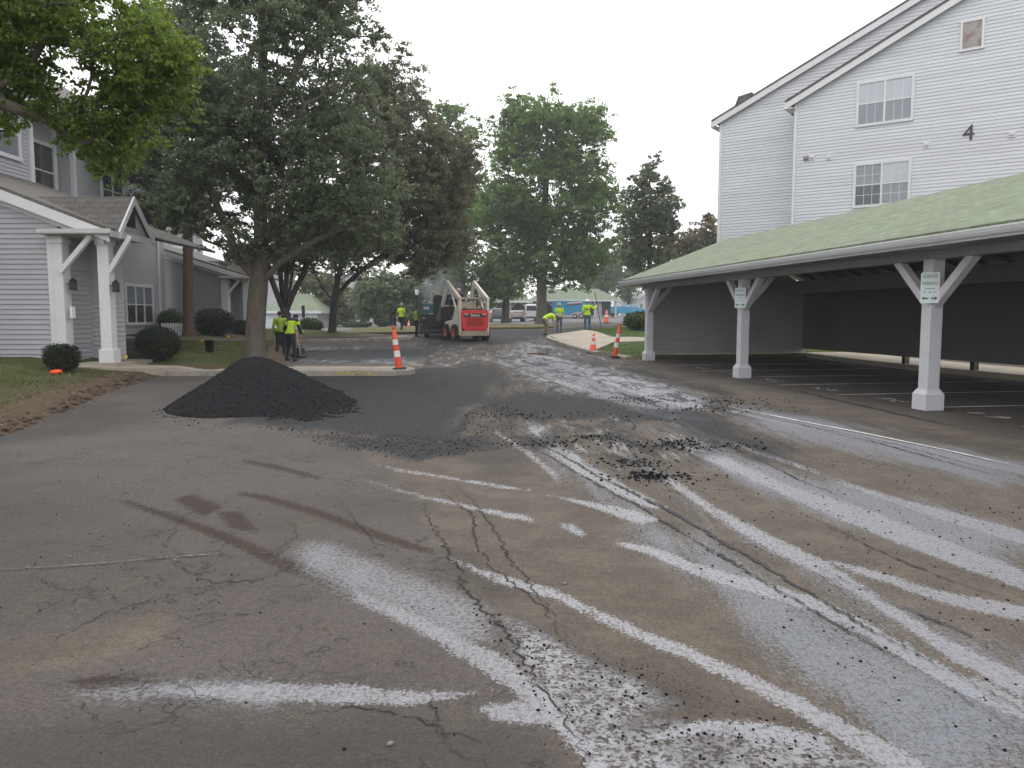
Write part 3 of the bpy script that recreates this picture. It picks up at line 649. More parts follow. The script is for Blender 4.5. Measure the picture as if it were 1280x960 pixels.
# ---- loose crumbs on the road
def rock_template(rng):
    bm = bmesh.new(); bmesh.ops.create_icosphere(bm, subdivisions=1, radius=1)
    vs = np.array([v.co[:] for v in bm.verts]); fs = np.array([[v.index for v in f.verts] for f in bm.faces]); bm.free()
    return vs * rng.uniform(0.65, 1.15, (len(vs), 1)) * np.array([1.1, 0.9, 0.7]), fs
def scatter_rocks(name, P3, sizes, m, seed=1):
    rng = np.random.RandomState(seed); tv = [rock_template(rng) for _ in range(6)]
    VV, FF, o = [], [], 0
    for p, s in zip(P3, sizes):
        v, f = tv[rng.randint(6)]; a = rng.uniform(0, 6.28); c, sn = math.cos(a), math.sin(a)
        w = v @ np.array([[c, sn, 0], [-sn, c, 0], [0, 0, 1]]) * s + np.array([p[0], p[1], p[2] + 0.25 * s])
        VV.append(w); FF.append(f + o); o += len(v)
    return fast_mesh(name, np.concatenate(VV), np.concatenate(FF), m)
rng = np.random.RandomState(4); C = []; SZ = []
def sprinkle(poly, n, s0, s1, power=2.5):
    poly = np.array(gp(poly)); lo, hi = poly.min(0), poly.max(0); k = 0
    while k < n:
        p = rng.uniform(lo, hi, (n * 3, 2)); p = p[poly_sd(p, poly) > -0.02][:n - k]
        for a in p: C.append((a[0], a[1], tz(*a))); SZ.append(s0 + (s1 - s0) * rng.rand() ** power)
        k += max(1, len(p))
sprinkle([(400, 545), (560, 560), (620, 545), (760, 640), (1000, 800), (1280, 1000), (1290, 640), (1000, 540), (860, 510), (700, 470), (560, 470)], 6500, 0.0025, 0.011, 3.5)
sprinkle([(590, 760), (800, 830), (1100, 950), (720, 955)], 500, 0.003, 0.010, 3)
sprinkle([(0, 600), (600, 560), (700, 950), (0, 950)], 420, 0.003, 0.009, 4)
sprinkle([(200, 505), (270, 530), (330, 535), (250, 540), (190, 515)], 120, 0.005, 0.022, 3)
sprinkle([(330, 533), (580, 550), (600, 565), (500, 575), (400, 555)], 1500, 0.003, 0.013, 3)
sprinkle([(590, 510), (640, 500), (640, 560), (560, 570)], 500, 0.004, 0.018, 3)
for cpx, cpy, n, sp in [(807, 559, 90, 0.45), (858, 556, 90, 0.5), (795, 580, 80, 0.3), (818, 597, 120, 0.32), (740, 548, 60, 0.5), (880, 510, 160, 0.9), (905, 500, 120, 0.8), (790, 498, 90, 0.8), (690, 520, 120, 0.8), (650, 555, 60, 0.4)]:
    c = G(cpx, cpy)
    for _ in range(int(n * 2.2)):
        a = rng.normal(0, 1, 2) * np.array([sp, sp * 0.45]); C.append((c[0] + a[0], c[1] + a[1], tz(c[0] + a[0], c[1] + a[1]))); SZ.append(0.004 + 0.020 * rng.rand() ** 4)
hq = pile_h[2]
ii = rng.choice(np.where(hq > 0.02)[0], 5200)
for i in ii: C.append((pile_h[0].ravel()[i] + rng.uniform(-.02, .02), pile_h[1].ravel()[i] + rng.uniform(-.02, .02), hq[i] - 0.006)); SZ.append(0.004 + 0.015 * rng.rand() ** 4)
ii = rng.choice(np.where((hq > 0.01) & (hq < 0.10))[0], 900)
for i in ii: C.append((pile_h[0].ravel()[i] + rng.normal(0, .12), pile_h[1].ravel()[i] - abs(rng.normal(0, .12)), 0.0)); SZ.append(0.003 + 0.014 * rng.rand() ** 3)
for cpx, cpy, wx, n in [(858, 555, 0.42, 170), (845, 553, 0.3, 80), (793, 578, 0.26, 120), (818, 597, 0.24, 170), (808, 593, 0.2, 80), (905, 503, 0.5, 160), (880, 512, 0.5, 140), (790, 500, 0.4, 130), (740, 548, 0.35, 110), (690, 556, 0.3, 80), (930, 560, 0.3, 50), (650, 520, 0.4, 100)]:
    c = G(cpx, cpy)
    for _ in range(int(n * 0.55)):
        a = rng.normal(0, 1, 2) * np.array([wx * 0.6, wx * 0.55]); r2 = min(1, np.hypot(a[0] / wx, a[1] / (0.5 * wx)))
        C.append((c[0] + a[0], c[1] + a[1], tz(c[0] + a[0], c[1] + a[1]) + 0.035 * (1 - r2) * rng.rand())); SZ.append(0.006 + 0.020 * rng.rand() ** 2)
o = scatter_rocks('asphalt_crumbs', C, SZ, M_PILE, 3)
tag(o, 'loose black asphalt crumbs scattered over the torn-up road', 'asphalt crumbs', kind='stuff')
C = []; SZ = []
sprinkle([(0, 560), (640, 560), (1280, 950), (0, 950)], 110, 0.004, 0.013, 3)
for p_, s_ in [((488, 931), 0.03), ((706, 730), 0.03), ((670, 694), 0.014), ((550, 553), 0.03)]:
    C.append(G(*p_)); SZ.append(s_ * 0.55)
o = scatter_rocks('pale_pebbles', C, SZ, mat('pebble', (0.20, 0.17, 0.125), 0.8, 0.3, 20), 8)
tag(o, 'small pale pebbles lying on the brown road surface', 'pebbles', kind='stuff')

# ---- lawns with an eroded soil bank
edge = [(-4.6, -3.0), (-5.3, 3.0), (-6.97, 10.45), (-7.8, 13.4), (-8.68, 16.3), (-9.55, 20.3), (-9.5, 21.05), (-3.4, 21.05), (-3.1, 21.5), (-3.4, 22.35), (-6.6, 22.55), (-7.4, 25), (-9.0, 30), (-10.6, 36), (-10.9, 37.6), (-5.6, 39.6), (-5.3, 40.4), (-6, 42), (-12, 44), (-40, 46), (-40, -3)]
def lawn_h(x, y, E):
    q = np.stack([np.ravel(x), np.ravel(y)], -1); d = poly_sd(q, E).reshape(np.shape(x))
    return d
def lawnL(x, y):
    x = np.asarray(x, float); y = np.asarray(y, float)
    d = lawn_h(x, y, edge); far = sstep((-x - 7.0) / 2.5)
    return T(x, y) + np.clip((d + 0.12) / 0.34, 0, 1) * 0.15 - 0.03 + np.clip(d * 0.13, 0, 0.42) * far
def grass_material(name, g0, g1, soil, bank):
    m = bpy.data.materials.new(name); m.use_nodes = True; n = m.node_tree; L = n.links; b = n.nodes['Principled BSDF']
    b.inputs['Roughness'].default_value = 0.95; b.inputs['Specular IOR Level'].default_value = 0.15
    t = n.nodes.new('ShaderNodeTexCoord')
    def nz(s, d=5):
        q = n.nodes.new('ShaderNodeTexNoise'); q.inputs['Scale'].default_value = s; q.inputs['Detail'].default_value = d; q.inputs['Roughness'].default_value = 0.7
        L.new(t.outputs['Object'], q.inputs['Vector']); return q.outputs[0]
    def ramp(x, a, c, ca, cb):
        r = n.nodes.new('ShaderNodeValToRGB'); e = r.color_ramp.elements; e[0].position = a; e[1].position = c
        e[0].color = (*ca, 1); e[1].color = (*cb, 1); L.new(x, r.inputs[0]); return r.outputs[0]
    gcol = ramp(nz(1.6), 0.35, 0.65, g0, g1); scol = ramp(nz(7), 0.3, 0.7, tuple(c * 0.6 for c in soil), tuple(c * 1.4 for c in soil))
    at = n.nodes.new('ShaderNodeAttribute'); at.attribute_name = 'd'
    ad = n.nodes.new('ShaderNodeMath'); ad.operation = 'MULTIPLY_ADD'; ad.inputs[1].default_value = 1.9
    L.new(nz(1.1), ad.inputs[0]); L.new(at.outputs['Fac'], ad.inputs[2])
    mr = n.nodes.new('ShaderNodeMapRange'); mr.inputs[1].default_value = bank; mr.inputs[2].default_value = bank + 0.9; L.new(ad.outputs[0], mr.inputs[0])
    mx = n.nodes.new('ShaderNodeMix'); mx.data_type = 'RGBA'; L.new(mr.outputs[0], mx.inputs[0]); L.new(scol, mx.inputs[6]); L.new(gcol, mx.inputs[7])
    L.new(mx.outputs[2], b.inputs['Base Color'])
    bp = n.nodes.new('ShaderNodeBump'); bp.inputs['Distance'].default_value = 0.05; bp.inputs['Strength'].default_value = 0.9
    L.new(nz(22), bp.inputs['Height']); L.new(bp.outputs[0], b.inputs['Normal'])
    return m
M_LAWN = grass_material('lawn_left_grass', (0.075, 0.075, 0.028), (0.085, 0.105, 0.03), (0.10, 0.072, 0.048), 1.5)
M_LAWNR = grass_material('lawn_right_grass', (0.06, 0.095, 0.025), (0.085, 0.125, 0.035), (0.09, 0.065, 0.045), 0.7)
def lawn(name, E, hf, x0, x1, y0, y1, st, m, rough=0.03):
    X, Y = np.meshgrid(np.arange(x0, x1, st), np.arange(y0, y1, st)); d = lawn_h(X, Y, E); ny, nx = X.shape
    bank = np.exp(-((d - 0.12) / 0.25) ** 2)
    Z = hf(X, Y) + rough * fbm(X * 1.5, Y * 1.5, 3) * sstep((d + 0.1) / 0.3) + 0.06 * bank * fbm(X * 4, Y * 4, 8) * (rough > 0.02)
    I = np.arange(nx * ny).reshape(ny, nx); FQ = np.stack([I[:-1, :-1], I[:-1, 1:], I[1:, 1:], I[1:, :-1]], -1).reshape(-1, 4)
    keep = (d.ravel()[FQ] > -0.15).any(1); used = np.unique(FQ[keep]); rm = np.full(nx * ny, -1); rm[used] = np.arange(len(used))
    return fast_mesh(name, np.stack([X, Y, Z], -1).reshape(-1, 3)[used], rm[FQ[keep]], m, {'d': d.ravel()[used]}, smooth=True)
struct(lawn('lawn', edge, lawnL, -26, -2.6, -2, 44, 0.13, M_LAWN))

# right-hand corner lawn, walk and kerb
CO = np.array([7.21, 13.24]); ca = np.array([-0.1628, 0.9867]); cb = np.array([0.9867, 0.1628])
def CP(s, t): return CO + ca * s + cb * t
edgeR = [tuple(G(684, 424)[:2]), tuple(G(715, 434)[:2]), tuple(G(748, 443)[:2]), tuple(CP(14.7, -0.55)), tuple(CP(14.7, 9.5)), tuple(CP(24, 14)), (22, 44), tuple(G(818, 407)[:2]), tuple(G(728, 416)[:2])]
def lawnR(x, y):
    d = lawn_h(x, y, edgeR); return T(x, y) + np.clip((d + 0.12) / 0.3, 0, 1) * 0.14 - 0.03 + np.clip(d * 0.05, 0, 0.15)
struct(lawn('lawn', edgeR, lawnR, 0.5, 24, 24, 50, 0.14, M_LAWNR, 0.015))

def slab(name, poly, hf, m, thick=0.15, lift=0.012, sub=0.35, bev=True):
    """flat paving following a height function, with real edges"""
    bm = bmesh.new(); vs = [bm.verts.new((p[0], p[1], 0)) for p in poly]; bm.faces.new(vs)
    bmesh.ops.triangulate(bm, faces=bm.faces[:])
    for _ in range(6):
        es = [e for e in bm.edges if e.calc_length() > sub * 2]
        if not es: break
        bmesh.ops.subdivide_edges(bm, edges=es, cuts=1); bmesh.ops.triangulate(bm, faces=bm.faces[:])
    for v in bm.verts: v.co.z = float(hf(np.array(v.co.x), np.array(v.co.y))) + lift
    r = bmesh.ops.extrude_face_region(bm, geom=bm.faces[:])
    for v in [g for g in r['geom'] if isinstance(g, bmesh.types.BMVert)]: v.co.z -= thick
    bmesh.ops.recalc_face_normals(bm, faces=bm.faces[:])
    me = bpy.data.meshes.new(name); bm.to_mesh(me); bm.free(); me.materials.append(m)
    o = bpy.data.objects.new(name, me); COL.objects.link(o); return o
walk_h = lambda x, y: T(x, y) + 0.135 + np.clip((-np.asarray(x, float) - 8.6) * 0.085, 0, 0.26)
struct(slab('sidewalk', [(-14.0, 18.9), (-11.2, 19.05), (-9.9, 20.0), (-9.3, 21.02), (-6.4, 21.02), (-4.4, 21.02), (-3.35, 21.02), (-3.1, 21.25), (-3.0, 21.6), (-3.1, 22.0), (-3.4, 22.3), (-5.5, 22.4), (-9.0, 22.1), (-10.2, 21.2), (-11.2, 20.2), (-14.0, 20.2)], walk_h, M_CONC, 0.25))
mb = MB()
def kerb(name, pts_, hf, wd, hgt, m, depth=0.2):
    """kerb strip along a ground polyline"""
    n = len(pts_); L_, R_ = [], []
    for i in range(n):
        a = np.array(pts_[max(0, i - 1)]); b_ = np.array(pts_[min(n - 1, i + 1)]); d = (b_ - a) / np.linalg.norm(b_ - a); nn_ = np.array([-d[1], d[0]])
        p = np.array(pts_[i]); L_.append(p + nn_ * wd / 2); R_.append(p - nn_ * wd / 2)
    mb = MB(); vs, fs = [], []
    for l, r in zip(L_, R_):
        zl, zr = float(hf(*l)), float(hf(*r))
        vs += [(l[0], l[1], zl - depth), (l[0], l[1], zl + hgt - 0.02), (l[0] * 0.9 + r[0] * 0.1, l[1] * 0.9 + r[1] * 0.1, zl + hgt),
               (r[0] * 0.9 + l[0] * 0.1, r[1] * 0.9 + l[1] * 0.1, zr + hgt), (r[0], r[1], zr + hgt - 0.02), (r[0], r[1], zr - depth)]
    for i in range(n - 1):
        for k in range(5): a = i * 6 + k; fs.append((a, a + 6, a + 7, a + 1))
    mb.add(vs, fs + [(0, 1, 2, 3, 4, 5), tuple(range(6 * (n - 1), 6 * n))[::-1]])
    return struct(mb.build(name, m))
def dense(pl, st=0.5):
    out = []
    for a, b_ in zip(pl[:-1], pl[1:]):
        a, b_ = np.array(a), np.array(b_); k = max(1, int(np.linalg.norm(b_ - a) / st))
        out += [tuple(a + (b_ - a) * i / k) for i in range(k)]
    return out + [tuple(pl[-1])]
kerb('kerb', dense([(-9.35, 20.9), (-6, 20.9), (-3.3, 20.9), (-2.98, 21.15), (-2.85, 21.6), (-2.98, 22.1), (-3.3, 22.45), (-6.4, 22.6)]), T, 0.24, 0.155, M_CURB)
kerb('kerb', dense([(-10.9, 37.2), (-8, 38.5), (-5.9, 39.3), (-5.35, 39.8), (-5.3, 40.4)]), T, 0.3, 0.16, M_CURB)
struct(slab('kerb_end', [(-7.2, 38.95), (-5.9, 39.45), (-5.45, 39.9), (-5.5, 40.6), (-6.0, 40.7), (-7.3, 39.9)], T, M_CONC, 0.25, 0.18))
# broken kerb nose and yellow paint
mb = MB(); c = G(521, 461); mb.box((c[0], c[1], c[2] + 0.06), (0.42, 0.24, 0.14), 0.25, bev=0.03); struct(mb.build('kerb_stub', M_CURB))
mb = MB(); a = -5.25
for i in range(6): mb.box((a + 0.55 + i * 0.17 + 0.05 * math.sin(i * 3.1), 20.777, 0.03 + 0.045 * (1 + math.sin(i * 2.3)) / 2 + 0.03), (0.165, 0.006, 0.06 + 0.03 * math.sin(i * 1.7)))
struct(mb.build('kerb_paint', M_YEL))
# right walk
wk = [G(684.3, 422.6)[:2], G(715, 434.7)[:2], G(744, 442.3)[:2], G(766, 435)[:2], G(815, 435.5)[:2], G(815, 431.5)[:2], G(765, 429)[:2], G(740, 420)[:2], G(727, 416.5)[:2]]
struct(slab('sidewalk', wk, lambda x, y: lawnR(x, y), M_CONC, 0.25, 0.075))
kerb('kerb', dense([tuple(G(728, 416)[:2]), tuple(G(688, 421.5)[:2] + np.array([-0.05, 0])), tuple(G(686, 425)[:2]), tuple(G(716, 435.5)[:2]), tuple(G(748, 444)[:2])]), T, 0.24, 0.14, M_CURB)
kerb('kerb', dense([tuple(G(771, 446)[:2]), tuple(G(786, 449)[:2])], 0.2), T, 0.3, 0.10, M_CONC)
# concrete walk and kerb behind the carport
struct(slab('sidewalk', [tuple(CP(-9, 6.35)), tuple(CP(15.0, 6.35)), tuple(CP(15.0, 8.6)), tuple(CP(-9, 8.6))], T, M_CONC, 0.3, 0.16))

M_STRIP = grass_material('far_grass', (0.12, 0.125, 0.045), (0.14, 0.135, 0.05), (0.10, 0.075, 0.05), 0.4)
for pl in ([(592, 412.3), (640, 411.6), (692, 410.3), (692, 406.5), (640, 407), (592, 407.5)], [(436, 419), (500, 418), (528, 417.5), (528, 411), (500, 411), (440, 412.5)]):
    struct(slab('grass_strip', gp(pl), lambda x, y: T(x, y) + 0.12, M_STRIP, 0.2, 0.02, 1.2))
# ================================================================== BUILDINGS
def clip_half(poly, v0, keep_above):
    out = []
    for i in range(len(poly)):
        a, b = poly[i], poly[(i + 1) % len(poly)]
        ia, ib = (a[1] >= v0) == keep_above or a[1] == v0, (b[1] >= v0) == keep_above or b[1] == v0
        if ia: out.append(a)
        if ia != ib:
            t = (v0 - a[1]) / (b[1] - a[1]); out.append((a[0] + t * (b[0] - a[0]), v0))
    return out
def siding(mb, poly, org, ud, nd, course=0.115, lip=0.016, mi=0):
    """lap siding: every course a tilted board with a real lower lip"""
    org, ud, nd = Vector(org), Vector(ud).normalized(), Vector(nd).normalized()
    vmin, vmax = min(p[1] for p in poly), max(p[1] for p in poly)
    k = 0; v = vmin
    while v < vmax - 1e-4:
        v1 = min(v + course, vmax)
        q = clip_half(clip_half(poly, v, True), v1, False)
        if len(q) >= 3:
            vs = []
            for u, z in q:
                o = lip * (1 - (z - v) / course)
                vs.append(org + ud * u + Vector((0, 0, z)) + nd * o)
            mb.add(vs, [tuple(range(len(vs)))], mi)
            lo = [p for p in q if abs(p[1] - v) < 1e-5]
            if len(lo) >= 2:
                a, b = min(lo), max(lo)
                mb.add([org + ud * a[0] + Vector((0, 0, v)) + nd * lip, org + ud * b[0] + Vector((0, 0, v)) + nd * lip,
                        org + ud * b[0] + Vector((0, 0, v)), org + ud * a[0] + Vector((0, 0, v))], [(0, 1, 2, 3)], mi)
        v = v1
def window(root, org, ud, nd, u0, u1, z0, z1, cols=2, glass=None, rows=2, mullions=(0, 0), frame=0.09, label=None, out=0.03):
    """double-hung window unit standing proud of the siding: window (frame) > pane(s), sill"""
    ud, nd = Vector(ud).normalized(), Vector(nd).normalized(); org = Vector(org)
    Mx = Matrix((ud, nd, Vector((0, 0, 1)))).transposed().to_4x4()
    def pt(u, z, o=0): return org + ud * u + Vector((0, 0, z)) + nd * o
    f = MB(); W, H = u1 - u0, z1 - z0; d = 0.07
    def bx(ua, ub, za, zb, o0, o1): f.box(pt((ua + ub) / 2, (za + zb) / 2, (o0 + o1) / 2), (ub - ua, o1 - o0, zb - za), M=Mx)
    bx(u0 - frame, u1 + frame, z1, z1 + frame, 0.005, d); bx(u0 - frame, u1 + frame, z0 - frame, z0, 0.005, d + 0.02)
    bx(u0 - frame, u0, z0, z1, 0.005, d); bx(u1, u1 + frame, z0, z1, 0.005, d)
    cw = W / cols
    for i in range(1, cols): bx(u0 + i * cw - 0.045, u0 + i * cw + 0.045, z0, z1, 0.004, d - 0.005)
    for i in range(cols):
        ua, ub = u0 + i * cw + (0.045 if i else 0), u0 + (i + 1) * cw - (0.045 if i < cols - 1 else 0)
        zm = (z0 + z1) / 2
        if rows > 1: bx(ua, ub, zm - 0.025, zm + 0.025, 0.004, d - 0.02)
        nx_, nz_ = mullions
        for k in range(1, nx_): uu = ua + (ub - ua) * k / nx_; bx(uu - 0.009, uu + 0.009, z0, z1, 0.02, d - 0.037)
        for r_ in range(rows):
            za, zb = (z0 + r_ * H / rows, z0 + (r_ + 1) * H / rows)
            for k in range(1, nz_): zz = za + (zb - za) * k / nz_; bx(ua, ub, zz - 0.009, zz + 0.009, 0.021, d - 0.038)
    wo_ = f.build('window', M_TRIM, root)
    if label: wo_['label'] = label
    for i in range(cols):
        g = MB(); ua, ub = u0 + i * cw, u0 + (i + 1) * cw
        gl = glass[i % len(glass)] if isinstance(glass, (list, tuple)) else glass
        gls = gl if isinstance(gl, tuple) else (gl, gl)
        zm = (z0 + z1) / 2
        for r_, (za, zb) in enumerate(((z0, zm), (zm, z1))):
            g.add([pt(ua, za, out), pt(ub, za, out), pt(ub, zb, out), pt(ua, zb, out)], [(0, 1, 2, 3)], r_)
        g.build('pane', list(gls), wo_, fix=False)
    return wo_
def fascia(mb, a, b, h, t, nd, mi=0):
    """board from a to b (top edge), hanging h down, t thick along nd"""
    a, b, nd = Vector(a), Vector(b), Vector(nd).normalized()
    dn = Vector((0, 0, -h))
    vs = [a, b, b + dn, a + dn]; vs += [p + nd * t for p in vs]
    mb.add(vs, [(0, 1, 2, 3), (4, 7, 6, 5), (0, 4, 5, 1), (3, 2, 6, 7), (0, 3, 7, 4), (1, 5, 6, 2)], mi)
def slope(mb, a, b, c, d, t, mi=0):
    """roof slab on quad a b c d (top), thickness t"""
    n = (Vector(b) - Vector(a)).cross(Vector(d) - Vector(a)).normalized()
    if n.z < 0: n = -n
    q = [Vector(p) for p in (a, b, c, d)]; vs = q + [p - n * t for p in q]
    mb.add(vs, [(0, 1, 2, 3), (4, 7, 6, 5), (0, 4, 5, 1), (1, 5, 6, 2), (2, 6, 7, 3), (3, 7, 4, 0)], mi)

# ---- building with the gable wall and the number 4
bd = thing('apartment_building', 'tall white gabled apartment building with the number 4 on its wall, behind the carport', 'building', (13.8, 37.3, tz(13.8, 37)))
def L3(o): return tuple(o.location)
wd = Vector((0.813, -0.582, 0)); nn = Vector((-0.582, -0.813, 0)).normalized()   # along the wall to the right; out of the wall
D1 = P(1107, 396, 35.0)
def onwall(px, py, back=0.0):
    d = ray(px, py); o = Vector((D1[0], D1[1], 0)) - nn * back
    t = (o.x * nn.x + o.y * nn.y) / (d[0] * nn.x + d[1] * nn.y); p = Vector((d[0] * t, d[1] * t, CAMZ + d[2] * t))
    return p
c0 = onwall(995, 125); org4 = Vector((c0.x, c0.y, 0))
def wu(px, py, back=0.0):
    p = onwall(px, py, back); return ((p - org4).dot(wd), p.z)
bd.location = (org4.x, org4.y, tz(org4.x, org4.y)); inv = bd.location.copy()
def reloc(o, root):          # parts are built in world coordinates, then handed to their root
    for ch in root.children_recursive: pass
def attach(root):
    bpy.context.view_layer.update()
    m = root.matrix_world.inverted()
    for ch in root.children:
        ch.matrix_parent_inverse = m
def W(px, py): return wu(px, py)
e0, e1 = W(995, 126), W(1185, 8)
sl = (e1[1] - e0[1]) / (e1[0] - e0[0]); half = 11.0; zb = tz(org4.x, org4.y) - 0.2
apex = e0[1] + sl * half
mb = MB(); siding(mb, [(0, zb), (2 * half, zb), (2 * half, e0[1]), (half, apex), (0, e0[1])], org4, wd, nn, 0.15, 0.025)
mb.build('gable_wall', M_SID, bd)
l0 = wu(901, 150, 1.6); org5 = org4 - nn * 1.6; u5 = l0[0]
r0, r1 = wu(901, 150, 1.6), wu(1140, 4, 1.6); sl5 = (r1[1] - r0[1]) / (r1[0] - r0[0])
mb = MB(); siding(mb, [(u5, zb), (u5 + 14, zb), (u5 + 14, r0[1] + sl5 * 14), (u5, r0[1])], org5, wd, nn, 0.15, 0.025)
mb.build('rear_wall', M_SID, bd)
mb = MB()   # return and side walls
siding(mb, [(0, zb), (1.6, zb), (1.6, e0[1]), (0, e0[1])], org4, -nn, -wd, 0.125, 0.018)
siding(mb, [(0, zb), (14, zb), (14, r0[1]), (0, r0[1])], org5 + wd * u5, -nn, -wd, 0.125, 0.018)
mb.build('side_wall', M_SID, bd)
mb = MB()
def up(o, u, z, n_=0.0): return o + wd * u + Vector((0, 0, z)) + nn * n_
ov = 0.45
slope(mb, up(org4, -ov, e0[1] - sl * ov + 0.22, 0.30), up(org4, half, apex + 0.22, 0.30), up(org4, half, apex + 0.22, -14), up(org4, -ov, e0[1] - sl * ov + 0.22, -14), 0.10)
slope(mb, up(org4, 2 * half + ov, e0[1] - sl * ov + 0.22, 0.30), up(org4, half, apex + 0.22, 0.30), up(org4, half, apex + 0.22, -14), up(org4, 2 * half + ov, e0[1] - sl * ov + 0.22, -14), 0.10)
slope(mb, up(org5, u5 - ov, r0[1] - sl5 * ov + 0.2, 0.25), up(org5, u5 + 14, r0[1] + sl5 * 14 + 0.2, 0.25), up(org5, u5 + 14, r0[1] + sl5 * 14 + 0.2, -14), up(org5, u5 - ov, r0[1] - sl5 * ov + 0.2, -14), 0.10)
# small dormer roof showing over the rear rake
dz = wu(930, 120, 6); pz = org4 - nn * 6 + wd * dz[0]
slope(mb, pz + Vector((0, 0, dz[1] - 0.9)) - wd * 0.65, pz + Vector((0, 0, dz[1] + 0.0)) - wd * 0.3, pz + Vector((0, 0, dz[1] + 0.12)) + wd * 0.5, pz + Vector((0, 0, dz[1] - 0.9)) + wd * 1.2 , 0.12)
mb.build('roof', M_SHIN, bd)
mb = MB()
fascia(mb, up(org4, -ov, e0[1] - sl * ov + 0.10, 0.24), up(org4, half, apex + 0.10, 0.24), 0.30, 0.035, nn)
fascia(mb, up(org4, 2 * half + ov, e0[1] - sl * ov + 0.10, 0.24), up(org4, half, apex + 0.10, 0.24), 0.30, 0.035, nn)
fascia(mb, up(org5, u5 - ov, r0[1] - sl5 * ov + 0.09, 0.20), up(org5, u5 + 14, r0[1] + sl5 * 14 + 0.09, 0.20), 0.30, 0.035, nn)
fascia(mb, up(org5, u5 - ov, r0[1] - sl5 * ov + 0.08, 0.20), up(org5, u5 - ov, r0[1] - sl5 * ov + 0.08, -14), 0.25, 0.035, -wd)
fascia(mb, up(org4, -ov, e0[1] - sl * ov + 0.09, 0.24), up(org4, -ov, e0[1] - sl * ov + 0.09, -1.5), 0.25, 0.035, -wd)
mb.box(up(org4, -ov / 2, e0[1] - sl * ov - 0.16, -0.2), (ov, 1.0, 0.02), math.atan2(wd.y, wd.x))
mb.box(up(org5, u5 - ov / 2, r0[1] - sl5 * ov - 0.16, -4), (ov, 8.3, 0.02), math.atan2(wd.y, wd.x))
mb.build('rake_trim', M_TRIM, bd)
mb = MB(); Mw = Matrix((wd, nn, Vector((0, 0, 1)))).transposed().to_4x4()
mb.box(up(org4, 0.03, (zb + e0[1]) / 2 - 0.1, 0.012), (0.16, 0.06, e0[1] - zb - 0.2), M=Mw); mb.build('corner_board', M_TRIM, bd); mb = MB(); mb.box(up(org5, u5 + 0.03, (zb + r0[1]) / 2 - 0.1, 0.012), (0.16, 0.06, r0[1] - zb - 0.2), M=Mw)
mb.build('corner_board', M_TRIM, bd)
mb = MB(); gz = up(org4, -0.24, e0[1] - sl * ov - 0.02, -0.35)
for z in (0,): mb.tube([up(org4, -0.1, e0[1] - sl * ov - 0.2, -0.1), up(org4, 0.02, e0[1] - 0.75, 0.06), up(org4, 0.02, zb + 0.5, 0.06)], 0.045, 8)
mb.build('downpipe', M_TRIM, bd)
for (xa, ya, xb, yb), gl, mu, lb in (((1075, 106, 1139, 156), [(M_GLASSM, M_GLASSL), (M_GLASSM, M_GLASSL)], (3, 1), 'upper window with white blinds half drawn'),
                                 ((1071, 208, 1135, 257), [(M_GLASS, M_GLASSM), (M_GLASSM, M_GLASSL)], (3, 2), 'lower window with grid bars and a dark left side')):
    ua, za = W(xa, ya); ub, _ = W(xb, (ya + yb) / 2); _, z2 = W(xa, yb)
    window(bd, org4, wd, nn, ua, ub, z2, za, 2, gl, 2, mu, 0.12, lb)
# rusty gable vent
ua, za = W(1203, 28); ub, _ = W(1229, 45); _, z2 = W(1202, 64)
mb = MB(); uc, zc = (ua + ub) / 2, (za + z2) / 2
for q in ((ua, uc, 0),): pass
mb.box(up(org4, uc, za, 0.04), (ub - ua + 0.16, 0.08, 0.09), M=Mw); mb.box(up(org4, uc, z2, 0.05), (ub - ua + 0.16, 0.1, 0.09), M=Mw)
mb.box(up(org4, ua, zc, 0.039), (0.09, 0.078, za - z2), M=Mw); mb.box(up(org4, ub, zc, 0.039), (0.09, 0.078, za - z2), M=Mw)
gv = mb.build('gable_vent', M_TRIM, bd); mb = MB(); k = 16
M_RUST = mat('rusty_louvre', (0.40, 0.36, 0.345), 0.7, 0.1, 7, stain=((0.20, 0.06, 0.035), 0.95))
for i in range(k):
    z = z2 + (za - z2) * (i + 0.5) / k
    mb.add([up(org4, ua, z - 0.05, 0.06), up(org4, ub, z - 0.05, 0.06), up(org4, ub, z + 0.05, 0.025), up(org4, ua, z + 0.05, 0.025)], [(0, 1, 2, 3)])
mb.build('louvre', M_RUST, gv, fix=False)
for px, py in ((1008, 198), (1015, 197), (1036, 197), (1158, 181), (1265, 168)):
    u, z = W(px, py); mb = MB()
    mb.box(up(org4, u, z, 0.03), (0.26, 0.05, 0.26), M=Mw, bev=0.015); mb.box(up(org4, u, z + 0.02, 0.08), (0.15, 0.1, 0.13), M=Mw, bev=0.02)
    mb.build('vent_hood', M_TRIM if px not in (1008,) else M_TRIMG, bd)
u, z = W(1211, 167)
Mt = Matrix.Translation(up(org4, u, z, 0.035)) @ Matrix((wd, Vector((0, 0, 1)), nn)).transposed().to_4x4()
text_part('house_number', '4', 0.92, mat('number_black', (0.03, 0.03, 0.04), 0.5), Mt, bd, 0.02)
attach(bd)

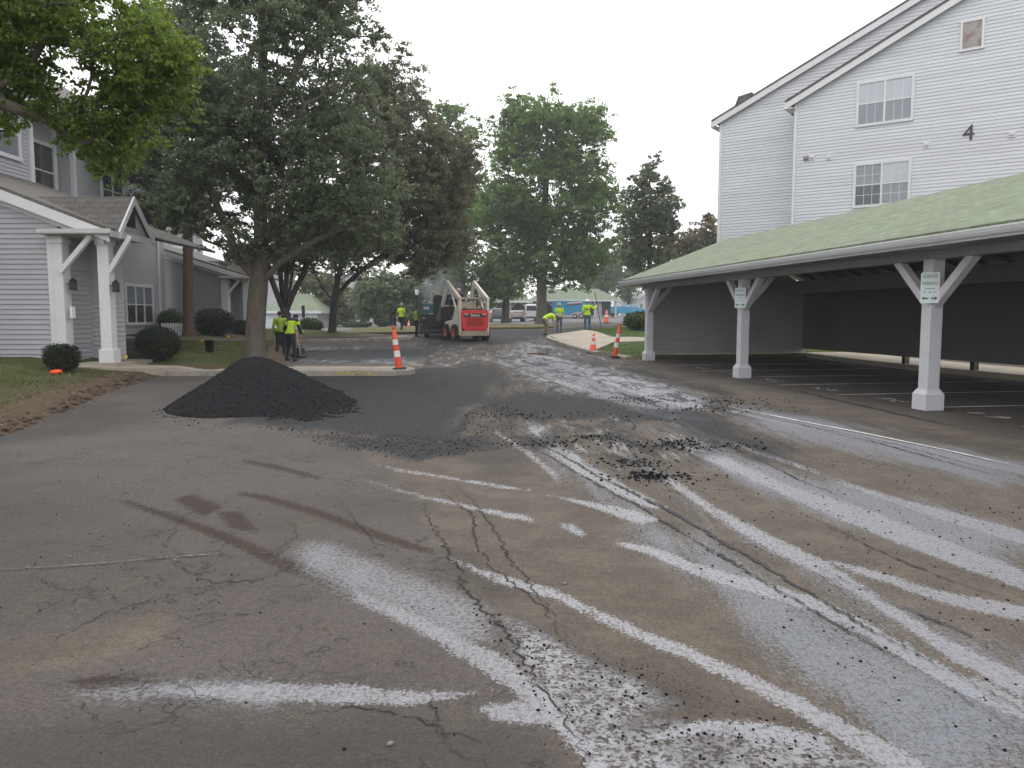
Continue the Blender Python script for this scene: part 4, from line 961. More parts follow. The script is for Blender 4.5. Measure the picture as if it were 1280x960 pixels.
# ---- long carport
cp = thing('carport', 'long green-roofed carport with white Y-braced posts and shaded board walls on the right', 'carport', (*CO, 0))
A3, B3 = Vector((*ca, 0)), Vector((*cb, 0))
def C3(s, t, z): return Vector((*CO, 0)) + A3 * s + B3 * t + Vector((0, 0, z))
s0, s1 = -9.5, 15.35; ez, rz_ = 2.93, 4.42; eb, rb, bb = -0.72, 3.15, 7.0
Mc = Matrix((A3, B3, Vector((0, 0, 1)))).transposed().to_4x4()
mb = MB()
slope(mb, C3(s0, eb, ez), C3(s1, eb, ez), C3(s1, rb, rz_), C3(s0, rb, rz_), 0.05)
slope(mb, C3(s0, bb, ez), C3(s1, bb, ez), C3(s1, rb, rz_), C3(s0, rb, rz_), 0.05)
mb.build('roof', M_GREEN, cp)
mb = MB()   # gutter, drip edge, fascia, soffit
fascia(mb, C3(s0, eb - 0.005, ez - 0.06), C3(s1, eb - 0.005, ez - 0.06), 0.15, 0.03, B3)
g0 = [(-0.115, 0.0), (-0.115, -0.02), (-0.095, -0.07), (-0.07, -0.11), (-0.01, -0.11), (-0.01, -0.10), (-0.065, -0.10), (-0.085, -0.065), (-0.10, -0.02), (-0.10, 0.0)]
n_ = len(g0); vs = [C3(s, eb + a, ez - 0.055 + z) for s in (s0, s1 + 0.05) for a, z in g0]
mb.add(vs, [(i, (i + 1) % n_, n_ + (i + 1) % n_, n_ + i) for i in range(n_)])
mb.build('gutter', M_TRIM, cp)
mb = MB()
fascia(mb, C3(s1 + 0.01, eb, ez - 0.04), C3(s1 + 0.01, rb, rz_ - 0.04), 0.20, 0.04, A3); fascia(mb, C3(s1 + 0.01, bb, ez - 0.04), C3(s1 + 0.01, rb, rz_ - 0.04), 0.20, 0.04, A3)
mb.build('rake_board', M_TRIM, cp)
mb = MB()
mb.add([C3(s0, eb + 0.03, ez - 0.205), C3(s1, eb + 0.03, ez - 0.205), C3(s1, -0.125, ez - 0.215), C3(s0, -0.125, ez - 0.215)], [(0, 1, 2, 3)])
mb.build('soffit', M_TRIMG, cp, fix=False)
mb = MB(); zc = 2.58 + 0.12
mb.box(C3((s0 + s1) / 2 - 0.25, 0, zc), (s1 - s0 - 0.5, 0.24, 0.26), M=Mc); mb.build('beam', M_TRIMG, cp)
mb = MB()
for s in np.arange(-9, 15.2, 0.9):
    mb.bar(C3(s, eb + 0.1, ez - 0.13), C3(s, rb, rz_ - 0.14), 0.05, 0.15); mb.bar(C3(s, bb - 0.1, ez - 0.13), C3(s, rb, rz_ - 0.14), 0.05, 0.15)
mb.build('rafters', M_DARK, cp)
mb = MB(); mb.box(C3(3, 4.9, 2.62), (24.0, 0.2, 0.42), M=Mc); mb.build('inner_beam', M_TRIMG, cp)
mb = MB(); mb.add([C3(s0 + 0.1, eb + 0.15, ez - 0.10), C3(s1 - 0.1, eb + 0.15, ez - 0.10), C3(s1 - 0.1, rb, rz_ - 0.10), C3(s0 + 0.1, rb, rz_ - 0.10), C3(s1 - 0.1, bb - 0.15, ez - 0.10), C3(s0 + 0.1, bb - 0.15, ez - 0.10)], [(0, 1, 2, 3), (3, 2, 4, 5)]); mb.build('roof_deck', M_DARK, cp, fix=False)
zf = 0.02
for s in (-7.05, 0.0, 7.05, 14.35):
    c = C3(s, 0, 0); c.z = tz(c.x, c.y)
    mb = MB(); h = 0.235
    mb.box((c.x, c.y, (c.z + 2.58) / 2), (h, h, 2.58 - c.z), M=Mc, bev=0.012)
    p = mb.build('post', M_POST, cp)
    mb = MB(); H = 0.36 if s < 10 else 0.34
    b_ = [(0.175, 0), (0.175, H - 0.09), (0.13, H - 0.01), (0.13, H)]
    vs = [Vector((c.x, c.y, c.z)) + A3 * (sx * r) + B3 * (sy * r) + Vector((0, 0, z)) for r, z in b_ for sx, sy in ((1, 1), (-1, 1), (-1, -1), (1, -1))]
    mb.add(vs, [(i * 4 + k, i * 4 + (k + 1) % 4, (i + 1) * 4 + (k + 1) % 4, (i + 1) * 4 + k) for i in range(3) for k in range(4)] + [(12, 13, 14, 15)])
    mb.build('plinth', M_POST, p)
    for sg in (-1, 1):
        if s > 14 and sg > 0: continue
        mb = MB(); a = C3(s + sg * 0.10, 0, 1.83); b2 = C3(s + sg * 0.92, 0, 2.60)
        mb.bar(a - (b2 - a).normalized() * 0.05, b2, 0.14, 0.14); mb.build('brace', M_POST, p)
    mb = MB(); a = C3(s, 0.10, 1.9); b2 = C3(s, 0.78, 2.66)
    mb.bar(a, b2, 0.12, 0.14); mb.build('brace', M_POST, p)
for s in (-7.05, -1.5, 3.4, 6.6, 9.4):
    mb = MB(); c = C3(s, 6.5, 0); mb.box((c.x, c.y, 1.3), (0.15, 0.15, 2.7), M=Mc); mb.build('rear_post', M_DARK, cp)
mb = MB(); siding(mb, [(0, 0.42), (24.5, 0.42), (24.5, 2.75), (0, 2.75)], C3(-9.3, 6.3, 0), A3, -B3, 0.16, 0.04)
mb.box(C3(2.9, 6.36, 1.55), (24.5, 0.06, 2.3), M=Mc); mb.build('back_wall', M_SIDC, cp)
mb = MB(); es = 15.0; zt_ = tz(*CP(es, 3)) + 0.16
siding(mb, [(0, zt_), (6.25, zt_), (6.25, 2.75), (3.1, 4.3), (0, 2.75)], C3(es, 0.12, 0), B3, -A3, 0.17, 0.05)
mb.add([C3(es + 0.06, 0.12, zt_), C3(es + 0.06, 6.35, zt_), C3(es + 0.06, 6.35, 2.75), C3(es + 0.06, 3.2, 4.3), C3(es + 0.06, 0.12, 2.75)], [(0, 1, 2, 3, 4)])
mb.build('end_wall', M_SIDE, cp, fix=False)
attach(cp)
# bay lines and worn stencils on the carport floor
for s in (-6.9, -4.5, -2.2, 0.15, 2.45, 4.75, 7.1, 9.4, 11.8):
    ribbon('bay_line', [CP(s, -0.15), CP(s, 5.6)], 0.085, M_PWHITE, 0.0, 0.3, world=True, taper=False, seed=int(s * 10) + 200)
rng = np.random.RandomState(21)
for s in (-5.6, -1.0, 1.35, 3.6, 6.0, 8.4, 10.6):
    mb = MB()
    for k in range(2):
        for j in range(5):
            p = CP(s + (k - 0.5) * 0.46 + rng.uniform(-.13, .13), 0.32 + rng.uniform(-.15, .15)); a = rng.uniform(0, 3.1); l = rng.uniform(0.05, 0.16)
            d = np.array([math.cos(a), math.sin(a)]) * l; e = np.array([-d[1], d[0]]) / l * 0.022
            mb.add([(*(p - d - e), tz(*p) + 0.010 + 0.0008 * (k * 5 + j)), (*(p + d - e), tz(*p) + 0.010 + 0.0008 * (k * 5 + j)), (*(p + d + e * 0.4), tz(*p) + 0.010 + 0.0008 * (k * 5 + j)), (*(p - d + e), tz(*p) + 0.010 + 0.0008 * (k * 5 + j))], [(0, 1, 2, 3)])
    struct(mb.build('bay_stencil', M_PWHITE, fix=False))
# signs on the posts
M_SIGN = mat('sign_white', (0.62, 0.68, 0.67), 0.4, 0.04, 8); M_SGREEN = mat('sign_green', (0.03, 0.16, 0.12), 0.5, 0.1, 8); M_SGR = mat('sign_faded', (0.22, 0.33, 0.32), 0.5, 0.1, 8)
def parking_sign(s, label, two=False):
    root_p = C3(s, -0.124, 2.10) - A3 * 0.0
    nd = (-B3 * 0.75 - A3 * 0.66).normalized(); ud = Vector((nd.y * -1, nd.x, 0)) ; ud = Vector((-nd.y, nd.x, 0))
    pos = C3(s, -0.16, 2.09) - A3 * 0.13
    rt = thing('parking_sign', label, 'sign', pos)
    Ms = Matrix((ud, Vector((0, 0, 1)), nd)).transposed().to_4x4()
    mb = MB(); w_, h_ = 0.145, 0.26; rr_ = 0.025
    pl = []
    for cx, cy, a0 in ((w_ - rr_, h_ - rr_, 0), (-w_ + rr_, h_ - rr_, 90), (-w_ + rr_, -h_ + rr_, 180), (w_ - rr_, -h_ + rr_, 270)):
        for k in range(4): a = R(a0 + k * 30); pl.append((cx + rr_ * math.cos(a), cy + rr_ * math.sin(a)))
    mb.prism(pl, 0.006, Ms); mb.build('panel', M_SIGN, rt)
    def T_(txt, sz, y, m, sx=1.0): text_part('lettering', txt, sz, m, Matrix.Translation(nd * 0.0075) @ Ms @ Matrix.Translation((0, y, 0)), rt, 0.0008, sx=sx)
    T_('RESERVED', 0.085, 0.19, M_SGREEN, 0.62); T_('PARKING', 0.085, 0.07, M_SGREEN, 0.68); T_('TENANTS', 0.03, -0.015, M_SGR) if False else None
    mb = MB()
    for k, yy in enumerate((-0.015, -0.075)):
        for j in range(3 if k else 1):
            l = 0.075 if k == 0 else 0.022; xx = 0 if k == 0 else (j - 1) * 0.08
            mb.prism([(xx - l, yy - 0.009), (xx + l, yy - 0.009), (xx + l, yy + 0.009), (xx - l, yy + 0.009)], 0.0015, Ms, c=nd * 0.0065)
    mb.build('faded_line', M_SGR, rt)
    for sg in (-1, 1):
        mb = MB(); x = sg * 0.07; mb.prism([(x - sg * 0.045, -0.165), (x + sg * 0.01, -0.165), (x + sg * 0.01, -0.145), (x + sg * 0.055, -0.178), (x + sg * 0.01, -0.212), (x + sg * 0.01, -0.192), (x - sg * 0.045, -0.192)], 0.0015, Ms, c=nd * 0.0065); mb.build('arrow', M_SGREEN, rt)
    return rt
parking_sign(0.0, 'pale reserved parking sign with green arrows on the carport post nearest the camera')
parking_sign(7.05, 'small reserved parking sign on the carport post second from the camera')

# ---- left apartment building with its porch wing
M_INT = mat('porch_shade', (0.30, 0.29, 0.29), 0.7, 0.08, 2)
X1, Y1 = Vector((1, 0, 0)), Vector((0, 1, 0))
def wing(root, Yw, pxs, zbase, sid, xl, sc, lantern=True, door=True):
    """a wing's gable wall facing the camera with a bracketed porch at its right-hand end.
    pxs: photo x of wall end, right column, porch tip; photo y of rake at left / right, ridge, eave"""
    pw, pc, pt_, xa, ya, xb, yb, yr, ye = pxs
    xw = P(pw, 396, Yw)[0]; xc = P(pc, 396, Yw)[0]; xt = P(pt_, 396, Yw)[0]
    a = P(xa, ya, Yw); b = P(xb, yb, Yw); sl_ = (a[2] - b[2]) / (b[0] - a[0]); zl = a[2] + sl_ * (a[0] - xl); ze = P(640, ye, Yw)[2]; zr = P(640, yr, Yw + 0.8 * sc)[2]
    f = lambda x: a[2] + sl_ * (a[0] - x)
    mb = MB(); siding(mb, [(0, zbase - 0.15), (xw - xl, zbase - 0.15), (xw - xl, f(xw)), (0, zl)], (xl, Yw, 0), X1, -Y1, 0.132, 0.034)
    siding(mb, [(0, zbase - 0.15), (1.4, zbase - 0.15), (1.4, ze), (0, ze)], (xw, Yw + 0.02, 0), Y1, X1, 0.132, 0.03)
    # recess behind the porch
    siding(mb, [(0, zbase - 0.1), (xc - xw - 0.12, zbase - 0.1), (xc - xw - 0.12, ze), (0, ze)], (xw, Yw + 1.4 * sc, 0), X1, -Y1, 0.132, 0.03)
    mb.build('wall', sid, root)
    mb = MB()   # main roof plane behind the rake, running back
    d = 0.25
    slope(mb, (xl, Yw - d, zl + 0.12), (xb[0] if False else b[0] + 0.25, Yw - d, f(b[0] + 0.25) + 0.12), (b[0] + 0.25, Yw + 7, f(b[0] + 0.25) + 0.12), (xl, Yw + 7, zl + 0.12), 0.08)
    mb.build('roof', M_SHIN, root)
    mb = MB(); fascia(mb, (xl, Yw - d - 0.03, zl + 0.03), (b[0] + 0.27, Yw - d - 0.03, f(b[0] + 0.27) + 0.03), 0.27 * sc, 0.05, Y1)
    fascia(mb, (xl, Yw - 0.04, zl - 0.22), (b[0], Yw - 0.04, f(b[0]) - 0.22), 0.16 * sc, 0.03, Y1)
    mb.build('rake_board', M_TRIM, root)
    # porch roof with its own ridge running left-right and a little gable at the tip
    y0, y1, yrd = Yw + 0.05 * sc, Yw + 2.0 * sc, Yw + 0.9 * sc; xs = xw - 2.6 * sc
    mb = MB(); slope(mb, (xs, y0, ze + 0.02), (xt, y0, ze + 0.02), (xt, yrd, zr), (xs, yrd, zr), 0.06)
    slope(mb, (xs, y1, ze + 0.02), (xt, y1, ze + 0.02), (xt, yrd, zr), (xs, yrd, zr), 0.06); mb.build('porch_roof', M_SHIN, root)
    mb = MB(); siding(mb, [(0, ze), (y1 - y0, ze), (yrd - y0, zr - 0.05)], (xt - 0.12, y0, 0), Y1, X1, 0.11, 0.016)
    gb = mb.build('porch_gable', sid, root)
    mb = MB(); c = (xt - 0.095, yrd, ze + 0.42 * (zr - ze)); r_ = 0.22 * sc
    pl = [(-r_, -r_), (r_, -r_), (r_, 0.2 * r_)] + [(r_ * math.cos(R(t)), 0.2 * r_ + r_ * math.sin(R(t))) for t in range(20, 161, 20)] + [(-r_, 0.2 * r_)]
    mb.prism(pl, 0.03, Matrix((Y1, Vector((0, 0, 1)), X1)).transposed().to_4x4(), c=c); mb.build('vent', M_BLACK, gb)
    mb = MB(); fascia(mb, (xt, y0 - 0.03, ze), (xt, yrd, zr), 0.2 * sc, 0.05, X1); fascia(mb, (xt, y1, ze), (xt, yrd, zr), 0.2 * sc, 0.05, X1)
    mb.build('gable_trim', M_TRIM, gb)
    mb = MB(); zs = ze - 0.09 * sc; xq = xw - 0.3 * sc; y0 = Yw - 0.42 * sc
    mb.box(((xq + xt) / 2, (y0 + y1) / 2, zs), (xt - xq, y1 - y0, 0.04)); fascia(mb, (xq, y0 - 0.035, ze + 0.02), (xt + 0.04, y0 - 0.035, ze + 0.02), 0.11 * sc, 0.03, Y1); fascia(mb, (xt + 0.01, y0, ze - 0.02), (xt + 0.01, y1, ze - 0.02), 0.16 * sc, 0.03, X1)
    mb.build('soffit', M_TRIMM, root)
    # columns
    mb = MB(); cw = 0.27 * sc
    mb.box((xw - 0.02, Yw + 0.10, (zbase + zs) / 2), (cw, 0.36, zs - zbase - 0.06), bev=0.015); mb.box((xw - 0.16 * sc - 0.06, Yw - 0.035, (zbase + zs) / 2), (0.13 * sc, 0.06, zs - zbase - 0.1))
    mb.box((xw - 0.02, Yw + 0.1, zs - 0.17), (cw * 1.3, 0.44, 0.12)); mb.build('column', M_TRIM, root)
    mb = MB(); mb.box((xc, Yw + 0.25, (zbase + zs) / 2), (cw * 1.1, cw * 1.1, zs - zbase - 0.06), bev=0.015); mb.box((xc, Yw + 0.25, zbase + 0.15), (cw * 1.5, cw * 1.5, 0.44 * sc), bev=0.03)
    mb.box((xc, Yw + 0.25, zs - 0.16), (cw * 1.35, cw * 1.35, 0.2)); mb.build('column', M_TRIM, root)
    for (x0_, y_, dx) in ((xw + 0.1 * sc, Yw - 0.15, 0.85), (xc + 0.1 * sc, Yw + 0.2, 0.62)):
        mb = MB(); mb.bar((x0_, y_, zs - 0.98 * sc), (x0_ + dx * sc, y_, zs - 0.03), 0.12 * sc, 0.12 * sc); mb.build('bracket', M_TRIM, root)
    if lantern:
        for (x_, y_, z_) in ((xw + 0.30, Yw + 0.05, zbase + 2.05), (xc + 0.32, Yw + 0.1, zbase + 2.0)):
            mb = MB(); mb.box((x_, y_, z_), (0.14, 0.14, 0.24), bev=0.02); mb.lathe([(0.11, 0.12), (0.0, 0.22)], (x_, y_, z_), 8); mb.bar((x_ - 0.15, y_, z_ + 0.05), (x_, y_, z_ + 0.05), 0.03, 0.03)
            mb.build('wall_lantern', M_BLACK, root)
        mb = MB(); mb.box((xw + 0.28, Yw + 0.0, zbase + 1.35), (0.05, 0.16, 0.3)); mb.build('notice_plate', M_WHITE, root)
    mb = MB(); mb.box(((xw + xc) / 2, Yw + 1.0, zbase - 0.06), (xc - xw + 0.9, 2.6, 0.14)); mb.build('porch_floor', M_CONC, root)
    mb = MB(); mb.box(((xl + xw) / 2, Yw + 0.04, zbase - 0.2), (xw - xl, 0.06, 0.4)); mb.build('foundation', M_CURB, root)
bl = thing('apartment_building', 'grey sided apartment building with a bracketed entrance porch, near left behind the round bush', 'building', (-13, 20.5, 0.37))
wing(bl, 20.45, (78, 129, 152, 0, 237, 130, 287, 245, 289), 0.37, M_SIDL, -21.0, 1.0)
# long three-storey front running away behind the wing
def facade(root, segs, sid):
    mb = MB()
    for X, ya, yb, zt in segs: siding(mb, [(0, 0.2), (yb - ya, 0.2), (yb - ya, zt), (0, zt)], (X, ya, 0), Y1, X1, 0.128, 0.02)
    for (Xa, _, yb, za), (Xb, ya, _, zb_) in zip(segs[:-1], segs[1:]):
        if abs(Xa - Xb) > 0.05:
            if Xa > Xb: siding(mb, [(0, 0.2), (Xa - Xb, 0.2), (Xa - Xb, za), (0, za)], (Xb, yb, 0), X1, Y1, 0.128, 0.02)
            else: siding(mb, [(0, 0.2), (Xb - Xa, 0.2), (Xb - Xa, zb_), (0, zb_)], (Xa, ya, 0), X1, -Y1, 0.128, 0.02)
    mb.build('front_wall', sid, root)
segs = [(-16.5, 14.0, 26.9, 8.9), (-17.6, 26.9, 30.3, 8.9), (-17.0, 30.3, 37.9, 9.2)]
facade(bl, segs, M_SIDL)
mb = MB()
slope(mb, (-15.9, 13.5, 8.9), (-15.9, 27.4, 8.9), (-22, 27.4, 12.6), (-22, 13.5, 12.6), 0.12); slope(mb, (-16.3, 27.4, 9.2), (-16.3, 38.2, 9.2), (-22, 38.2, 12.9), (-22, 27.4, 12.9), 0.12)
mb.build('main_roof', M_SHIN, bl)
mb = MB(); fascia(mb, (-15.87, 13.5, 8.85), (-15.87, 27.4, 8.85), 0.25, 0.05, X1); fascia(mb, (-16.27, 27.4, 9.15), (-16.27, 38.2, 9.15), 0.25, 0.05, X1)
mb.box((-16.3, 20.5, 8.62), (0.85, 13.6, 0.03)); mb.box((-16.9, 32.8, 8.92), (1.2, 10.6, 0.03)); mb.build('eave_trim', M_TRIM, bl)
for X, Y_ in ((-16.47, 26.86), (-17.0, 30.36), (-17.57, 30.1), (-17.0, 37.2)):
    mb = MB(); mb.box((X, Y_, 4.5), (0.14, 0.18, 8.6)); mb.build('corner_board', M_TRIM, bl)
for X, ya, yb, za, zb_, c, gl in ((-16.5, 22.6, 26.2, 6.9, 8.35, 3, M_GLASSM), (-16.5, 22.6, 26.2, 4.2, 5.6, 3, M_GLASSM), (-17.6, 28.4, 30.0, 6.1, 8.0, 1, M_GLASS), (-17.6, 28.4, 30.0, 3.4, 5.2, 1, M_GLASS),
                             (-17.0, 32.4, 34.0, 5.9, 7.9, 2, M_GLASS), (-17.0, 34.0, 36.4, 1.35, 2.95, 3, [(M_GLASS, M_GLASSM)])):
    window(bl, (X, 0, 0), Y1, X1, ya, yb, za, zb_, c, gl, 2, (0, 0), 0.13)
attach(bl)
bl2 = thing('apartment_building', 'taupe sided building wing with a white porch column, behind the red-barked trunk', 'building', (-16, 38, 0.7))
wing(bl2, 38.2, (284, 306, 316, 232, 322, 303, 344, 326, 346), 0.72, M_SIDG, -18.5, 0.82, False)
mb = MB(); siding(mb, [(0, 0.5), (3.9, 0.5), (3.9, 8.2), (0, 8.2)], (-22.6, 47, 0), X1, -Y1, 0.14, 0.03); mb.build('tall_wall', M_SIDL, bl2); mb = MB(); siding(mb, [(0, 0.5), (1.9, 0.5), (1.9, 4.4), (0, 4.4)], (-18.7, 50, 0), X1, -Y1, 0.14, 0.03)
mb.build('low_wall', M_SIDL, bl2)
mb = MB(); slope(mb, (-23, 46.5, 8.1), (-18.2, 46.5, 8.1), (-18.2, 52, 11), (-23, 52, 11), 0.1); mb.build('tall_roof', M_SHIN, bl2)
window(bl2, (-22.6, 47, 0), X1, -Y1, 2.2, 3.4, 4.2, 5.7, 2, M_GLASS, 2, (0, 0), 0.13); window(bl2, (-18.7, 50, 0), X1, -Y1, 0.7, 1.4, 2.0, 3.3, 1, M_GLASS, 2, (0, 0), 0.13)
attach(bl2)
# ================================================================== TREES AND SHRUBS
ML_PEAR = leaf_mat('pear_leaf', (0.085, 0.112, 0.063), (0.149, 0.183, 0.100), (0.226, 0.254, 0.146), 0.5)
ML_PEAR2 = leaf_mat('rusty_leaf', (0.094, 0.113, 0.062), (0.162, 0.175, 0.091), (0.240, 0.198, 0.120), 0.5)
ML_DARK = leaf_mat('dark_leaf', (0.048, 0.071, 0.039), (0.085, 0.115, 0.057), (0.132, 0.159, 0.081), 0.4)
ML_OAK = leaf_mat('bright_leaf', (0.075, 0.131, 0.022), (0.144, 0.219, 0.037), (0.237, 0.312, 0.062), 0.55)
ML_MAPLE = leaf_mat('maple_leaf', (0.076, 0.132, 0.034), (0.137, 0.217, 0.054), (0.213, 0.287, 0.085), 0.52)
ML_FAR = leaf_mat('grey_green_leaf', (0.109, 0.140, 0.074), (0.172, 0.207, 0.109), (0.241, 0.241, 0.144), 0.5)
ML_YEL = leaf_mat('yellow_green_leaf', (0.075, 0.10, 0.025), (0.125, 0.155, 0.04), (0.20, 0.19, 0.06), 0.4)
ML_AUT = leaf_mat('autumn_leaf', (0.07, 0.085, 0.04), (0.13, 0.12, 0.05), (0.25, 0.15, 0.06), 0.35)
ML_BUSH = leaf_mat('bush_leaf', (0.010, 0.017, 0.008), (0.019, 0.028, 0.012), (0.04, 0.052, 0.022), 0.15)
ML_BUSHG = leaf_mat('light_bush_leaf', (0.045, 0.07, 0.02), (0.075, 0.11, 0.03), (0.11, 0.145, 0.05), 0.25)

def leaves_arrays(cent, rad, per, size, rng, flat=0.8, up=0.25, shell=0.55, tw=0):
    n = len(cent) * per
    if tw:          # leaves gather on short twigs inside every clump
        m = len(cent) * tw; tc = np.repeat(cent, tw, 0); trd = np.repeat(rad, tw)[:, None]
        dd = rng.normal(0, 1, (m, 3)); dd /= np.linalg.norm(dd, axis=1)[:, None]
        tc = tc + dd * rng.rand(m, 1) ** 0.45 * trd * np.array([1, 1, flat])
        cent = tc; rad = np.repeat(rad, tw) * rng.uniform(0.22, 0.46, m); per = max(1, per // tw); n = m * per; flat = flat * 0.62
    c = np.repeat(cent, per, 0); r = np.repeat(rad, per)[:, None]
    d = rng.normal(0, 1, (n, 3)); d /= np.linalg.norm(d, axis=1)[:, None]
    rr = rng.rand(n, 1) ** shell
    p = c + d * rr * r * np.array([1, 1, flat])
    nrm = rng.normal(0, 1, (n, 3)) + d * 0.4 + np.array([0, 0, up]); nrm /= np.linalg.norm(nrm, axis=1)[:, None]
    a = np.cross(nrm, rng.normal(0, 1, (n, 3))); a /= np.linalg.norm(a, axis=1)[:, None]
    b = np.cross(nrm, a)
    s = size * rng.uniform(0.65, 1.35, (n, 1))
    droop = nrm * s * 0.12
    v = np.stack([p - a * s * 0.55, p + b * s * 0.30 + droop, p + a * s * 0.60, p - b * s * 0.30 + droop], 1).reshape(-1, 3)
    f = np.arange(n * 4).reshape(n, 4)
    return v, f, np.repeat(rng.rand(n), 4)

def grow(trunk, cents, rng, r0, tip=0.012, bend=0.12, start=0.25, bias=0.9, limbs=()):
    """attach clump centres to the trunk along short paths; returns polylines with radii (pipe model)"""
    nodes = [Vector(p) for p in trunk]; par = [-1] + list(range(len(trunk) - 1))
    first = max(1, int(len(trunk) * start))
    for lb in limbs:         # heavy limbs leaving the trunk
        prev = min(range(len(nodes)), key=lambda i: (nodes[i] - Vector(lb[0])).length)
        for a, b in zip(lb[:-1], lb[1:]):
            for t in (0.25, 0.5, 0.75, 1.0): nodes.append(Vector(a).lerp(Vector(b), t)); par.append(prev); prev = len(nodes) - 1
    order = sorted(range(len(cents)), key=lambda i: min((Vector(cents[i]) - q).length for q in nodes[first:]))
    NP = np.array([q[:] for q in nodes])
    for i in order:
        c = np.array(cents[i]); d = c - NP; L = np.linalg.norm(d, axis=1)
        cost = L + bias * np.maximum(0, -(d[:, 2]) + 0.25 * L) ; cost[:first] += 1e3
        j = int(np.argmin(cost)); a, b = nodes[j], Vector(c); k = max(2, int((b - a).length / 0.45)); k = min(k, 7)
        prev = j
        off = Vector(rng.normal(0, 1, 3)) * (b - a).length * bend * 0.5
        for t in range(1, k + 1):
            s = t / k; q = a.lerp(b, s) + off * math.sin(math.pi * s) * 0.8 - Vector((0, 0, 1)) * 0.10 * (b - a).length * math.sin(math.pi * s)
            nodes.append(q); par.append(prev); prev = len(nodes) - 1
        NP = np.array([q[:] for q in nodes])
    n = len(nodes); w = np.zeros(n); ch = [[] for _ in range(n)]
    for i in range(n):
        if par[i] >= 0: ch[par[i]].append(i)
    for i in range(n - 1, -1, -1):
        pass
    order = list(range(n))[::-1]
    cnt = np.ones(n) * 0.2
    for i in sorted(order, key=lambda i: -i):
        if not ch[i]: cnt[i] = 1.0
    for i in order:
        if par[i] >= 0: cnt[par[i]] += cnt[i] if False else 0
    leafc = [0.0] * n
    def acc():
        # children always have larger indices than their parents
        for i in range(n - 1, -1, -1):
            if not ch[i]: leafc[i] += 1.0
            if par[i] >= 0: leafc[par[i]] += leafc[i]
    acc()
    tot = leafc[0]; rad = [max(tip, r0 * (c / tot) ** 0.48) for c in leafc]
    lines = []; seen = set()
    for i in range(n):
        if i in seen and i != 0: pass
    starts = [0] if n else []
    stack = [(None, 0)]
    while stack:
        p, i = stack.pop(); line = [] if p is None else [p]; cur = i
        while True:
            line.append(cur)
            if not ch[cur]: break
            big = max(ch[cur], key=lambda q: leafc[q])
            for q in ch[cur]:
                if q != big: stack.append((cur, q))
            cur = big
        if len(line) > 1:
            rr = [rad[q] for q in line]
            if p is not None: rr[0] = min(rr[1] * 1.25, rad[p])
            lines.append(([nodes[q] for q in line], rr))
    return lines

def tree(name, label, base, trunk, ells, mleaf, mbark, nclump, per, lsize, crad, r0, seed=1, cat='tree', group=None, flare=1.5, start=0.3, gap=0.0, bias=0.9, flat=0.8, hollow=0.35, mind=0.55, limbs=()):
    """ells: list of (centre, radii) in world space; trunk: polyline in world space"""
    rng = np.random.RandomState(seed); ctr = []
    vol = np.array([e[1][0] * e[1][1] * e[1][2] for e in ells]) ** 0.75; vol /= vol.sum()
    tries = 0
    while len(ctr) < nclump and tries < nclump * 60:
        tries += 1
        e = ells[rng.choice(len(ells), p=vol)]; d = rng.normal(0, 1, 3); d /= np.linalg.norm(d)
        r = rng.uniform(hollow ** 3, 1) ** (1 / 3)
        p = np.array(e[0]) + d * r * np.array(e[1])
        if gap and fbm(np.array([p[0] * 0.6 + p[1] * .35]), np.array([p[2] * 0.6]), seed)[0] < -gap: continue
        if ctr and mind > 0 and np.min(np.linalg.norm(np.array(ctr[-200:]) - p, axis=1)) < crad * mind * 0.6: continue
        ctr.append(p)
    ctr = np.array(ctr)
    rt = thing(name, label, cat, base, 0, group); b0 = np.array(base)
    lines = grow(trunk, ctr, rng, r0, start=start, bias=bias, limbs=limbs)
    mt, ml = MB(), MB()
    for k, (pl, rr) in enumerate(lines):
        if k == 0:
            rr = list(rr); L_ = len(trunk)
            for i in range(len(pl)):
                hgt = (pl[i] - pl[0]).length
                rr[i] = rr[i] * (1 + (flare - 1) * math.exp(-hgt / (0.9 * r0 + 0.15)))
        mt.tube([p - Vector(base) for p in pl], rr, 10 if max(rr) > 0.08 else (6 if max(rr) > 0.03 else 4), 0, True, False)
    mt.build('trunk', mbark, rt, fix=False)
    rad = crad * rng.uniform(0.7, 1.3, len(ctr))
    v, f, a = leaves_arrays(ctr - b0, rad, per, lsize, rng, flat, up=0.8, tw=11)
    fast_mesh('crown', v, f, mleaf, {'rnd': a}, parent=rt)
    return rt
def E(px, py, rx, ry, Y, depth=None, dy=0.0):
    c = P(px, py, Y + dy); k = Y / F
    return (c, (rx * k, (depth if depth else (rx + ry) / 2 * k * 0.9), ry * k))
def trunk_line(pxs, Y, z0):
    """photo points up the trunk at depth Y, first point put on the ground"""
    out = [P(x, y, Y) for x, y in pxs]; out[0][2] = z0; return out
def densify(pl, k=4):
    out = []
    for a, b in zip(pl[:-1], pl[1:]): out += [a + (b - a) * i / k for i in range(k)]
    return out + [pl[-1]]
lz = lambda x, y: float(lawnL(np.array(x), np.array(y)))

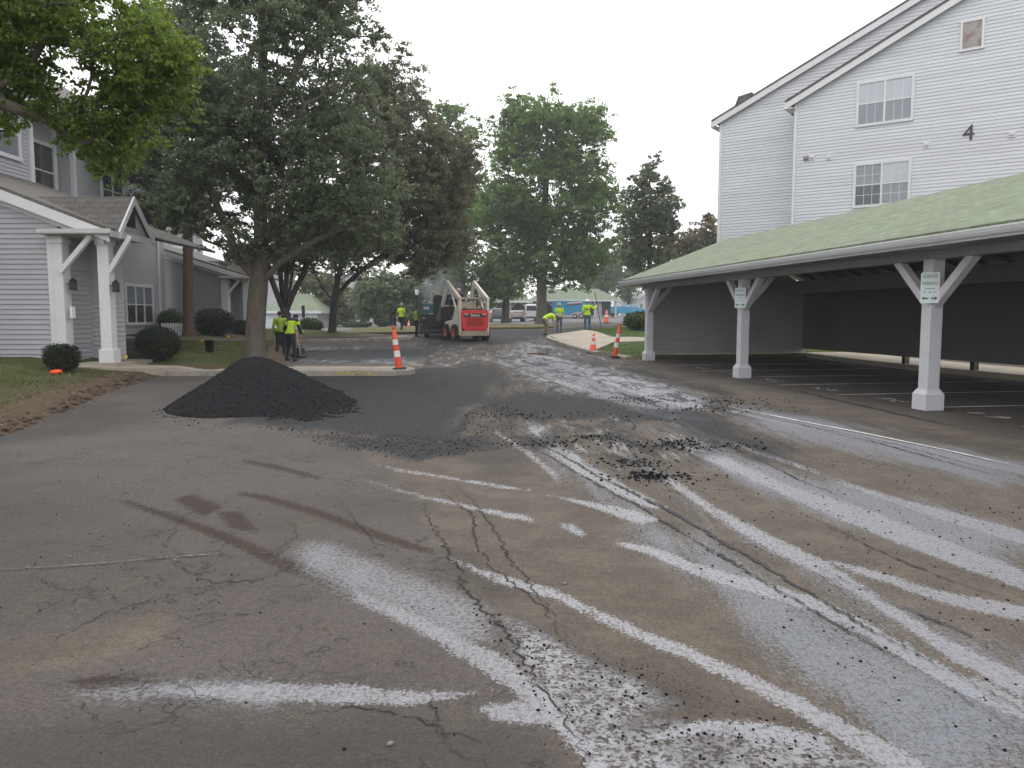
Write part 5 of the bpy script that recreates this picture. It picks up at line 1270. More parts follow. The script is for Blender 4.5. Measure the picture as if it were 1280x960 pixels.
# the big pear tree behind the heap
Y = 22.9; b = P(318, 455, Y); z0 = lz(b[0], b[1]) - 0.05; b[2] = z0
tr_ = densify(trunk_line([(318, 455), (319, 420), (321, 380), (325, 340), (326, 300), (325, 240), (326, 165), (328, 90), (330, 20), (330, -50)], Y, z0))
tree('pear_tree', 'big dark green tree with a thick grey trunk right behind the black heap', b, tr_,
     [E(320, 70, 150, 130, Y, 3.2), E(250, 190, 90, 95, Y, 2.4), E(400, 215, 100, 95, Y, 2.5), E(330, -50, 120, 90, Y, 2.6), E(252, 262, 48, 40, Y, 1.5, 0.3), E(425, 285, 75, 45, Y, 2.0, 0.5), E(320, 250, 90, 70, Y, 2.4)],
     ML_PEAR, M_BARK, 560, 260, 0.105, 0.60, 0.275, seed=11, gap=0.27, start=0.45, mind=0.3,
     limbs=[[P(x, y, Y + d) for x, y, d in l] for l in ([(323, 352, 0), (300, 325, 0), (285, 290, -.3), (262, 235, -.5), (240, 180, -.8)], [(324, 345, 0), (345, 310, .2), (372, 268, .4), (398, 215, .6), (415, 165, .8)], [(325, 330, 0), (340, 280, -.4), (362, 215, -1.0), (380, 130, -1.2)], [(322, 360, 0), (350, 328, -.2), (395, 300, -.4), (435, 285, -.3)], [(326, 175, 0), (300, 130, .2), (262, 95, .4), (235, 60, .6)], [(326, 168, 0), (352, 115, 0), (385, 60, .2)])])
# the second tree with rusty outer leaves
Y = 40.2; b = P(415, 424, Y); z0 = tz(b[0], b[1]) + 0.1; b[2] = z0
tr_ = densify(trunk_line([(415, 424), (416, 395), (418, 372), (422, 350), (432, 310), (448, 250), (466, 180), (480, 110), (488, 60)], Y, z0))
tree('pear_tree', 'rusty topped tree with a slim dark trunk in the far mulch bed', b, tr_,
     [E(480, 230, 105, 105, Y, 4), E(490, 120, 40, 60, Y, 1.8), E(545, 250, 55, 75, Y, 2.4), E(430, 290, 85, 48, Y, 3), E(535, 305, 60, 38, Y, 2.2), E(560, 200, 40, 45, Y, 2.0), E(450, 150, 60, 60, Y, 2.2)],
     ML_PEAR2, M_BARKD, 520, 230, 0.15, 0.80, 0.19, seed=12, gap=0.45, start=0.40, mind=0.3,
     limbs=[[P(x, y, Y + d) for x, y, d in l] for l in ([(417, 378, 0), (402, 358, 0), (388, 330, 0), (378, 300, 0)], [(418, 372, 0), (436, 352, .3), (462, 330, .5), (500, 305, .8)], [(420, 360, 0), (418, 325, -.5), (410, 280, -.8)])])
# straight red-barked tree in front of the taupe wing
Y = 33.0; b = P(235, 418, Y); z0 = lz(b[0], b[1]); b[2] = z0 - 0.05
tr_ = densify(trunk_line([(236, 418), (235, 380), (235, 320), (234, 250), (232, 180), (230, 110), (228, 50)], Y, z0))
tree('tall_tree', 'straight red-barked tree in front of the taupe building wing', b, tr_,
     [E(215, 190, 75, 100, Y, 2.6), E(235, 80, 70, 80, Y, 2.6), E(215, 262, 38, 30, Y, 1.8)], ML_DARK, M_BARKR, 280, 170, 0.13, 0.66, 0.20, seed=13, start=0.45, gap=0.5, mind=0.4)
# vase shaped tree behind the two workers
Y = 34.0; b = P(357, 428, Y); z0 = tz(b[0], b[1]) + 0.05; b[2] = z0
tr_ = densify(trunk_line([(357, 428), (357, 400), (356, 390), (356, 380), (358, 350), (360, 315)], Y, z0))
tree('vase_tree', 'dark many-branched vase-shaped tree rising behind the two workers near the kerb', b, tr_,
     [E(350, 315, 62, 26, Y, 1.7), E(372, 300, 45, 30, Y, 1.4), E(335, 320, 25, 22, Y, 1.0)], ML_DARK, M_BARKD, 110, 90, 0.12, 0.42, 0.235, seed=14, start=0.6, bias=0.3, mind=0.3,
     limbs=[[P(x, y, Y + d) for x, y, d in l] for l in ([(356, 392, 0), (348, 372, -.2), (338, 345, -.3), (330, 318, -.4)], [(357, 390, 0), (366, 368, .2), (378, 345, .3), (388, 318, .4)], [(356, 388, 0), (352, 360, .4), (349, 325, .6)], [(357, 388, 0), (363, 358, -.4), (368, 320, -.5)])])
# foreground tree at the upper left
Y = 8.6; b = np.array([-7.5, 8.2, 0]); b[2] = lz(b[0], b[1]) - 0.05
tr_ = densify([np.array(q) for q in [(b[0], b[1], b[2]), (-7.45, 8.2, 1.2), (-7.4, 8.3, 2.4), (-7.3, 8.4, 3.6), (-7.2, 8.4, 4.8), (-7.2, 8.4, 5.8)]])
tree('oak_tree', 'bright green tree reaching into the upper left corner over the porch roof', b, tr_,
     [E(175, 85, 60, 55, Y, 0.6), E(120, 20, 110, 38, Y, 0.8), E(10, 60, 50, 70, Y, 0.7), E(110, 185, 60, 42, Y, 0.5, 0.3), E(150, 150, 40, 40, Y, 0.5, 0.2), E(30, 120, 40, 18, Y, 0.4), E(-120, 60, 120, 120, Y, 1.5), E(-60, -60, 190, 80, Y, 1.6), E(205, 70, 38, 28, Y, 0.4), E(75, 160, 50, 18, Y, 0.35), E(15, 195, 28, 14, Y, 0.3)],
     ML_OAK, M_BARK, 420, 190, 0.050, 0.26, 0.12, seed=15, start=0.35, gap=0.30, mind=0.3)
# big maple down the road
Y = 75.0; b = P(676, 404, Y); z0 = tz(b[0], b[1]); b[2] = z0
tr_ = densify(trunk_line([(677, 404), (677, 380), (677, 350), (679, 310), (681, 260), (683, 210), (684, 160), (684, 130)], Y, z0))
tree('maple_tree', 'huge round green tree with a stout trunk in front of the far carport', b, tr_,
     [E(685, 168, 62, 48, Y, 5), E(690, 240, 74, 62, Y, 6), E(640, 285, 44, 55, Y, 4.5), E(738, 285, 44, 55, Y, 4.5), E(690, 325, 62, 36, Y, 5), E(630, 225, 26, 48, Y, 3.5), E(735, 160, 24, 34, Y, 2.4), E(650, 150, 26, 22, Y, 2), E(745, 225, 22, 30, Y, 2.4)],
     ML_MAPLE, M_BARK, 440, 230, 0.27, 1.45, 0.5, seed=16, start=0.3, gap=0.36, mind=0.4)
def far_tree(name, label, px, pyb, Y, ells, ml, mb_, n, per, ls, cr, r0, seed, top=None, start=0.3, gap=0.35):
    b = P(px, pyb, Y); z0 = tz(b[0], b[1]); b[2] = z0; ty = min(e[1] for e in ells)
    tr = densify(trunk_line([(px, pyb), (px, pyb - (pyb - ty) * 0.3), (px + 1, pyb - (pyb - ty) * 0.6), (px, ty)], Y, z0), 5)
    return tree(name, label, b, tr, [E(x, y, rx, ry, Y) for x, y, rx, ry in ells], ml, mb_, n, per, ls, cr, r0, seed=seed, start=start, gap=gap, group=None)
far_tree('maple_tree', 'green tree rising between the rusty tree and the huge round tree', 578, 404, 88, [(568, 165, 34, 36), (576, 235, 32, 55), (565, 290, 35, 40), (590, 330, 30, 30)], ML_MAPLE, M_BARK, 120, 140, 0.36, 1.7, 0.4, 21)
far_tree('slender_tree', 'slender grey-green tree rising above the far end of the carport roof', 812, 402, 58, [(815, 215, 14, 32), (816, 250, 24, 40), (815, 290, 30, 40), (796, 262, 18, 46), (837, 262, 16, 42), (815, 328, 32, 30), (790, 310, 16, 30)], ML_FAR, M_BARKD, 240, 130, 0.19, 0.55, 0.2, 22, gap=0.5)
far_tree('autumn_tree', 'tree with yellowing leaves beside the far end of the carport roof', 848, 402, 84, [(868, 312, 28, 26), (840, 322, 18, 18), (888, 295, 14, 26)], ML_AUT, M_BARKD, 70, 120, 0.34, 1.2, 0.25, 23)
far_tree('round_tree', 'green tree standing behind the far carport near the blue pickup', 757, 396, 150, [(757, 345, 20, 26), (742, 352, 14, 16)], ML_YEL, M_BARKD, 50, 110, 0.55, 2.0, 0.4, 24)
far_tree('round_tree', 'darker tree between the far carport and the white house', 786, 396, 155, [(783, 340, 16, 34), (795, 322, 14, 20)], ML_MAPLE, M_BARKD, 50, 110, 0.55, 2.0, 0.4, 25)
far_tree('round_tree', 'pale olive tree behind the worker walking on the grass', 491, 406, 78, [(490, 368, 42, 24), (515, 375, 22, 20), (465, 376, 18, 20)], ML_FAR, M_BARKD, 90, 130, 0.34, 1.2, 0.3, 26, start=0.5)
far_tree('round_tree', 'smaller olive tree standing close beside the far white building', 453, 408, 88, [(462, 378, 14, 18), (455, 366, 10, 14)], ML_FAR, M_BARKD, 36, 110, 0.34, 1.1, 0.22, 27, start=0.5)
far_tree('round_tree', 'yellow-green tree behind the small white garage', 402, 410, 92, [(400, 372, 30, 30), (425, 380, 20, 22), (390, 350, 22, 22)], ML_YEL, M_BARKD, 80, 130, 0.36, 1.4, 0.3, 28)
far_tree('round_tree', 'green tree standing behind the paver machine', 552, 403, 96, [(550, 345, 26, 32), (566, 370, 18, 20), (535, 330, 20, 24)], ML_MAPLE, M_BARKD, 80, 130, 0.4, 1.6, 0.3, 29)
far_tree('round_tree', 'short trunked tree left of the far carport', 632, 404, 90, [(628, 345, 26, 24), (612, 355, 20, 22)], ML_MAPLE, M_BARKD, 70, 130, 0.36, 1.4, 0.42, 30, start=0.5)
# distant woods closing the view
rng = np.random.RandomState(33); cc = []
for k in range(420):
    a = rng.uniform(-0.75, 0.95); Yd = rng.uniform(185, 230); hgt = 9 + 4 * math.sin(a * 23) + 3 * math.sin(a * 57)
    cc.append((a * Yd, Yd, tz(a * Yd, Yd) + rng.uniform(0.5, hgt)))
v, f, a = leaves_arrays(np.array(cc), np.full(len(cc), 3.4), 60, 0.95, rng, 0.85)
tag(fast_mesh('far_woods', v, f, ML_FAR, {'rnd': a}), 'line of distant green woods closing the view beyond the car parks', 'woods', kind='stuff')

def bush(label, c, rad, ml, n, ls, seed, boxy=0.0, name='bush', group=None, tw=True):
    """clipped shrub: leaf shell following a rounded form, short stems below"""
    rng = np.random.RandomState(seed); rt = thing(name, label, 'bush', c, 0, group)
    d = rng.normal(0, 1, (n, 3)); d /= np.linalg.norm(d, axis=1)[:, None]
    if boxy: d = d / (np.max(np.abs(d), 1)[:, None] ** boxy); 
    r = rng.uniform(0.8, 1.03, (n, 1)) * (1 + 0.16 * fbm(d[:, :1] * 3, d[:, 1:2] * 3 + d[:, 2:] * 2, seed))
    p = d * r * np.array(rad); p[:, 2] += rad[2] * 0.98
    low = p[:, 2] < rad[2] * 0.7; p[low, :2] *= (0.68 + 0.32 * p[low, 2:3] / (rad[2] * 0.7))
    v, f, a = leaves_arrays(p, np.full(n, ls * 1.3), 3, ls, rng, 1.0)
    fast_mesh('foliage', v, f, ml, {'rnd': a}, parent=rt)
    mb = MB()
    mb.ball((0, 0, rad[2] * 1.0), (rad[0] * 0.80, rad[1] * 0.80, rad[2] * 0.82), 14, 0, jit=0.05, rng=random.Random(seed))
    for k in range(7):
        a = k * 0.9; mb.tube([(0.25 * rad[0] * math.cos(a), 0.25 * rad[1] * math.sin(a), -0.05), (0.5 * rad[0] * math.cos(a), 0.5 * rad[1] * math.sin(a), rad[2] * 0.5)], 0.018, 5)
    mb.build('stems', M_TWIG, rt, fix=False)
    return rt
M_TWIG = mat('twig', (0.022, 0.02, 0.014), 0.95, 0.3, 10)
def bush_px(label, px, pyb, wpx, hpx, ml, n, ls, seed, hf=lz, **k):
    Yg = 8.0
    for _ in range(400):       # find where that pixel meets the lawn
        q = P(px, pyb, Yg); 
        if q[2] <= hf(q[0], q[1]): break
        Yg *= 1.006
    q[2] = hf(q[0], q[1]); s = q[1] / F
    return bush(label, q, (wpx * s / 2, wpx * s / 2 * 0.95, hpx * s / 2), ml, n, ls, seed, **k)
bush_px('small clipped bush with bare twigs at its foot in front of the porch column', 78, 465, 38, 34, ML_BUSH, 2600, 0.035, 41, boxy=0.4)
bush_px('dark round bush on the lawn between the porch and the black bucket', 198, 451, 49, 42, ML_BUSH, 3000, 0.042, 42, boxy=0.2)
bush_px('wide dark flat-topped bush against the taupe wing', 268, 420, 46, 33, ML_BUSH, 2600, 0.06, 43, boxy=0.3)
bush_px('low dark hedge bush half hidden by the big tree trunk', 303, 419, 26, 18, ML_BUSH, 1400, 0.06, 44, boxy=0.4)
bush_px('loose pale green shrub beside the red-barked trunk', 214, 416, 30, 28, ML_BUSHG, 900, 0.09, 45)
def tzf(x, y): return tz(x, y)
bush_px('clipped oval green bush in front of the small white garage', 388, 416, 27, 17, ML_BUSHG, 1400, 0.11, 46, hf=tzf, boxy=0.3)
bush_px('low green bush under the pale olive tree', 478, 408, 22, 14, ML_BUSHG, 800, 0.16, 47, hf=tzf)
bush_px('rounded green bush behind the worker walking on the grass', 515, 407, 34, 16, ML_BUSHG, 900, 0.16, 48, hf=tzf)
bush_px('low clipped hedge under the windows of the far white building', 446, 408, 34, 6, ML_BUSHG, 700, 0.14, 49, hf=tzf, boxy=0.8, name='hedge')
bush_px('green spreading shrub beside the end post of the carport', 800, 413, 40, 22, ML_BUSHG, 1600, 0.10, 50, hf=lambda x, y: float(lawnR(np.array(x), np.array(y))))

# lawn blades and fallen leaves
def blades(name, label, E_, hf, box, n, h, m, seed, dmin, thin=1.0):
    rng = np.random.RandomState(seed); p = np.stack([rng.uniform(box[0], box[1], n), rng.uniform(box[2], box[3], n)], -1)
    d = lawn_h(p[:, 0], p[:, 1], E_); g = fbm(p[:, 0] * 1.1, p[:, 1] * 1.1, 7); keep = (d > dmin + 0.9 * np.maximum(0, -g - 0.1)) & (g > -0.35 + rng.uniform(-.2, .2, n)); p = p[keep]; n = len(p)
    z = hf(p[:, 0], p[:, 1]); a = rng.uniform(0, 6.28, n); hh = h * rng.uniform(0.4, 1.2, n); w_ = 0.006 + 0.004 * rng.rand(n)
    dx, dy = np.cos(a) * w_, np.sin(a) * w_; lx, ly = rng.normal(0, 0.4, n) * hh, rng.normal(0, 0.4, n) * hh
    v = np.stack([np.stack([p[:, 0] - dx, p[:, 1] - dy, z - 0.01], -1), np.stack([p[:, 0] + dx, p[:, 1] + dy, z - 0.01], -1), np.stack([p[:, 0] + lx, p[:, 1] + ly, z + hh], -1)], 1).reshape(-1, 3)
    tag(fast_mesh(name, v, np.arange(n * 3).reshape(n, 3), m, {'rnd': np.repeat(rng.rand(n), 3)}), label, 'grass', kind='stuff')
ML_GR = leaf_mat('grass_blade', (0.075, 0.075, 0.03), (0.085, 0.115, 0.035), (0.125, 0.15, 0.05), 0.2, 0.7)
ML_GRR = leaf_mat('grass_blade_fresh', (0.055, 0.095, 0.025), (0.08, 0.13, 0.035), (0.11, 0.165, 0.05), 0.2, 0.7)
blades('grass', 'patchy dry grass on the lawn along the left soil bank', edge, lawnL, (-18, -6.5, 6, 19.5), 60000, 0.05, ML_GR, 51, 0.55)
blades('grass', 'short green grass on the lawn behind the concrete walk', edge, lawnL, (-17, -6.5, 22.3, 36), 70000, 0.06, ML_GR, 52, 0.5)
blades('grass', 'fresh green grass on the right corner lawn by the traffic cones', edgeR, lawnR, (2, 14, 25, 44), 60000, 0.06, ML_GRR, 53, 0.3)
M_LITTER = leaf_mat('fallen_leaf', (0.10, 0.06, 0.03), (0.17, 0.11, 0.06), (0.30, 0.22, 0.13), 0.1, 0.8)
rng = np.random.RandomState(61); p = np.stack([rng.uniform(-14, -6.6, 1500), rng.uniform(7, 19.3, 1500)], -1); d = lawn_h(p[:, 0], p[:, 1], edge); p = p[(d > -0.12) & (rng.rand(len(p)) < np.exp(-d / 1.2) + 0.25)]
c = np.column_stack([p, lawnL(p[:, 0], p[:, 1]) + 0.02]); v, f, a = leaves_arrays(c, np.full(len(c), 0.02), 1, 0.06, rng, 0.3, 3.0)
tag(fast_mesh('fallen_leaves', v, f, M_LITTER, {'rnd': a}), 'dry fallen leaves littering the left soil bank', 'leaves', kind='stuff')
# soil clods and roots along the bank
rng = np.random.RandomState(62); C = []; SZ = []
for (a, b_) in zip(edge[1:5], edge[2:6]):
    for _ in range(170):
        t = rng.rand(); x, y = a[0] + (b_[0] - a[0]) * t + rng.normal(0.02, 0.10), a[1] + (b_[1] - a[1]) * t; C.append((x, y, float(lawnL(x, y)))); SZ.append(0.012 + 0.05 * rng.rand() ** 3)
M_CLOD = mat('soil_clod', (0.07, 0.047, 0.031), 0.95, 0.35, 10, 0.5, 30)
tag(scatter_rocks('soil_clods', C, SZ, M_CLOD, 9), 'crumbly brown soil clods along the broken left road edge', 'soil', kind='stuff')
# mulch bed by the far kerb
M_MULCH = mat('mulch', (0.055, 0.038, 0.028), 0.95, 0.4, 6, 0.6, 30)
struct(slab('mulch_bed', [(-11.2, 37.4), (-8, 38.75), (-6.2, 39.6), (-6.0, 41), (-8, 42.5), (-13, 42.5)], lambda x, y: T(x, y) + 0.17, M_MULCH, 0.2, 0.02, 0.6))
struct(slab('mulch_bed', [(-17.0, 30), (-12.0, 30), (-11.2, 35), (-12.5, 37.8), (-17.0, 37.8)], lawnL, M_MULCH, 0.2, 0.035, 0.5))
# ================================================================== TRAFFIC CONES AND MARKERS
def cone(label, px, py, hpx, rz=0.0, lean=0.0, dz=0.0, grp=None, base=True):
    g = G(px, py, dz); h = hpx * g[1] / F; rt = thing('traffic_cone', label, 'traffic cone', g, rz, grp); rt.rotation_euler = (0, lean, rz); s = h / 0.72
    mb = MB(); mb.lathe([(0.145 * s, 0.03 * s), (0.095 * s, 0.33 * s), (0.0, 0.33 * s)], n=18); mb.lathe([(0.075 * s, 0.455 * s), (0.058 * s, 0.56 * s), (0.0, 0.56 * s)], n=18)
    mb.lathe([(0.046 * s, 0.62 * s), (0.03 * s, 0.71 * s), (0.0, 0.72 * s)], n=18); mb.build('cone_body', M_ORANGE, rt)
    for z0, z1, r0, r1 in ((0.33, 0.455, 0.097, 0.076), (0.56, 0.62, 0.060, 0.047)):
        mb = MB(); mb.lathe([(r0 * s, z0 * s), (r1 * s, z1 * s)], n=18); mb.build('reflective_band', M_BAND, rt)
    mb = MB(); mb.box((0, 0, 0.016 * s), (0.38 * s, 0.38 * s, 0.032 * s), bev=0.01); mb.build('base', M_RUBB, rt)
    return rt
def delineator(label, px, py, hpx, lean, dz):
    g = G(px, py, dz); h = hpx * g[1] / F; rt = thing('traffic_marker', label, 'traffic marker', g); rt.rotation_euler = (0.04, lean, 0.3); s = h
    z = [0.03, 0.30, 0.44, 0.58, 0.70, 0.82, 0.93]; r = lambda q: 0.098 - 0.042 * q
    mb, wb = MB(), MB()
    for i in range(6):
        if i == 0: mb.lathe([(r(q_), q_ * s) for q_ in z[:6]] + [(0.03, 0.83 * s)], n=16)
        if i % 2 and i < 5: wb = MB(); wb.lathe([(r(z[i]) + .004, z[i] * s), (r(z[i + 1]) + .004, z[i + 1] * s)], n=16); wb.build('reflective_band', M_BAND, rt)
    mb.build('post', M_ORANGE, rt); mb = MB(); mb.lathe([(r(0.82), 0.82 * s), (0.045, 0.90 * s), (0.03, 0.91 * s), (0.03, 0.95 * s), (0.05, 0.955 * s), (0.05, s), (0, s)], n=14)
    mb.build('handle', M_ORANGE, rt)
    mb = MB(); mb.lathe([(0, 0.0), (0.21, 0.0), (0.21, 0.035), (0.16, 0.06), (0, 0.06)], n=8); mb.build('base', M_RUBB, rt)
delineator('tall orange and white striped marker leaning on the end of the left kerb', 499, 462, 55, -0.13, 0.14)
delineator('tall orange and white striped marker leaning over by the right corner lawn', 768, 447, 43, 0.16, 0.02)
cone('orange traffic cone with white bands on a black base beside the right kerb', 741, 442, 25, 0.3, 0.05)
cone('orange traffic cone standing on the far side street before the blue pickup', 758, 404, 17, 0.1)
cone('small orange traffic cone on the grass behind the paver', 511, 411, 11, 0.1)
# orange cap and small flags
q = bush_q = None
def on_lawn(px, py, hf=lz):
    Yg = 6.0
    for _ in range(400):
        q = P(px, py, Yg)
        if q[2] <= hf(q[0], q[1]): break
        Yg *= 1.005
    q[2] = hf(q[0], q[1]); return q
M_NEON = mat('neon_orange', (0.95, 0.10, 0.02), 0.6, 0.05, 8)
q = on_lawn(69, 468); rng_ = random.Random(3); mb = MB()
mb.ball((0, 0, 0.05), (0.11, 0.09, 0.055), 9, 0, jit=0.25, rng=rng_); mb.ball((0.08, 0.02, 0.06), (0.07, 0.05, 0.04), 8, 0, jit=0.3, rng=rng_)
tag(mb.build('marker_cloth', M_NEON, loc=q), 'crumpled bright orange marker cloth on the soil beside the small bush', 'marker cloth')
M_FLAG = mat('flag_yellow', (0.75, 0.55, 0.03), 0.5, 0.05, 8)
for (px, py, lb) in ((251, 434, 'yellow marking flag left of the black bucket on the lawn'), (284, 428, 'yellow marking flag right of the black bucket near the big trunk'), (155, 456, 'pale marking flag beside the walk near the porch column')):
    q = on_lawn(px, py); rt = thing('marking_flag', lb, 'marking flag', q, 0.2, 'utility marking flags on the lawn')
    mb = MB(); mb.tube([(0, 0, -0.02), (0.01, 0, 0.26)], 0.004, 5); mb.build('wire', M_BLACK, rt); mb = MB(); mb.box((0.05, 0, 0.22), (0.10, 0.004, 0.08)); mb.build('flag', M_FLAG, rt)
# black bucket
q = on_lawn(262, 441); mb = MB(); s = q[1] / F
rt = thing('bucket', 'black plastic bucket standing alone on the lawn', 'bucket', q)
mb.lathe([(0, 0.0), (4.6 * s, 0.0), (5.4 * s, 15 * s), (5.8 * s, 15 * s), (5.8 * s, 15.6 * s), (5.1 * s, 15.6 * s), (4.4 * s, 1 * s), (0, 1 * s)], n=18); mb.build('body', M_BLACK, rt)
mb = MB(); mb.tube([(5.6 * s * math.cos(a), -0.3 * s + 2.5 * s * math.sin(a) * -1, 14.4 * s - 3 * s * math.sin(a)) for a in np.linspace(0, math.pi, 9)], 0.006, 5); mb.build('handle', M_DARK, rt)
# condensers and utility fence by the wall
M_UNIT = mat('unit_grey', (0.34, 0.35, 0.33), 0.5, 0.06, 4)
def condenser(label, px, py, wpx, hpx, m):
    q = on_lawn(px, py); s = q[1] / F; w_, h_ = wpx * s, hpx * s; rt = thing('air_conditioner', label, 'air conditioner', q, 0.05)
    mb = MB(); mb.box((0, w_ / 2, h_ / 2), (w_, w_, h_), bev=0.03); mb.build('housing', m, rt)
    mb = MB()
    for k in range(9): mb.box((0, -0.012, h_ * (0.12 + 0.09 * k)), (w_ * 0.82, 0.02, h_ * 0.03))
    mb.build('grille', M_DARK, rt); mb = MB(); mb.lathe([(w_ * 0.4, 0), (w_ * 0.4, 0.03), (0, 0.04)], (0, w_ / 2, h_), 16); mb.build('fan_guard', M_DARK, rt)
condenser('grey-green air conditioner box beside the round dark bush', 167, 443, 20, 22, M_UNIT)
condenser('dark air conditioner box behind the right porch column', 149, 442, 15, 20, M_DARK)
q = on_lawn(217, 421); s = q[1] / F; rt = thing('picket_fence', 'short white picket screen between the grey wall and the red-barked trunk', 'fence', q, 0.15)
mb = MB()
for k in range(9): mb.box(((k - 4) * 3.2 * s, 0, 8.5 * s), (2.2 * s, 0.03, 17 * s))
mb.build('pickets', M_TRIM, rt); mb = MB(); mb.box((0, 0.03, 14 * s), (29 * s, 0.03, 2 * s)); mb.box((0, 0.03, 4 * s), (29 * s, 0.03, 2 * s)); mb.build('rail', M_TRIM, rt)
# plank on the road
g = G(672, 443); mb = MB(); mb.box((0, 0, 0.03), (0.85, 0.12, 0.05), 0.05, bev=0.008)
tag(mb.build('plank', mat('red_wood', (0.16, 0.075, 0.05), 0.8, 0.3, 5), loc=g), 'reddish wooden plank lying flat on the road in front of the skid steer', 'plank')

# ================================================================== MACHINES
M_RED = mat('machine_red', (0.58, 0.022, 0.018), 0.38, 0.1, 4, stain=((0.3, 0.03, 0.02), 0.4))
M_REDD = mat('grille_red', (0.22, 0.02, 0.018), 0.6, 0.2, 10)
M_CREAM = mat('machine_cream', (0.60, 0.55, 0.45), 0.45, 0.1, 5, stain=((0.25, 0.2, 0.15), 0.6))
M_TAN = mat('machine_tan', (0.30, 0.25, 0.18), 0.6, 0.15, 5, stain=((0.08, 0.07, 0.06), 0.6))
M_TEAL = mat('machine_teal', (0.03, 0.14, 0.16), 0.5, 0.15, 5, stain=((0.02, 0.04, 0.04), 0.6))
M_LIGHTR = mat('lamp_lens', (0.45, 0.30, 0.25), 0.2, 0.1, 8)
def wheel(root, c, r, wdt, axis, rimm, name='wheel'):
    Mx = Vector((0, 0, 1)).rotation_difference(Vector(axis)).to_matrix().to_4x4()
    w_ = wdt / 2; mb = MB(); mb.lathe([(r * 0.55, -w_), (r * 0.9, -w_), (r, -w_ * 0.6), (r, w_ * 0.6), (r * 0.9, w_), (r * 0.55, w_), (r * 0.55, -w_)], c, 20, 0, True, Mx)
    for k in range(16):
        a = 2 * math.pi * k / 16; p = Mx @ Vector((r * math.cos(a), r * math.sin(a), 0)); mb.box(Vector(c) + p, (0.05, 0.05, wdt * 0.9), M=Mx @ Matrix.Rotation(a, 4, 'Z')) if r > 0.3 and wdt > 0.22 else None
    t = mb.build(name, M_RUBB, root); mb = MB(); mb.lathe([(0, -w_ * 0.55), (r * 0.30, -w_ * 0.6), (r * 0.36, -w_ * 0.95), (r * 0.57, -w_ * 0.95), (r * 0.57, w_ * 0.95), (r * 0.36, w_ * 0.95), (r * 0.30, w_ * 0.6), (0, w_ * 0.55)], c, 18, 0, True, Mx)
    mb.build('rim', rimm, t); return t
# ---- skid steer, seen from behind
g = G(594, 427.5); g = np.array([-2.37, 39.6, 0]); g[2] = tz(g[0], g[1])
sk = thing('skid_steer', 'red and cream skid steer loader with raised arms working in the road', 'loader', g, R(24))
mb = MB(); mb.box((0, 0.0, 0.68), (1.04, 2.2, 0.75), bev=0.05); mb.box((0, 0.35, 1.15), (1.0, 1.4, 0.25), bev=0.03); mb.build('chassis', M_DARK, sk)
mb = MB()
for sx in (-1, 1):
    mb.prism([(-1.22, 0.28), (-0.2, 0.42), (1.0, 0.42), (1.0, 0.95), (-0.15, 1.05), (-0.5, 1.62), (-1.22, 1.62)], 0.10, Matrix(((0, 0, 1, 0), (1, 0, 0, 0), (0, 1, 0, 0), (0, 0, 0, 1))), c=(sx * 0.74 - 0.05, 0, 0))
mb.build('side_tower', M_CREAM, sk)
mb = MB(); pl = [(-0.56, 0.50), (-0.70, 0.66), (-0.73, 1.40), (-0.66, 1.52), (0.66, 1.52), (0.73, 1.40), (0.70, 0.66), (0.56, 0.50)]
Mr = Matrix(((1, 0, 0, 0), (0, 0, -1, 0), (0, 1, 0, 0), (0, 0, 0, 1)))
mb.prism(pl, 0.12, Mr, c=(0, -1.2, 0)); door = mb.build('rear_door', M_RED, sk)
mb = MB(); mb.prism([(-0.60, 1.18), (-0.62, 1.36), (0.62, 1.36), (0.60, 1.18)], 0.03, Mr, c=(0, -1.315, 0)); mb.build('name_band', M_BLACK, door)
text_part('lettering', 'Bobcat', 0.17, M_WHITE, Matrix.Translation((0, -1.349, 1.265)) @ Mr, door, 0.002)
mb = MB(); mb.prism([(-0.46, 0.72), (-0.46, 1.14), (0.46, 1.14), (0.46, 0.72)], 0.02, Mr, c=(0, -1.315, 0)); gr_ = mb.build('grille', M_REDD, door)
mb = MB()
for k in range(10): mb.box((0, -1.345, 0.745 + k * 0.041), (0.9, 0.02, 0.014))
mb.build('slats', M_RED, gr_)
mb = MB()
for sx in (-1, 1): mb.bar((sx * 0.66, -1.335, 0.98), (sx * 0.60, -1.335, 0.62), 0.05, 0.05)
mb.bar((-0.6, -1.335, 0.63), (0.6, -1.335, 0.63), 0.05, 0.05); mb.build('guard_bar', M_RED, door)
for sx in (-1, 1): mb = MB(); mb.box((sx * 0.48, -1.35, 1.31), (0.2, 0.03, 0.07), bev=0.012); mb.build('tail_light', M_LIGHTR, door)
mb = MB(); mb.box((0, -1.18, 0.36), (1.5, 0.26, 0.26), bev=0.04); mb.build('counterweight', M_TAN, sk)
mb = MB()
for sx in (-0.5, 0.5):
    mb.bar((sx, -0.35, 1.5), (sx, -0.3, 2.08), 0.08, 0.08); mb.bar((sx, 0.95, 1.2), (sx, 0.9, 2.08), 0.08, 0.08); mb.bar((sx, -0.34, 2.08), (sx, 0.95, 2.08), 0.07, 0.07)
mb.box((0, -0.32, 2.10), (1.1, 0.08, 0.08)); mb.box((0, -0.7, 1.57), (1.1, 0.9, 0.06)); cb_ = mb.build('cab_frame', M_DARK, sk)
mb = MB(); mb.box((0.0, 0.3, 2.15), (1.15, 1.4, 0.07), bev=0.02); mb.box((0.25, -0.38, 2.13), (1.9, 0.07, 0.10)); mb.build('cab_roof', M_TAN, sk)
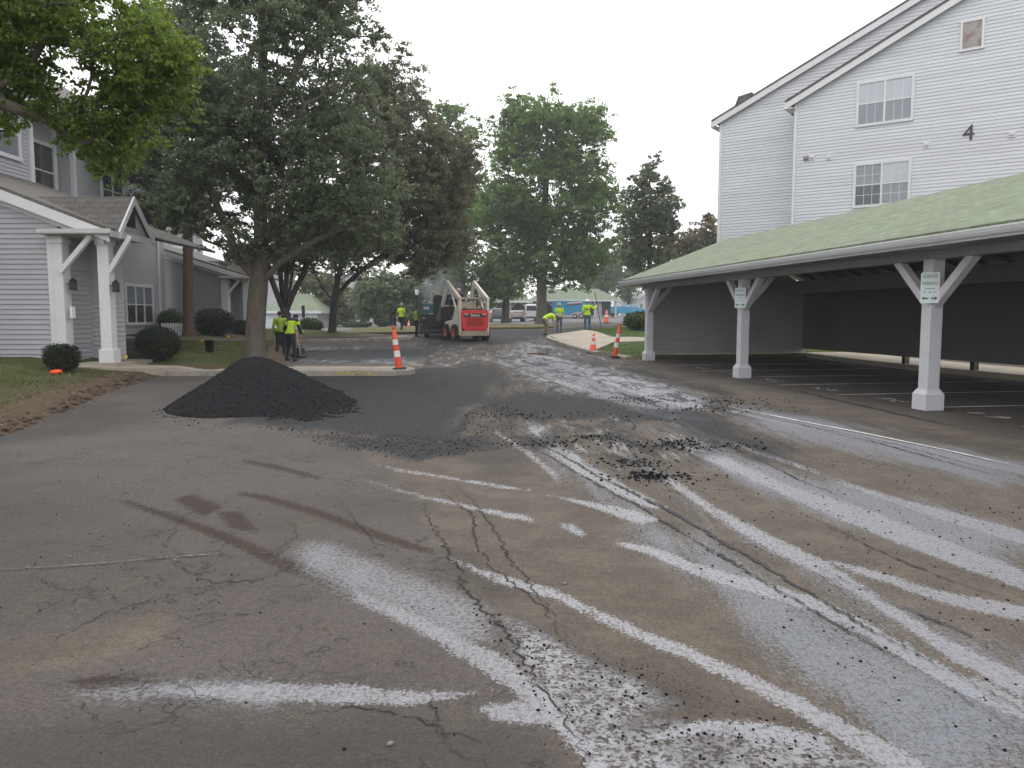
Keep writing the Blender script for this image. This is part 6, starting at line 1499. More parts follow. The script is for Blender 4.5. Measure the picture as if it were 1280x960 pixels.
mb = MB(); mb.prism([(-0.46, 1.6), (0.46, 1.6), (0.4, 1.95), (-0.4, 1.95)], 0.01, Mr, c=(0, -0.36, 0)); mb.prism([(-0.40, -1.12), (0.40, -1.12), (0.34, -0.5), (-0.34, -0.5)], 0.05, c=(0, 0, 1.60)); mb.build('engine_hood', M_TAN, sk)
for sx in (-1, 1):
    mb = MB(); x = sx * 0.74
    mb.bar((x, -1.05, 1.5), (x, -1.12, 2.15), 0.13, 0.24, up=(0, 1, 0)); mb.bar((x, -1.15, 2.05), (x, 0.75, 2.98), 0.13, 0.22); mb.bar((x, 0.7, 2.95), (x, 1.5, 1.75), 0.13, 0.2)
    mb.bar((x, -0.7, 1.4), (x, 0.2, 2.6), 0.07, 0.09); mb.build('lift_arm', M_CREAM, sk)
mb = MB(); mb.prism([(1.5, 1.05), (1.45, 1.75), (1.6, 1.8), (2.35, 1.1), (2.25, 1.0), (1.6, 0.95)], 1.7, Matrix(((0, 0, 1, 0), (1, 0, 0, 0), (0, 1, 0, 0), (0, 0, 0, 1))), c=(-0.85, 0, 0)); mb.build('bucket', M_DARK, sk)
for sx in (-1, 1):
    for y in (-0.62, 0.62): wheel(sk, (sx * 0.80, y, 0.40), 0.40, 0.27, (sx, 0, 0), M_RED)
# ---- asphalt paver
g = np.array([(546.5 - 640) / F * 42.3, 43.6, 0]); g[2] = tz(g[0], g[1])
pv = thing('paver', 'black sooty asphalt paver with a smoking hopper beside the skid steer', 'paver', g, R(4))
mb = MB(); mb.box((-0.05, 0.0, 0.85), (1.75, 3.0, 0.75), bev=0.05); mb.box((-0.05, -1.2, 0.45), (2.0, 0.7, 0.35), bev=0.03); mb.build('body', M_DARK, pv)
mb = MB()
for sx in (-1, 1): mb.tube([(sx * 0.72, -0.9, 0.05), (sx * 0.72, 1.1, 0.05), (sx * 0.72, 1.4, 0.32), (sx * 0.72, 1.1, 0.6), (sx * 0.72, -0.9, 0.6), (sx * 0.72, -1.2, 0.32), (sx * 0.72, -0.9, 0.05)], 0.09, 8)
mb.build('track', M_RUBB, pv)
mb = MB(); mb.prism([(-0.28, 1.15), (-0.28, 2.12), (-0.16, 2.22), (1.02, 2.30), (1.05, 1.15)], 0.12, Mr, c=(0, -1.35, 0)); mb.prism([(-0.9, 1.15), (-0.55, 2.1), (0.9, 2.1), (1.2, 1.15)], 0.06, Matrix(((0, 0, 1, 0), (1, 0, 0, 0), (0, 1, 0, 0), (0, 0, 0, 1))), c=(-0.28, -0.4, 0)); mb.prism([(-0.9, 1.15), (-0.55, 2.25), (0.9, 2.25), (1.2, 1.15)], 0.06, Matrix(((0, 0, 1, 0), (1, 0, 0, 0), (0, 1, 0, 0), (0, 0, 0, 1))), c=(0.99, -0.4, 0)); mb.build('hopper', M_BLACK, pv)
mb = MB(); mb.box((-0.63, -0.9, 1.50), (0.72, 1.3, 0.5), bev=0.05); mb.build('tank', M_TEAL, pv)
mb = MB(); mb.box((-0.63, -1.35, 1.80), (0.78, 0.3, 0.06), bev=0.01); mb.build('control_panel', M_TAN, pv)
mb = MB()
for sx in (-1.0, 0.95): mb.tube([(sx, -1.45, 0.6), (sx, -1.45, 1.9), (sx, -0.6, 1.9)], 0.025, 6)
mb.build('handrail', M_DARK, pv); mb = MB(); mb.box((0, -1.62, 0.24), (2.1, 0.5, 0.2), bev=0.03); mb.build('screed', M_DARK, pv)
mb = MB(); mb.ball((0.38, -0.2, 1.98), (0.58, 0.7, 0.25), 16, jit=0.08); mb.build('mix_load', M_PILE, pv)
mb = MB()
for x in (-0.75, -0.4, -0.05, 0.3, 0.65): mb.box((x, -1.52, 0.85), (0.05, 0.06, 0.62))
mb.box((-0.05, -1.52, 1.16), (1.7, 0.07, 0.06)); mb.build('ribs', M_DARK, pv)
mb = MB(); mb.tube([(-0.85, -1.5, 1.1), (-0.6, -1.6, 0.7), (-0.3, -1.58, 0.5), (0.2, -1.6, 0.62), (0.7, -1.55, 1.0)], 0.03, 6); mb.build('hose', M_RUBB, pv)
mb = MB(); mb.tube([(-0.3, -0.2, 1.4), (-0.3, -0.2, 2.35), (-0.34, -0.28, 2.45)], 0.06, 8); mb.build('exhaust', M_TAN, pv)
mb = MB(); mb.ball((0.1, -1.42, 2.24), (0.4, 0.1, 0.06), 10, jit=0.25); mb.ball((0.75, -1.42, 2.28), (0.25, 0.1, 0.05), 10, jit=0.25); mb.build('spilled_mix', M_TAN, pv)
mb = MB(); mb.box((-0.65, -1.59, 1.55), (0.3, 0.02, 0.16)); mb.box((-0.3, -1.54, 0.33), (0.9, 0.03, 0.03)); mb.build('plate', M_CREAM, pv)
for x in (-0.8, 0.75): mb = MB(); mb.box((x, -1.56, 1.0), (0.12, 0.05, 0.10), bev=0.01); mb.build('work_light', M_LIGHTR, pv)
# smoke off the hot mix
mb = MB(); mb.box((0, 0, 0), (3.0, 2.0, 3.8)); c = P(548, 352, 43.6); sm = mb.build('smoke', None or M_WHITE, loc=c)
m = bpy.data.materials.new('smoke_volume'); m.use_nodes = True; n = m.node_tree; n.nodes.clear(); L = n.links
o_ = n.nodes.new('ShaderNodeOutputMaterial'); pvn = n.nodes.new('ShaderNodeVolumePrincipled'); pvn.inputs['Color'].default_value = (0.75, 0.80, 0.84, 1)
tcd = n.nodes.new('ShaderNodeTexCoord'); nz = n.nodes.new('ShaderNodeTexNoise'); nz.inputs['Scale'].default_value = 1.1; nz.inputs['Detail'].default_value = 4; nz.inputs['Distortion'].default_value = 0.6
L.new(tcd.outputs['Object'], nz.inputs['Vector'])
mp = n.nodes.new('ShaderNodeMapping'); mp.inputs['Location'].default_value = (0.0, 0, 0.18); mp.inputs['Scale'].default_value = (0.75, 1.0, 0.55); L.new(tcd.outputs['Object'], mp.inputs[0])
gr = n.nodes.new('ShaderNodeTexGradient'); gr.gradient_type = 'SPHERICAL'; L.new(mp.outputs[0], gr.inputs[0])
m1 = n.nodes.new('ShaderNodeMapRange'); m1.inputs[1].default_value = 0.42; m1.inputs[2].default_value = 0.72; L.new(nz.outputs[0], m1.inputs[0])
m2 = n.nodes.new('ShaderNodeMath'); m2.operation = 'MULTIPLY'; L.new(m1.outputs[0], m2.inputs[0]); L.new(gr.outputs['Fac'], m2.inputs[1])
m3 = n.nodes.new('ShaderNodeMath'); m3.operation = 'MULTIPLY'; m3.inputs[1].default_value = 1.5; L.new(m2.outputs[0], m3.inputs[0])
L.new(m3.outputs[0], pvn.inputs['Density']); L.new(pvn.outputs[0], o_.inputs['Volume']); sm.data.materials.clear(); sm.data.materials.append(m)
tag(sm, 'pale bluish smoke rising off the hot mix in the paver', 'smoke', kind='stuff')

# ================================================================== PEOPLE
M_SKIN = mat('skin', (0.36, 0.22, 0.16), 0.55, 0.08, 10); M_HIVIS = mat('hivis_yellow', (0.50, 0.72, 0.02), 0.7, 0.08, 6); M_HIVISD = mat('hivis_dull', (0.26, 0.38, 0.02), 0.7, 0.12, 6)
M_NAVY = mat('navy_cloth', (0.012, 0.016, 0.03), 0.85, 0.2, 8); M_JEAN = mat('jeans', (0.06, 0.10, 0.15), 0.85, 0.2, 8); M_DKCL = mat('dark_cloth', (0.018, 0.018, 0.02), 0.9, 0.25, 8)
M_KHAKI = mat('khaki_cloth', (0.22, 0.16, 0.10), 0.85, 0.15, 8); M_BOOT = mat('boot', (0.05, 0.035, 0.025), 0.8, 0.2, 8); M_HAT = mat('hard_hat_white', (0.72, 0.72, 0.70), 0.35, 0.04, 8)
M_STRAW = mat('straw_hat', (0.42, 0.34, 0.22), 0.8, 0.15, 20); M_PINK = mat('faded_red_hat', (0.55, 0.25, 0.27), 0.5, 0.08, 8); M_HAIR = mat('dark_hair', (0.012, 0.01, 0.008), 0.7, 0.2, 20); M_EYE = mat('eye', (0.02, 0.015, 0.012), 0.2, 0.1, 20)
def soft(name, caps, m, parent, vox, smooth=2):
    """one continuous surface grown over tapered limbs"""
    mb = MB()
    for a, b, ra, rb in caps:
        a, b = Vector(a), Vector(b); mb.ball(a, ra, 12); mb.ball(b, rb, 12)
        if (b - a).length > 1e-3: mb.tube([a, b], [ra, rb], 12)
    o = mb.build('tmp', m); md = o.modifiers.new('r', 'REMESH'); md.mode = 'VOXEL'; md.voxel_size = vox; md.use_smooth_shade = True
    if smooth: s_ = o.modifiers.new('s', 'SMOOTH'); s_.iterations = smooth; s_.factor = 0.4
    dg = bpy.context.evaluated_depsgraph_get(); me = bpy.data.meshes.new_from_object(o.evaluated_get(dg)); bpy.data.objects.remove(o)
    me.name = name; me.materials.clear(); me.materials.append(m); q = bpy.data.objects.new(name, me); COL.objects.link(q); q.parent = parent; return q
def person(label, loc, rz, J, H=1.75, shirt=M_HIVIS, sleeves='long', trousers=M_DKCL, hat=None, hatm=None, shorts=False, group='road crew in yellow vests'):
    """J: joints in a 1.75 m frame facing +Y; arms/legs are (left, right)"""
    k = H / 1.75; V = lambda p: Vector(p) * k
    rt = thing('person', label, 'person', loc, rz, group)
    pel, wst, che, nek, hd = map(V, (J['pelvis'], J['waist'], J['chest'], J['neck'], J['head'])); spine = (nek - pel).normalized()
    fw = V(J.get('face', (0, 1, 0))).normalized(); rt_ = fw.cross(Vector((0, 0, 1))).normalized(); upv = rt_.cross(fw)
    B, Sh, Tr = [], [], []
    B += [(pel, wst, .115 * k, .105 * k), (wst, che, .105 * k, .12 * k), (che, nek, .11 * k, .05 * k), (nek, hd, .052 * k, .05 * k),
          (hd + upv * .02 * k, hd + upv * .05 * k, .085 * k, .088 * k), (hd + fw * .03 * k - upv * .04 * k, hd + fw * .045 * k - upv * .06 * k, .055 * k, .045 * k), (hd + fw * .09 * k, hd + fw * .107 * k - upv * .02 * k, .012 * k, .016 * k)]
    for s in (-1, 1): B.append((hd + rt_ * s * .086 * k, hd + rt_ * s * .09 * k - upv * .02 * k, .018 * k, .014 * k))
    Sh += [(pel + spine * .02 * k - rt_ * .065 * k, pel + spine * .02 * k + rt_ * .065 * k, .118 * k, .118 * k), (pel + spine * .03 * k, wst, .135 * k, .13 * k), (wst, che, .13 * k, .145 * k), (che, nek - spine * .05 * k, .13 * k, .085 * k)]
    for i, s in enumerate((-1, 1)):
        sh, el, wr = V(J['sh'][i]), V(J['el'][i]), V(J['wr'][i]); hp, kn, an = V(J['hip'][i]), V(J['kn'][i]), V(J['an'][i])
        B += [(che + (sh - che) * .4, sh, .09 * k, .058 * k), (sh, el, .052 * k, .04 * k), (el, wr, .04 * k, .028 * k)]
        d = (wr - el).normalized(); sd = d.cross(Vector((0.2, 0.1, 1))).normalized() if abs(d.z) < 0.9 else d.cross(Vector((0, 1, 0))).normalized(); pl = d.cross(sd)
        pm = wr + d * .075 * k; B.append((wr + d * .02 * k, pm, .030 * k, .034 * k))
        for f in range(4):
            a = pm + sd * (f - 1.5) * .019 * k; l = (.062, .072, .068, .052)[f] * k; m1_ = a + d * l * .55 + pl * .012 * k; B += [(a, m1_, .010 * k, .009 * k), (m1_, m1_ + d * l * .3 + pl * .03 * k, .009 * k, .008 * k)]
        a = wr + d * .03 * k - sd * .03 * k; B += [(a, a + d * .035 * k - sd * .025 * k, .012 * k, .011 * k), (a + d * .035 * k - sd * .025 * k, a + d * .065 * k - sd * .02 * k + pl * .015 * k, .011 * k, .009 * k)]
        B += [(pel + (hp - pel) * .5, hp, .10 * k, .085 * k), (hp, kn, .078 * k, .052 * k), (kn, an, .052 * k, .036 * k)]
        Sh.append((che + (sh - che) * .45, sh, .105 * k, .075 * k)); Sh.append((sh, sh.lerp(el, 1.0 if sleeves == 'long' else .6), .072 * k, .06 * k))
        if sleeves == 'long': Sh.append((el, el.lerp(wr, .92), .058 * k, .044 * k))
        Tr += [(pel - spine * .01 * k, hp, .112 * k, .10 * k), (hp, kn, .098 * k, .074 * k)]
        if not shorts: Tr.append((kn, kn.lerp(an, .95), .072 * k, .062 * k))
        tf = V(J['ft'][i]) if 'ft' in J else fw; tf = Vector((tf.x, tf.y, 0)).normalized(); gz = an.z - .075 * k
        B.append((an, Vector((an.x, an.y, gz + .05 * k)) + tf * .12 * k, .036 * k, .03 * k))
        Bo = [(an + Vector((0, 0, .06 * k)), an, .052 * k, .05 * k), (Vector((an.x, an.y, gz + .045 * k)) - tf * .04 * k, Vector((an.x, an.y, gz + .043 * k)) + tf * .16 * k, .044 * k, .042 * k)]; soft('boot', Bo, M_BOOT, rt, .016 * k, 1)
    soft('body', B, M_SKIN, rt, .011 * k)
    soft('shirt', Sh, shirt, rt, .02 * k); soft('trousers', Tr, trousers, rt, .018 * k)
    Mh = Matrix((rt_, fw, upv)).transposed().to_4x4(); mb = MB()
    mb.ball(hd + upv * .055 * k - fw * .012 * k, (.094 * k, .098 * k, .085 * k), 14, 0, Mh); mb.build('hair', M_HAIR, rt)
    for s in (-1, 1): mb = MB(); mb.ball(hd + fw * .083 * k + rt_ * s * .034 * k + upv * .022 * k, (.013 * k, .008 * k, .009 * k), 8, 0, Mh); mb.build('eye', M_EYE, rt)
    if hat == 'hard':
        mb = MB(); mb.lathe([(.0, .125 * k), (.05 * k, .118 * k), (.09 * k, .085 * k), (.112 * k, .03 * k), (.117 * k, .0), (.135 * k, -.006 * k), (.135 * k, -.014 * k), (.11 * k, -.006 * k)], hd + upv * .065 * k, 18, 0, True, Mh); mb.box(hd + upv * .06 * k + fw * .14 * k, (.15 * k, .08 * k, .012 * k), M=Mh); mb.bar(hd + upv * .188 * k - fw * .07 * k, hd + upv * .188 * k + fw * .07 * k, .03 * k, .012 * k); mb.build('hard_hat', hatm, rt)
    if hat == 'brim':
        mb = MB(); mb.lathe([(.0, .13 * k), (.075 * k, .125 * k), (.098 * k, .02 * k), (.105 * k, .0), (.21 * k, -.02 * k), (.21 * k, -.028 * k), (.1 * k, -.01 * k)], hd + upv * .06 * k, 18, 0, True, Mh); mb.build('hat', hatm, rt)
    return rt
def stand(**o):
    J = dict(pelvis=(0, 0, .95), waist=(0, 0, 1.08), chest=(0, .01, 1.30), neck=(0, .0, 1.47), head=(0, .02, 1.60), sh=[(-.185, 0, 1.40), (.185, 0, 1.40)], el=[(-.25, -.02, 1.13), (.25, -.02, 1.13)], wr=[(-.25, .10, .90), (.25, .10, .90)],
             hip=[(-.095, 0, .90), (.095, 0, .90)], kn=[(-.11, .03, .49), (.11, .03, .49)], an=[(-.12, -.02, .08), (.12, -.02, .08)])
    J.update(o); return J
def pp(px, py): g = G(px, py); return g
def hvis_h(px, y0, y1): g = G(px, y1); return (y1 - y0) * g[1] / F
# the pair near the kerb: both seen from behind, leaning forward
bendJ = stand(pelvis=(0, 0, .93), waist=(0, .05, 1.06), chest=(0, .16, 1.25), neck=(0, .27, 1.38), head=(0, .38, 1.46), sh=[(-.19, .2, 1.33), (.19, .2, 1.33)], el=[(-.30, .14, 1.08), (.30, .16, 1.08)], wr=[(-.24, .32, .92), (.27, .36, .98)], face=(0, 1, -.35), kn=[(-.11, .07, .49), (.13, .06, .49)], an=[(-.13, -.02, .08), (.17, .0, .08)])
p = pp(363, 451); person('person bending forward in a bright yellow shirt with a navy collar near the kerb', p, R(-18), bendJ, 1.80, M_HIVIS, 'long', M_DKCL, None)
p = pp(351, 443.5); person('person in a dull yellow vest half hidden behind another worker near the big trunk', p, R(15), stand(an=[(-.15, -.02, .08), (.13, .0, .08)]), 1.72, M_HIVISD, 'long', M_DKCL, None)
# navy yoke on the front worker's shoulders, as part of the shirt
wk_ = [o for o in COL.objects if o.get('label', '').startswith('person bending forward in a bright')][0]
k_ = 1.80 / 1.75
soft('collar', [(Vector((-.17, .2, 1.355)) * k_, Vector((0, .27, 1.41)) * k_, .085 * k_, .095 * k_), (Vector((.17, .2, 1.355)) * k_, Vector((0, .27, 1.41)) * k_, .085 * k_, .095 * k_), (Vector((0, .2, 1.36)) * k_, Vector((0, .3, 1.43)) * k_, .11 * k_, .08 * k_)], M_NAVY, wk_, .02)
for s in (-1, 1): soft('sleeve', [(Vector((s * .30, .14 + .01 * s, 1.09)) * k_, Vector((s * .255, .29, .95)) * k_, .066 * k_, .05 * k_), (Vector((s * .25, .165, 1.2)) * k_, Vector((s * .30, .15, 1.08)) * k_, .068 * k_, .066 * k_)], M_NAVY, wk_, .016)
# machine beside him
g = G(374, 447); pc = thing('plate_compactor', 'small dark walk-behind compactor with a red handle grip beside the bending worker', 'compactor', g, R(-20))
mb = MB(); mb.box((0, 0, 0.05), (0.36, 0.5, 0.06), bev=0.02); mb.prism([(-0.25, 0.02), (-0.33, 0.14), (-0.3, 0.15), (-0.22, 0.06)], 0.36, Matrix(((0, 0, 1, 0), (1, 0, 0, 0), (0, 1, 0, 0), (0, 0, 0, 1))), c=(-0.18, 0, 0)); mb.build('base_plate', M_DARK, pc)
mb = MB(); mb.box((0, 0.05, 0.25), (0.26, 0.3, 0.24), bev=0.04); mb.lathe([(0.08, 0), (0.08, 0.1), (0, 0.11)], (0, 0.05, 0.37), 14); mb.build('engine', M_BLACK, pc)
mb = MB(); mb.tube([(-0.14, -0.1, 0.15), (-0.15, -0.3, 0.75), (-0.15, -0.35, 0.98), (0.15, -0.35, 0.98), (0.15, -0.3, 0.75), (0.14, -0.1, 0.15)], 0.018, 8); mb.build('handle', M_CREAM, pc)
mb = MB(); mb.tube([(-0.12, -0.35, 0.98), (0.12, -0.35, 0.98)], 0.032, 8); mb.box((0, -0.33, 0.86), (0.26, 0.06, 0.12), bev=0.02); mb.build('grip', M_RED, pc)
# walker on the grass
p = pp(502, 414.5); walkJ = stand(an=[(-.11, .22, .09), (.11, -.24, .12)], kn=[(-.11, .16, .5), (.11, -.02, .49)], wr=[(-.26, -.02, .9), (.27, .18, .95)], el=[(-.25, -.1, 1.14), (.26, .0, 1.13)])
person('person in a yellow shirt and dark trousers walking on the grass left of the paver', p, R(-25), walkJ, 1.76, M_HIVIS, 'short', M_DKCL, 'hard', M_TRIMG)
# the one close beside the paver
p = np.array([(521.0 - 640) / F * 42.6, 42.6, 0]); p[2] = tz(p[0], p[1]); person('person in a yellow vest standing close against the left side of the paver', p, R(-70), stand(), 1.70, M_HIVISD, 'long', M_DKCL, None)
# paver operator
p = np.array([(574 - 640) / F * 45.6, 45.6, 0]); p[2] = P(572, 361, 45.6)[2] - 1.72; 
op_ = person('person with a faded red hat standing on the paver platform behind the loader', p, R(170), stand(), 1.72, M_NAVY, 'long', M_DKCL, 'hard', M_PINK, group=None)
mb = MB(); zt_ = tz(p[0], p[1]); mb.box((0.75, 2.1, (p[2] - zt_) - 0.03 + (zt_ - pv.location.z)), (2.2, 1.6, 0.06)); 
for sx in (-0.2, 1.7): mb.bar((sx, 2.0, 0.0), (sx, 2.0, p[2] - pv.location.z - 0.05), 0.1, 0.1)
mb.build('platform', M_DARK, pv)
# three by the right kerb
p = pp(683, 419); bJ = stand(pelvis=(0, -.12, .92), waist=(0, .02, 1.02), chest=(0, .26, 1.10), neck=(0, .46, 1.08), head=(0, .58, 1.03), face=(0, .75, -.66), sh=[(-.18, .38, 1.06), (.18, .38, 1.06)], el=[(-.22, .42, .78), (.22, .45, .78)], wr=[(-.12, .55, .58), (.14, .62, .60)], hip=[(-.1, -.12, .88), (.1, -.12, .88)], kn=[(-.12, .0, .48), (.12, .06, .48)], an=[(-.13, -.1, .08), (.14, .02, .08)])
person('person in a yellow shirt bending low over a shovel by the right kerb', p, R(-80), bJ, 1.78, M_HIVIS, 'short', M_KHAKI, 'hard', M_TRIMG)
rt = thing('shovel', 'shovel held by the bending worker by the right kerb', 'shovel', p, R(-80)); mb = MB(); mb.tube([(-.14, .50, .66), (.16, .70, .5), (.42, .95, .20)], 0.018, 8); mb.build('shaft', M_KHAKI, rt)
mb = MB(); d_ = Vector((.26, .25, -.30)).normalized(); mb.box((.52, 1.05, .08), (.2, .3, .02), M=d_.to_track_quat('Y', 'Z').to_matrix().to_4x4(), bev=0.006); mb.build('blade', M_DARK, rt)
p = pp(699, 415.5); person('person in a wide straw hat and yellow shirt facing the camera by the right kerb', p, R(172), stand(wr=[(-.10, .24, 1.0), (.10, .24, 1.0)], el=[(-.26, .05, 1.12), (.26, .05, 1.12)]), 1.74, M_HIVIS, 'short', M_JEAN, 'brim', M_STRAW)
p = pp(734, 415.5); person('person in a white hard hat and jeans seen from behind holding the tall rake', p, R(-8), stand(el=[(-.26, .02, 1.14), (.36, .10, 1.26)], wr=[(-.22, .22, 1.05), (.50, .22, 1.42)]), 1.86, M_HIVIS, 'long', M_JEAN, 'hard', M_HAT)
mb = MB(); mb.box((0, -.157, 1.30), (.16, .012, .07), bev=.004); o = mb.build('back_print', M_NAVY, [q for q in COL.objects if q.get('label', '').startswith('person in a white hard hat and jeans')][0])
g1 = G(752.5, 413.5); Yr = g1[1]; top = P(741, 362, Yr + 0.25); hand = Vector(p) + Matrix.Rotation(R(-8), 3, 'Z') @ (Vector((.50, .27, 1.50)) * 1.86 / 1.75)
rt = thing('asphalt_rake', 'long-handled asphalt rake held upright by the worker in the white hard hat', 'rake', g1)
b2 = Vector(top) - Vector(g1); mb = MB(); hh = hand - Vector(g1)
mb.tube([(0, 0, .03), tuple(hh), tuple(hh + (hh - Vector((0, 0, .03))).normalized() * (b2.length - hh.length))], 0.022, 8); mb.build('shaft', mat('rake_wood', (0.19, 0.06, 0.05), 0.6, 0.15, 8), rt)
mb = MB(); mb.box((0, 0, .04), (.55, .05, .08), bev=.008)
for k in range(12): mb.box((-.25 + k * .045, -.02, .01), (.012, .02, .05))
mb.build('rake_head', M_DARK, rt)

# ================================================================== FAR SIDE: lamp, signs, vehicles, buildings
Yl = 56.0; b = P(521.5, 410, Yl); b[2] = tz(b[0], b[1]); s = Yl / F; zt_ = P(521, 357, Yl)[2] - b[2]
lp = thing('street_lamp', 'black colonial lantern lamp post behind the paver', 'street lamp', b)
mb = MB(); mb.lathe([(0.14, 0), (0.14, 0.3), (0.08, 0.45), (0.06, 0.6), (0.05, zt_ - 0.75), (0.08, zt_ - 0.7), (0.0, zt_ - 0.7)], n=12); mb.build('post', M_BLACK, lp)
mb = MB(); mb.lathe([(0.10, zt_ - 0.68), (0.17, zt_ - 0.28), (0.0, zt_ - 0.28)], n=4); mb.lathe([(0, zt_ - 0.68), (0.1, zt_ - 0.68)], n=4); mb.build('lantern', mat('lantern_glass', (0.6, 0.6, 0.58), 0.3, 0.05, 8), lp)
mb = MB(); mb.lathe([(0.21, zt_ - 0.27), (0.06, zt_ - 0.06), (0.03, zt_ - 0.04), (0.03, zt_), (0, zt_ + 0.01)], n=4); mb.build('lantern_cap', M_BLACK, lp)
g = P(380, 417, 48); g[2] = tz(g[0], g[1]); zt_ = P(380, 381, 48)[2] - g[2]
sg = thing('sign_post', 'grey post with a narrow dark blue sign in front of the white garage', 'sign', g, 0.1)
mb = MB(); mb.box((0, 0, zt_ / 2), (0.09, 0.09, zt_), bev=0.01); mb.build('post', M_TRIMG, sg); mb = MB(); mb.box((0, -0.07, zt_ - 0.42), (0.2, 0.03, 0.72), bev=0.008); mb.build('panel', mat('sign_blue', (0.02, 0.035, 0.09), 0.5, 0.1, 8), sg)

M_SUV = mat('car_grey', (0.13, 0.15, 0.17), 0.3, 0.05, 3); M_CARW = mat('car_white', (0.66, 0.66, 0.66), 0.3, 0.04, 3); M_BLUE = mat('truck_blue', (0.03, 0.27, 0.45), 0.35, 0.08, 2); M_CHROME = mat('bright_metal', (0.5, 0.5, 0.52), 0.25, 0.1, 6, metal=0.8)
PXZ = Matrix(((0, 0, 1, 0), (1, 0, 0, 0), (0, 1, 0, 0), (0, 0, 0, 1)))   # profile (y, z) extruded along x
def loft_body(profile, w_, taper_z, tw, m, name, root, rng_bev=0.04):
    """vehicle shell: side profile extruded across, narrowing above taper_z"""
    bm = bmesh.new(); L_, R_ = [], []
    for y, z in profile:
        k = 1 - max(0, (z - taper_z)) * tw
        L_.append(bm.verts.new((-w_ / 2 * k, y, z))); R_.append(bm.verts.new((w_ / 2 * k, y, z)))
    n = len(profile); bm.faces.new(L_); bm.faces.new(R_[::-1])
    for i in range(n): bm.faces.new((L_[i], R_[i], R_[(i + 1) % n], L_[(i + 1) % n]))
    bmesh.ops.recalc_face_normals(bm, faces=bm.faces[:]); bmesh.ops.bevel(bm, geom=bm.edges[:], offset=rng_bev, segments=2, affect='EDGES', profile=0.6)
    me = bpy.data.meshes.new(name); bm.to_mesh(me); bm.free(); me.materials.append(m); o = bpy.data.objects.new(name, me); COL.objects.link(o); o.parent = root; return o
def quadp(name, root, pts_, m): mb = MB(); mb.add(pts_, [tuple(range(len(pts_)))]); return mb.build(name, m, root, fix=False)
def suv(label, px, Yv, rz, m, H=1.75, van=False):
    b = P(px, 396, Yv); b[2] = tz(b[0], b[1]); rt = thing('parked_car', label, 'car', b, rz, 'cars parked under the far carport')
    pr = [(-2.3, .45), (-2.25, 1.0), (-2.1, 1.15), (-1.85, H - .05), (-1.6, H), (.5, H), (1.0, 1.2), (2.1, 1.05), (2.3, .8), (2.3, .4)] if not van else [(-2.6, .4), (-2.6, 2.1), (-2.4, 2.25), (1.4, 2.25), (2.0, 1.4), (2.6, 1.2), (2.65, .4)]
    loft_body(pr, 1.85, 1.05, 0.28, m, 'body', rt, 0.06); zt = H - .12 if not van else 2.05; y0 = -2.17 if not van else -2.615
    quadp('rear_window', rt, [(-.68, y0 + .02, 1.2), (.68, y0 + .02, 1.2), (.6, (y0 + .29) if not van else y0, zt), (-.6, (y0 + .29) if not van else y0, zt)], M_GLASS)
    for sx in (-1, 1):
        mb = MB(); mb.box((sx * .78, y0 - .10 if not van else y0 - .01, 1.0), (.16, .05, .3), bev=.01); mb.build('tail_light', M_RED, rt)
        quadp('side_window', rt, [(sx * .90, -1.6, 1.2), (sx * .90, .6, 1.2), (sx * .80, .3, zt), (sx * .80, -1.5, zt)], M_GLASS)
        for y in (-1.4, 1.4): wheel(rt, (sx * .84, y, .34), .34, .2, (sx, 0, 0), M_CHROME)
    mb = MB(); mb.box((0, y0 - .16, .55), (1.7, .14, .2), bev=.03); mb.build('bumper', M_DARK, rt); return rt
suv('dark grey car parked under the far carport right of the loader', 621, 99, R(8), M_SUV)
suv('white van parked under the far carport just left of the stout maple trunk', 662, 103, R(4), M_CARW, van=True)
suv('white and brown low car parked between the grey car and the white van', 645, 104, R(6), mat('car_tan', (0.45, 0.40, 0.36), 0.35, 0.2, 2), 1.5)
# blue box trailer
b = P(714, 396, 103); b[2] = tz(b[0], b[1]); k = 103 / F
tr = thing('box_trailer', 'bright blue box trailer with a red and white slogan stripe behind the workers', 'trailer', b, R(-6))
L_ = 46 * k; hb = 0.42; ht = P(714, 376.2, 103)[2] - b[2]
mb = MB(); mb.box((0, 0, (hb + ht) / 2), (L_, 2.1, ht - hb), bev=0.06); mb.build('body', M_BLUE, tr)
mb = MB(); mb.box((0, -1.06, ht - .05), (L_ - .05, .03, .06)); mb.box((0, -1.06, hb + .06), (L_ - .05, .03, .1)); mb.build('trim_rail', M_CHROME, tr)
for y in (-1.02, 1.02):
    for x in (.55, 1.35): wheel(tr, (x, y, .33), .33, .2, (0, y, 0), M_CHROME)
mb = MB(); mb.prism([(.05, .4), (.15, .72), (.55, .85), (1.35, .85), (1.78, .72), (1.88, .4)], .06, Matrix(((1, 0, 0, 0), (0, 0, -1, 0), (0, 1, 0, 0), (0, 0, 0, 1))), c=(0, -1.06, 0)); mb.build('fender', M_CHROME, tr)
for y0_, h_, m_, x0, x1, sh in ((1.95, .16, M_WHITE, -.6, 1.6, .12), (1.80, .13, M_RED, -.5, 1.5, .1), (1.66, .12, M_BLACK, -.9, 1.4, .15)):
    mb = MB(); mb.prism([(x0, y0_), (x1 - .3, y0_ + sh), (x1, y0_ + sh + h_ * .6), (x1 - .1, y0_ + sh + h_), (x0 + .3, y0_ + h_ * .9)], .006, Matrix(((1, 0, 0, 0), (0, 0, -1, 0), (0, 1, 0, 0), (0, 0, 0, 1))), c=(0, -1.052 - .004 * (y0_ < 1.9), 0)); mb.build('stripe', m_, tr)
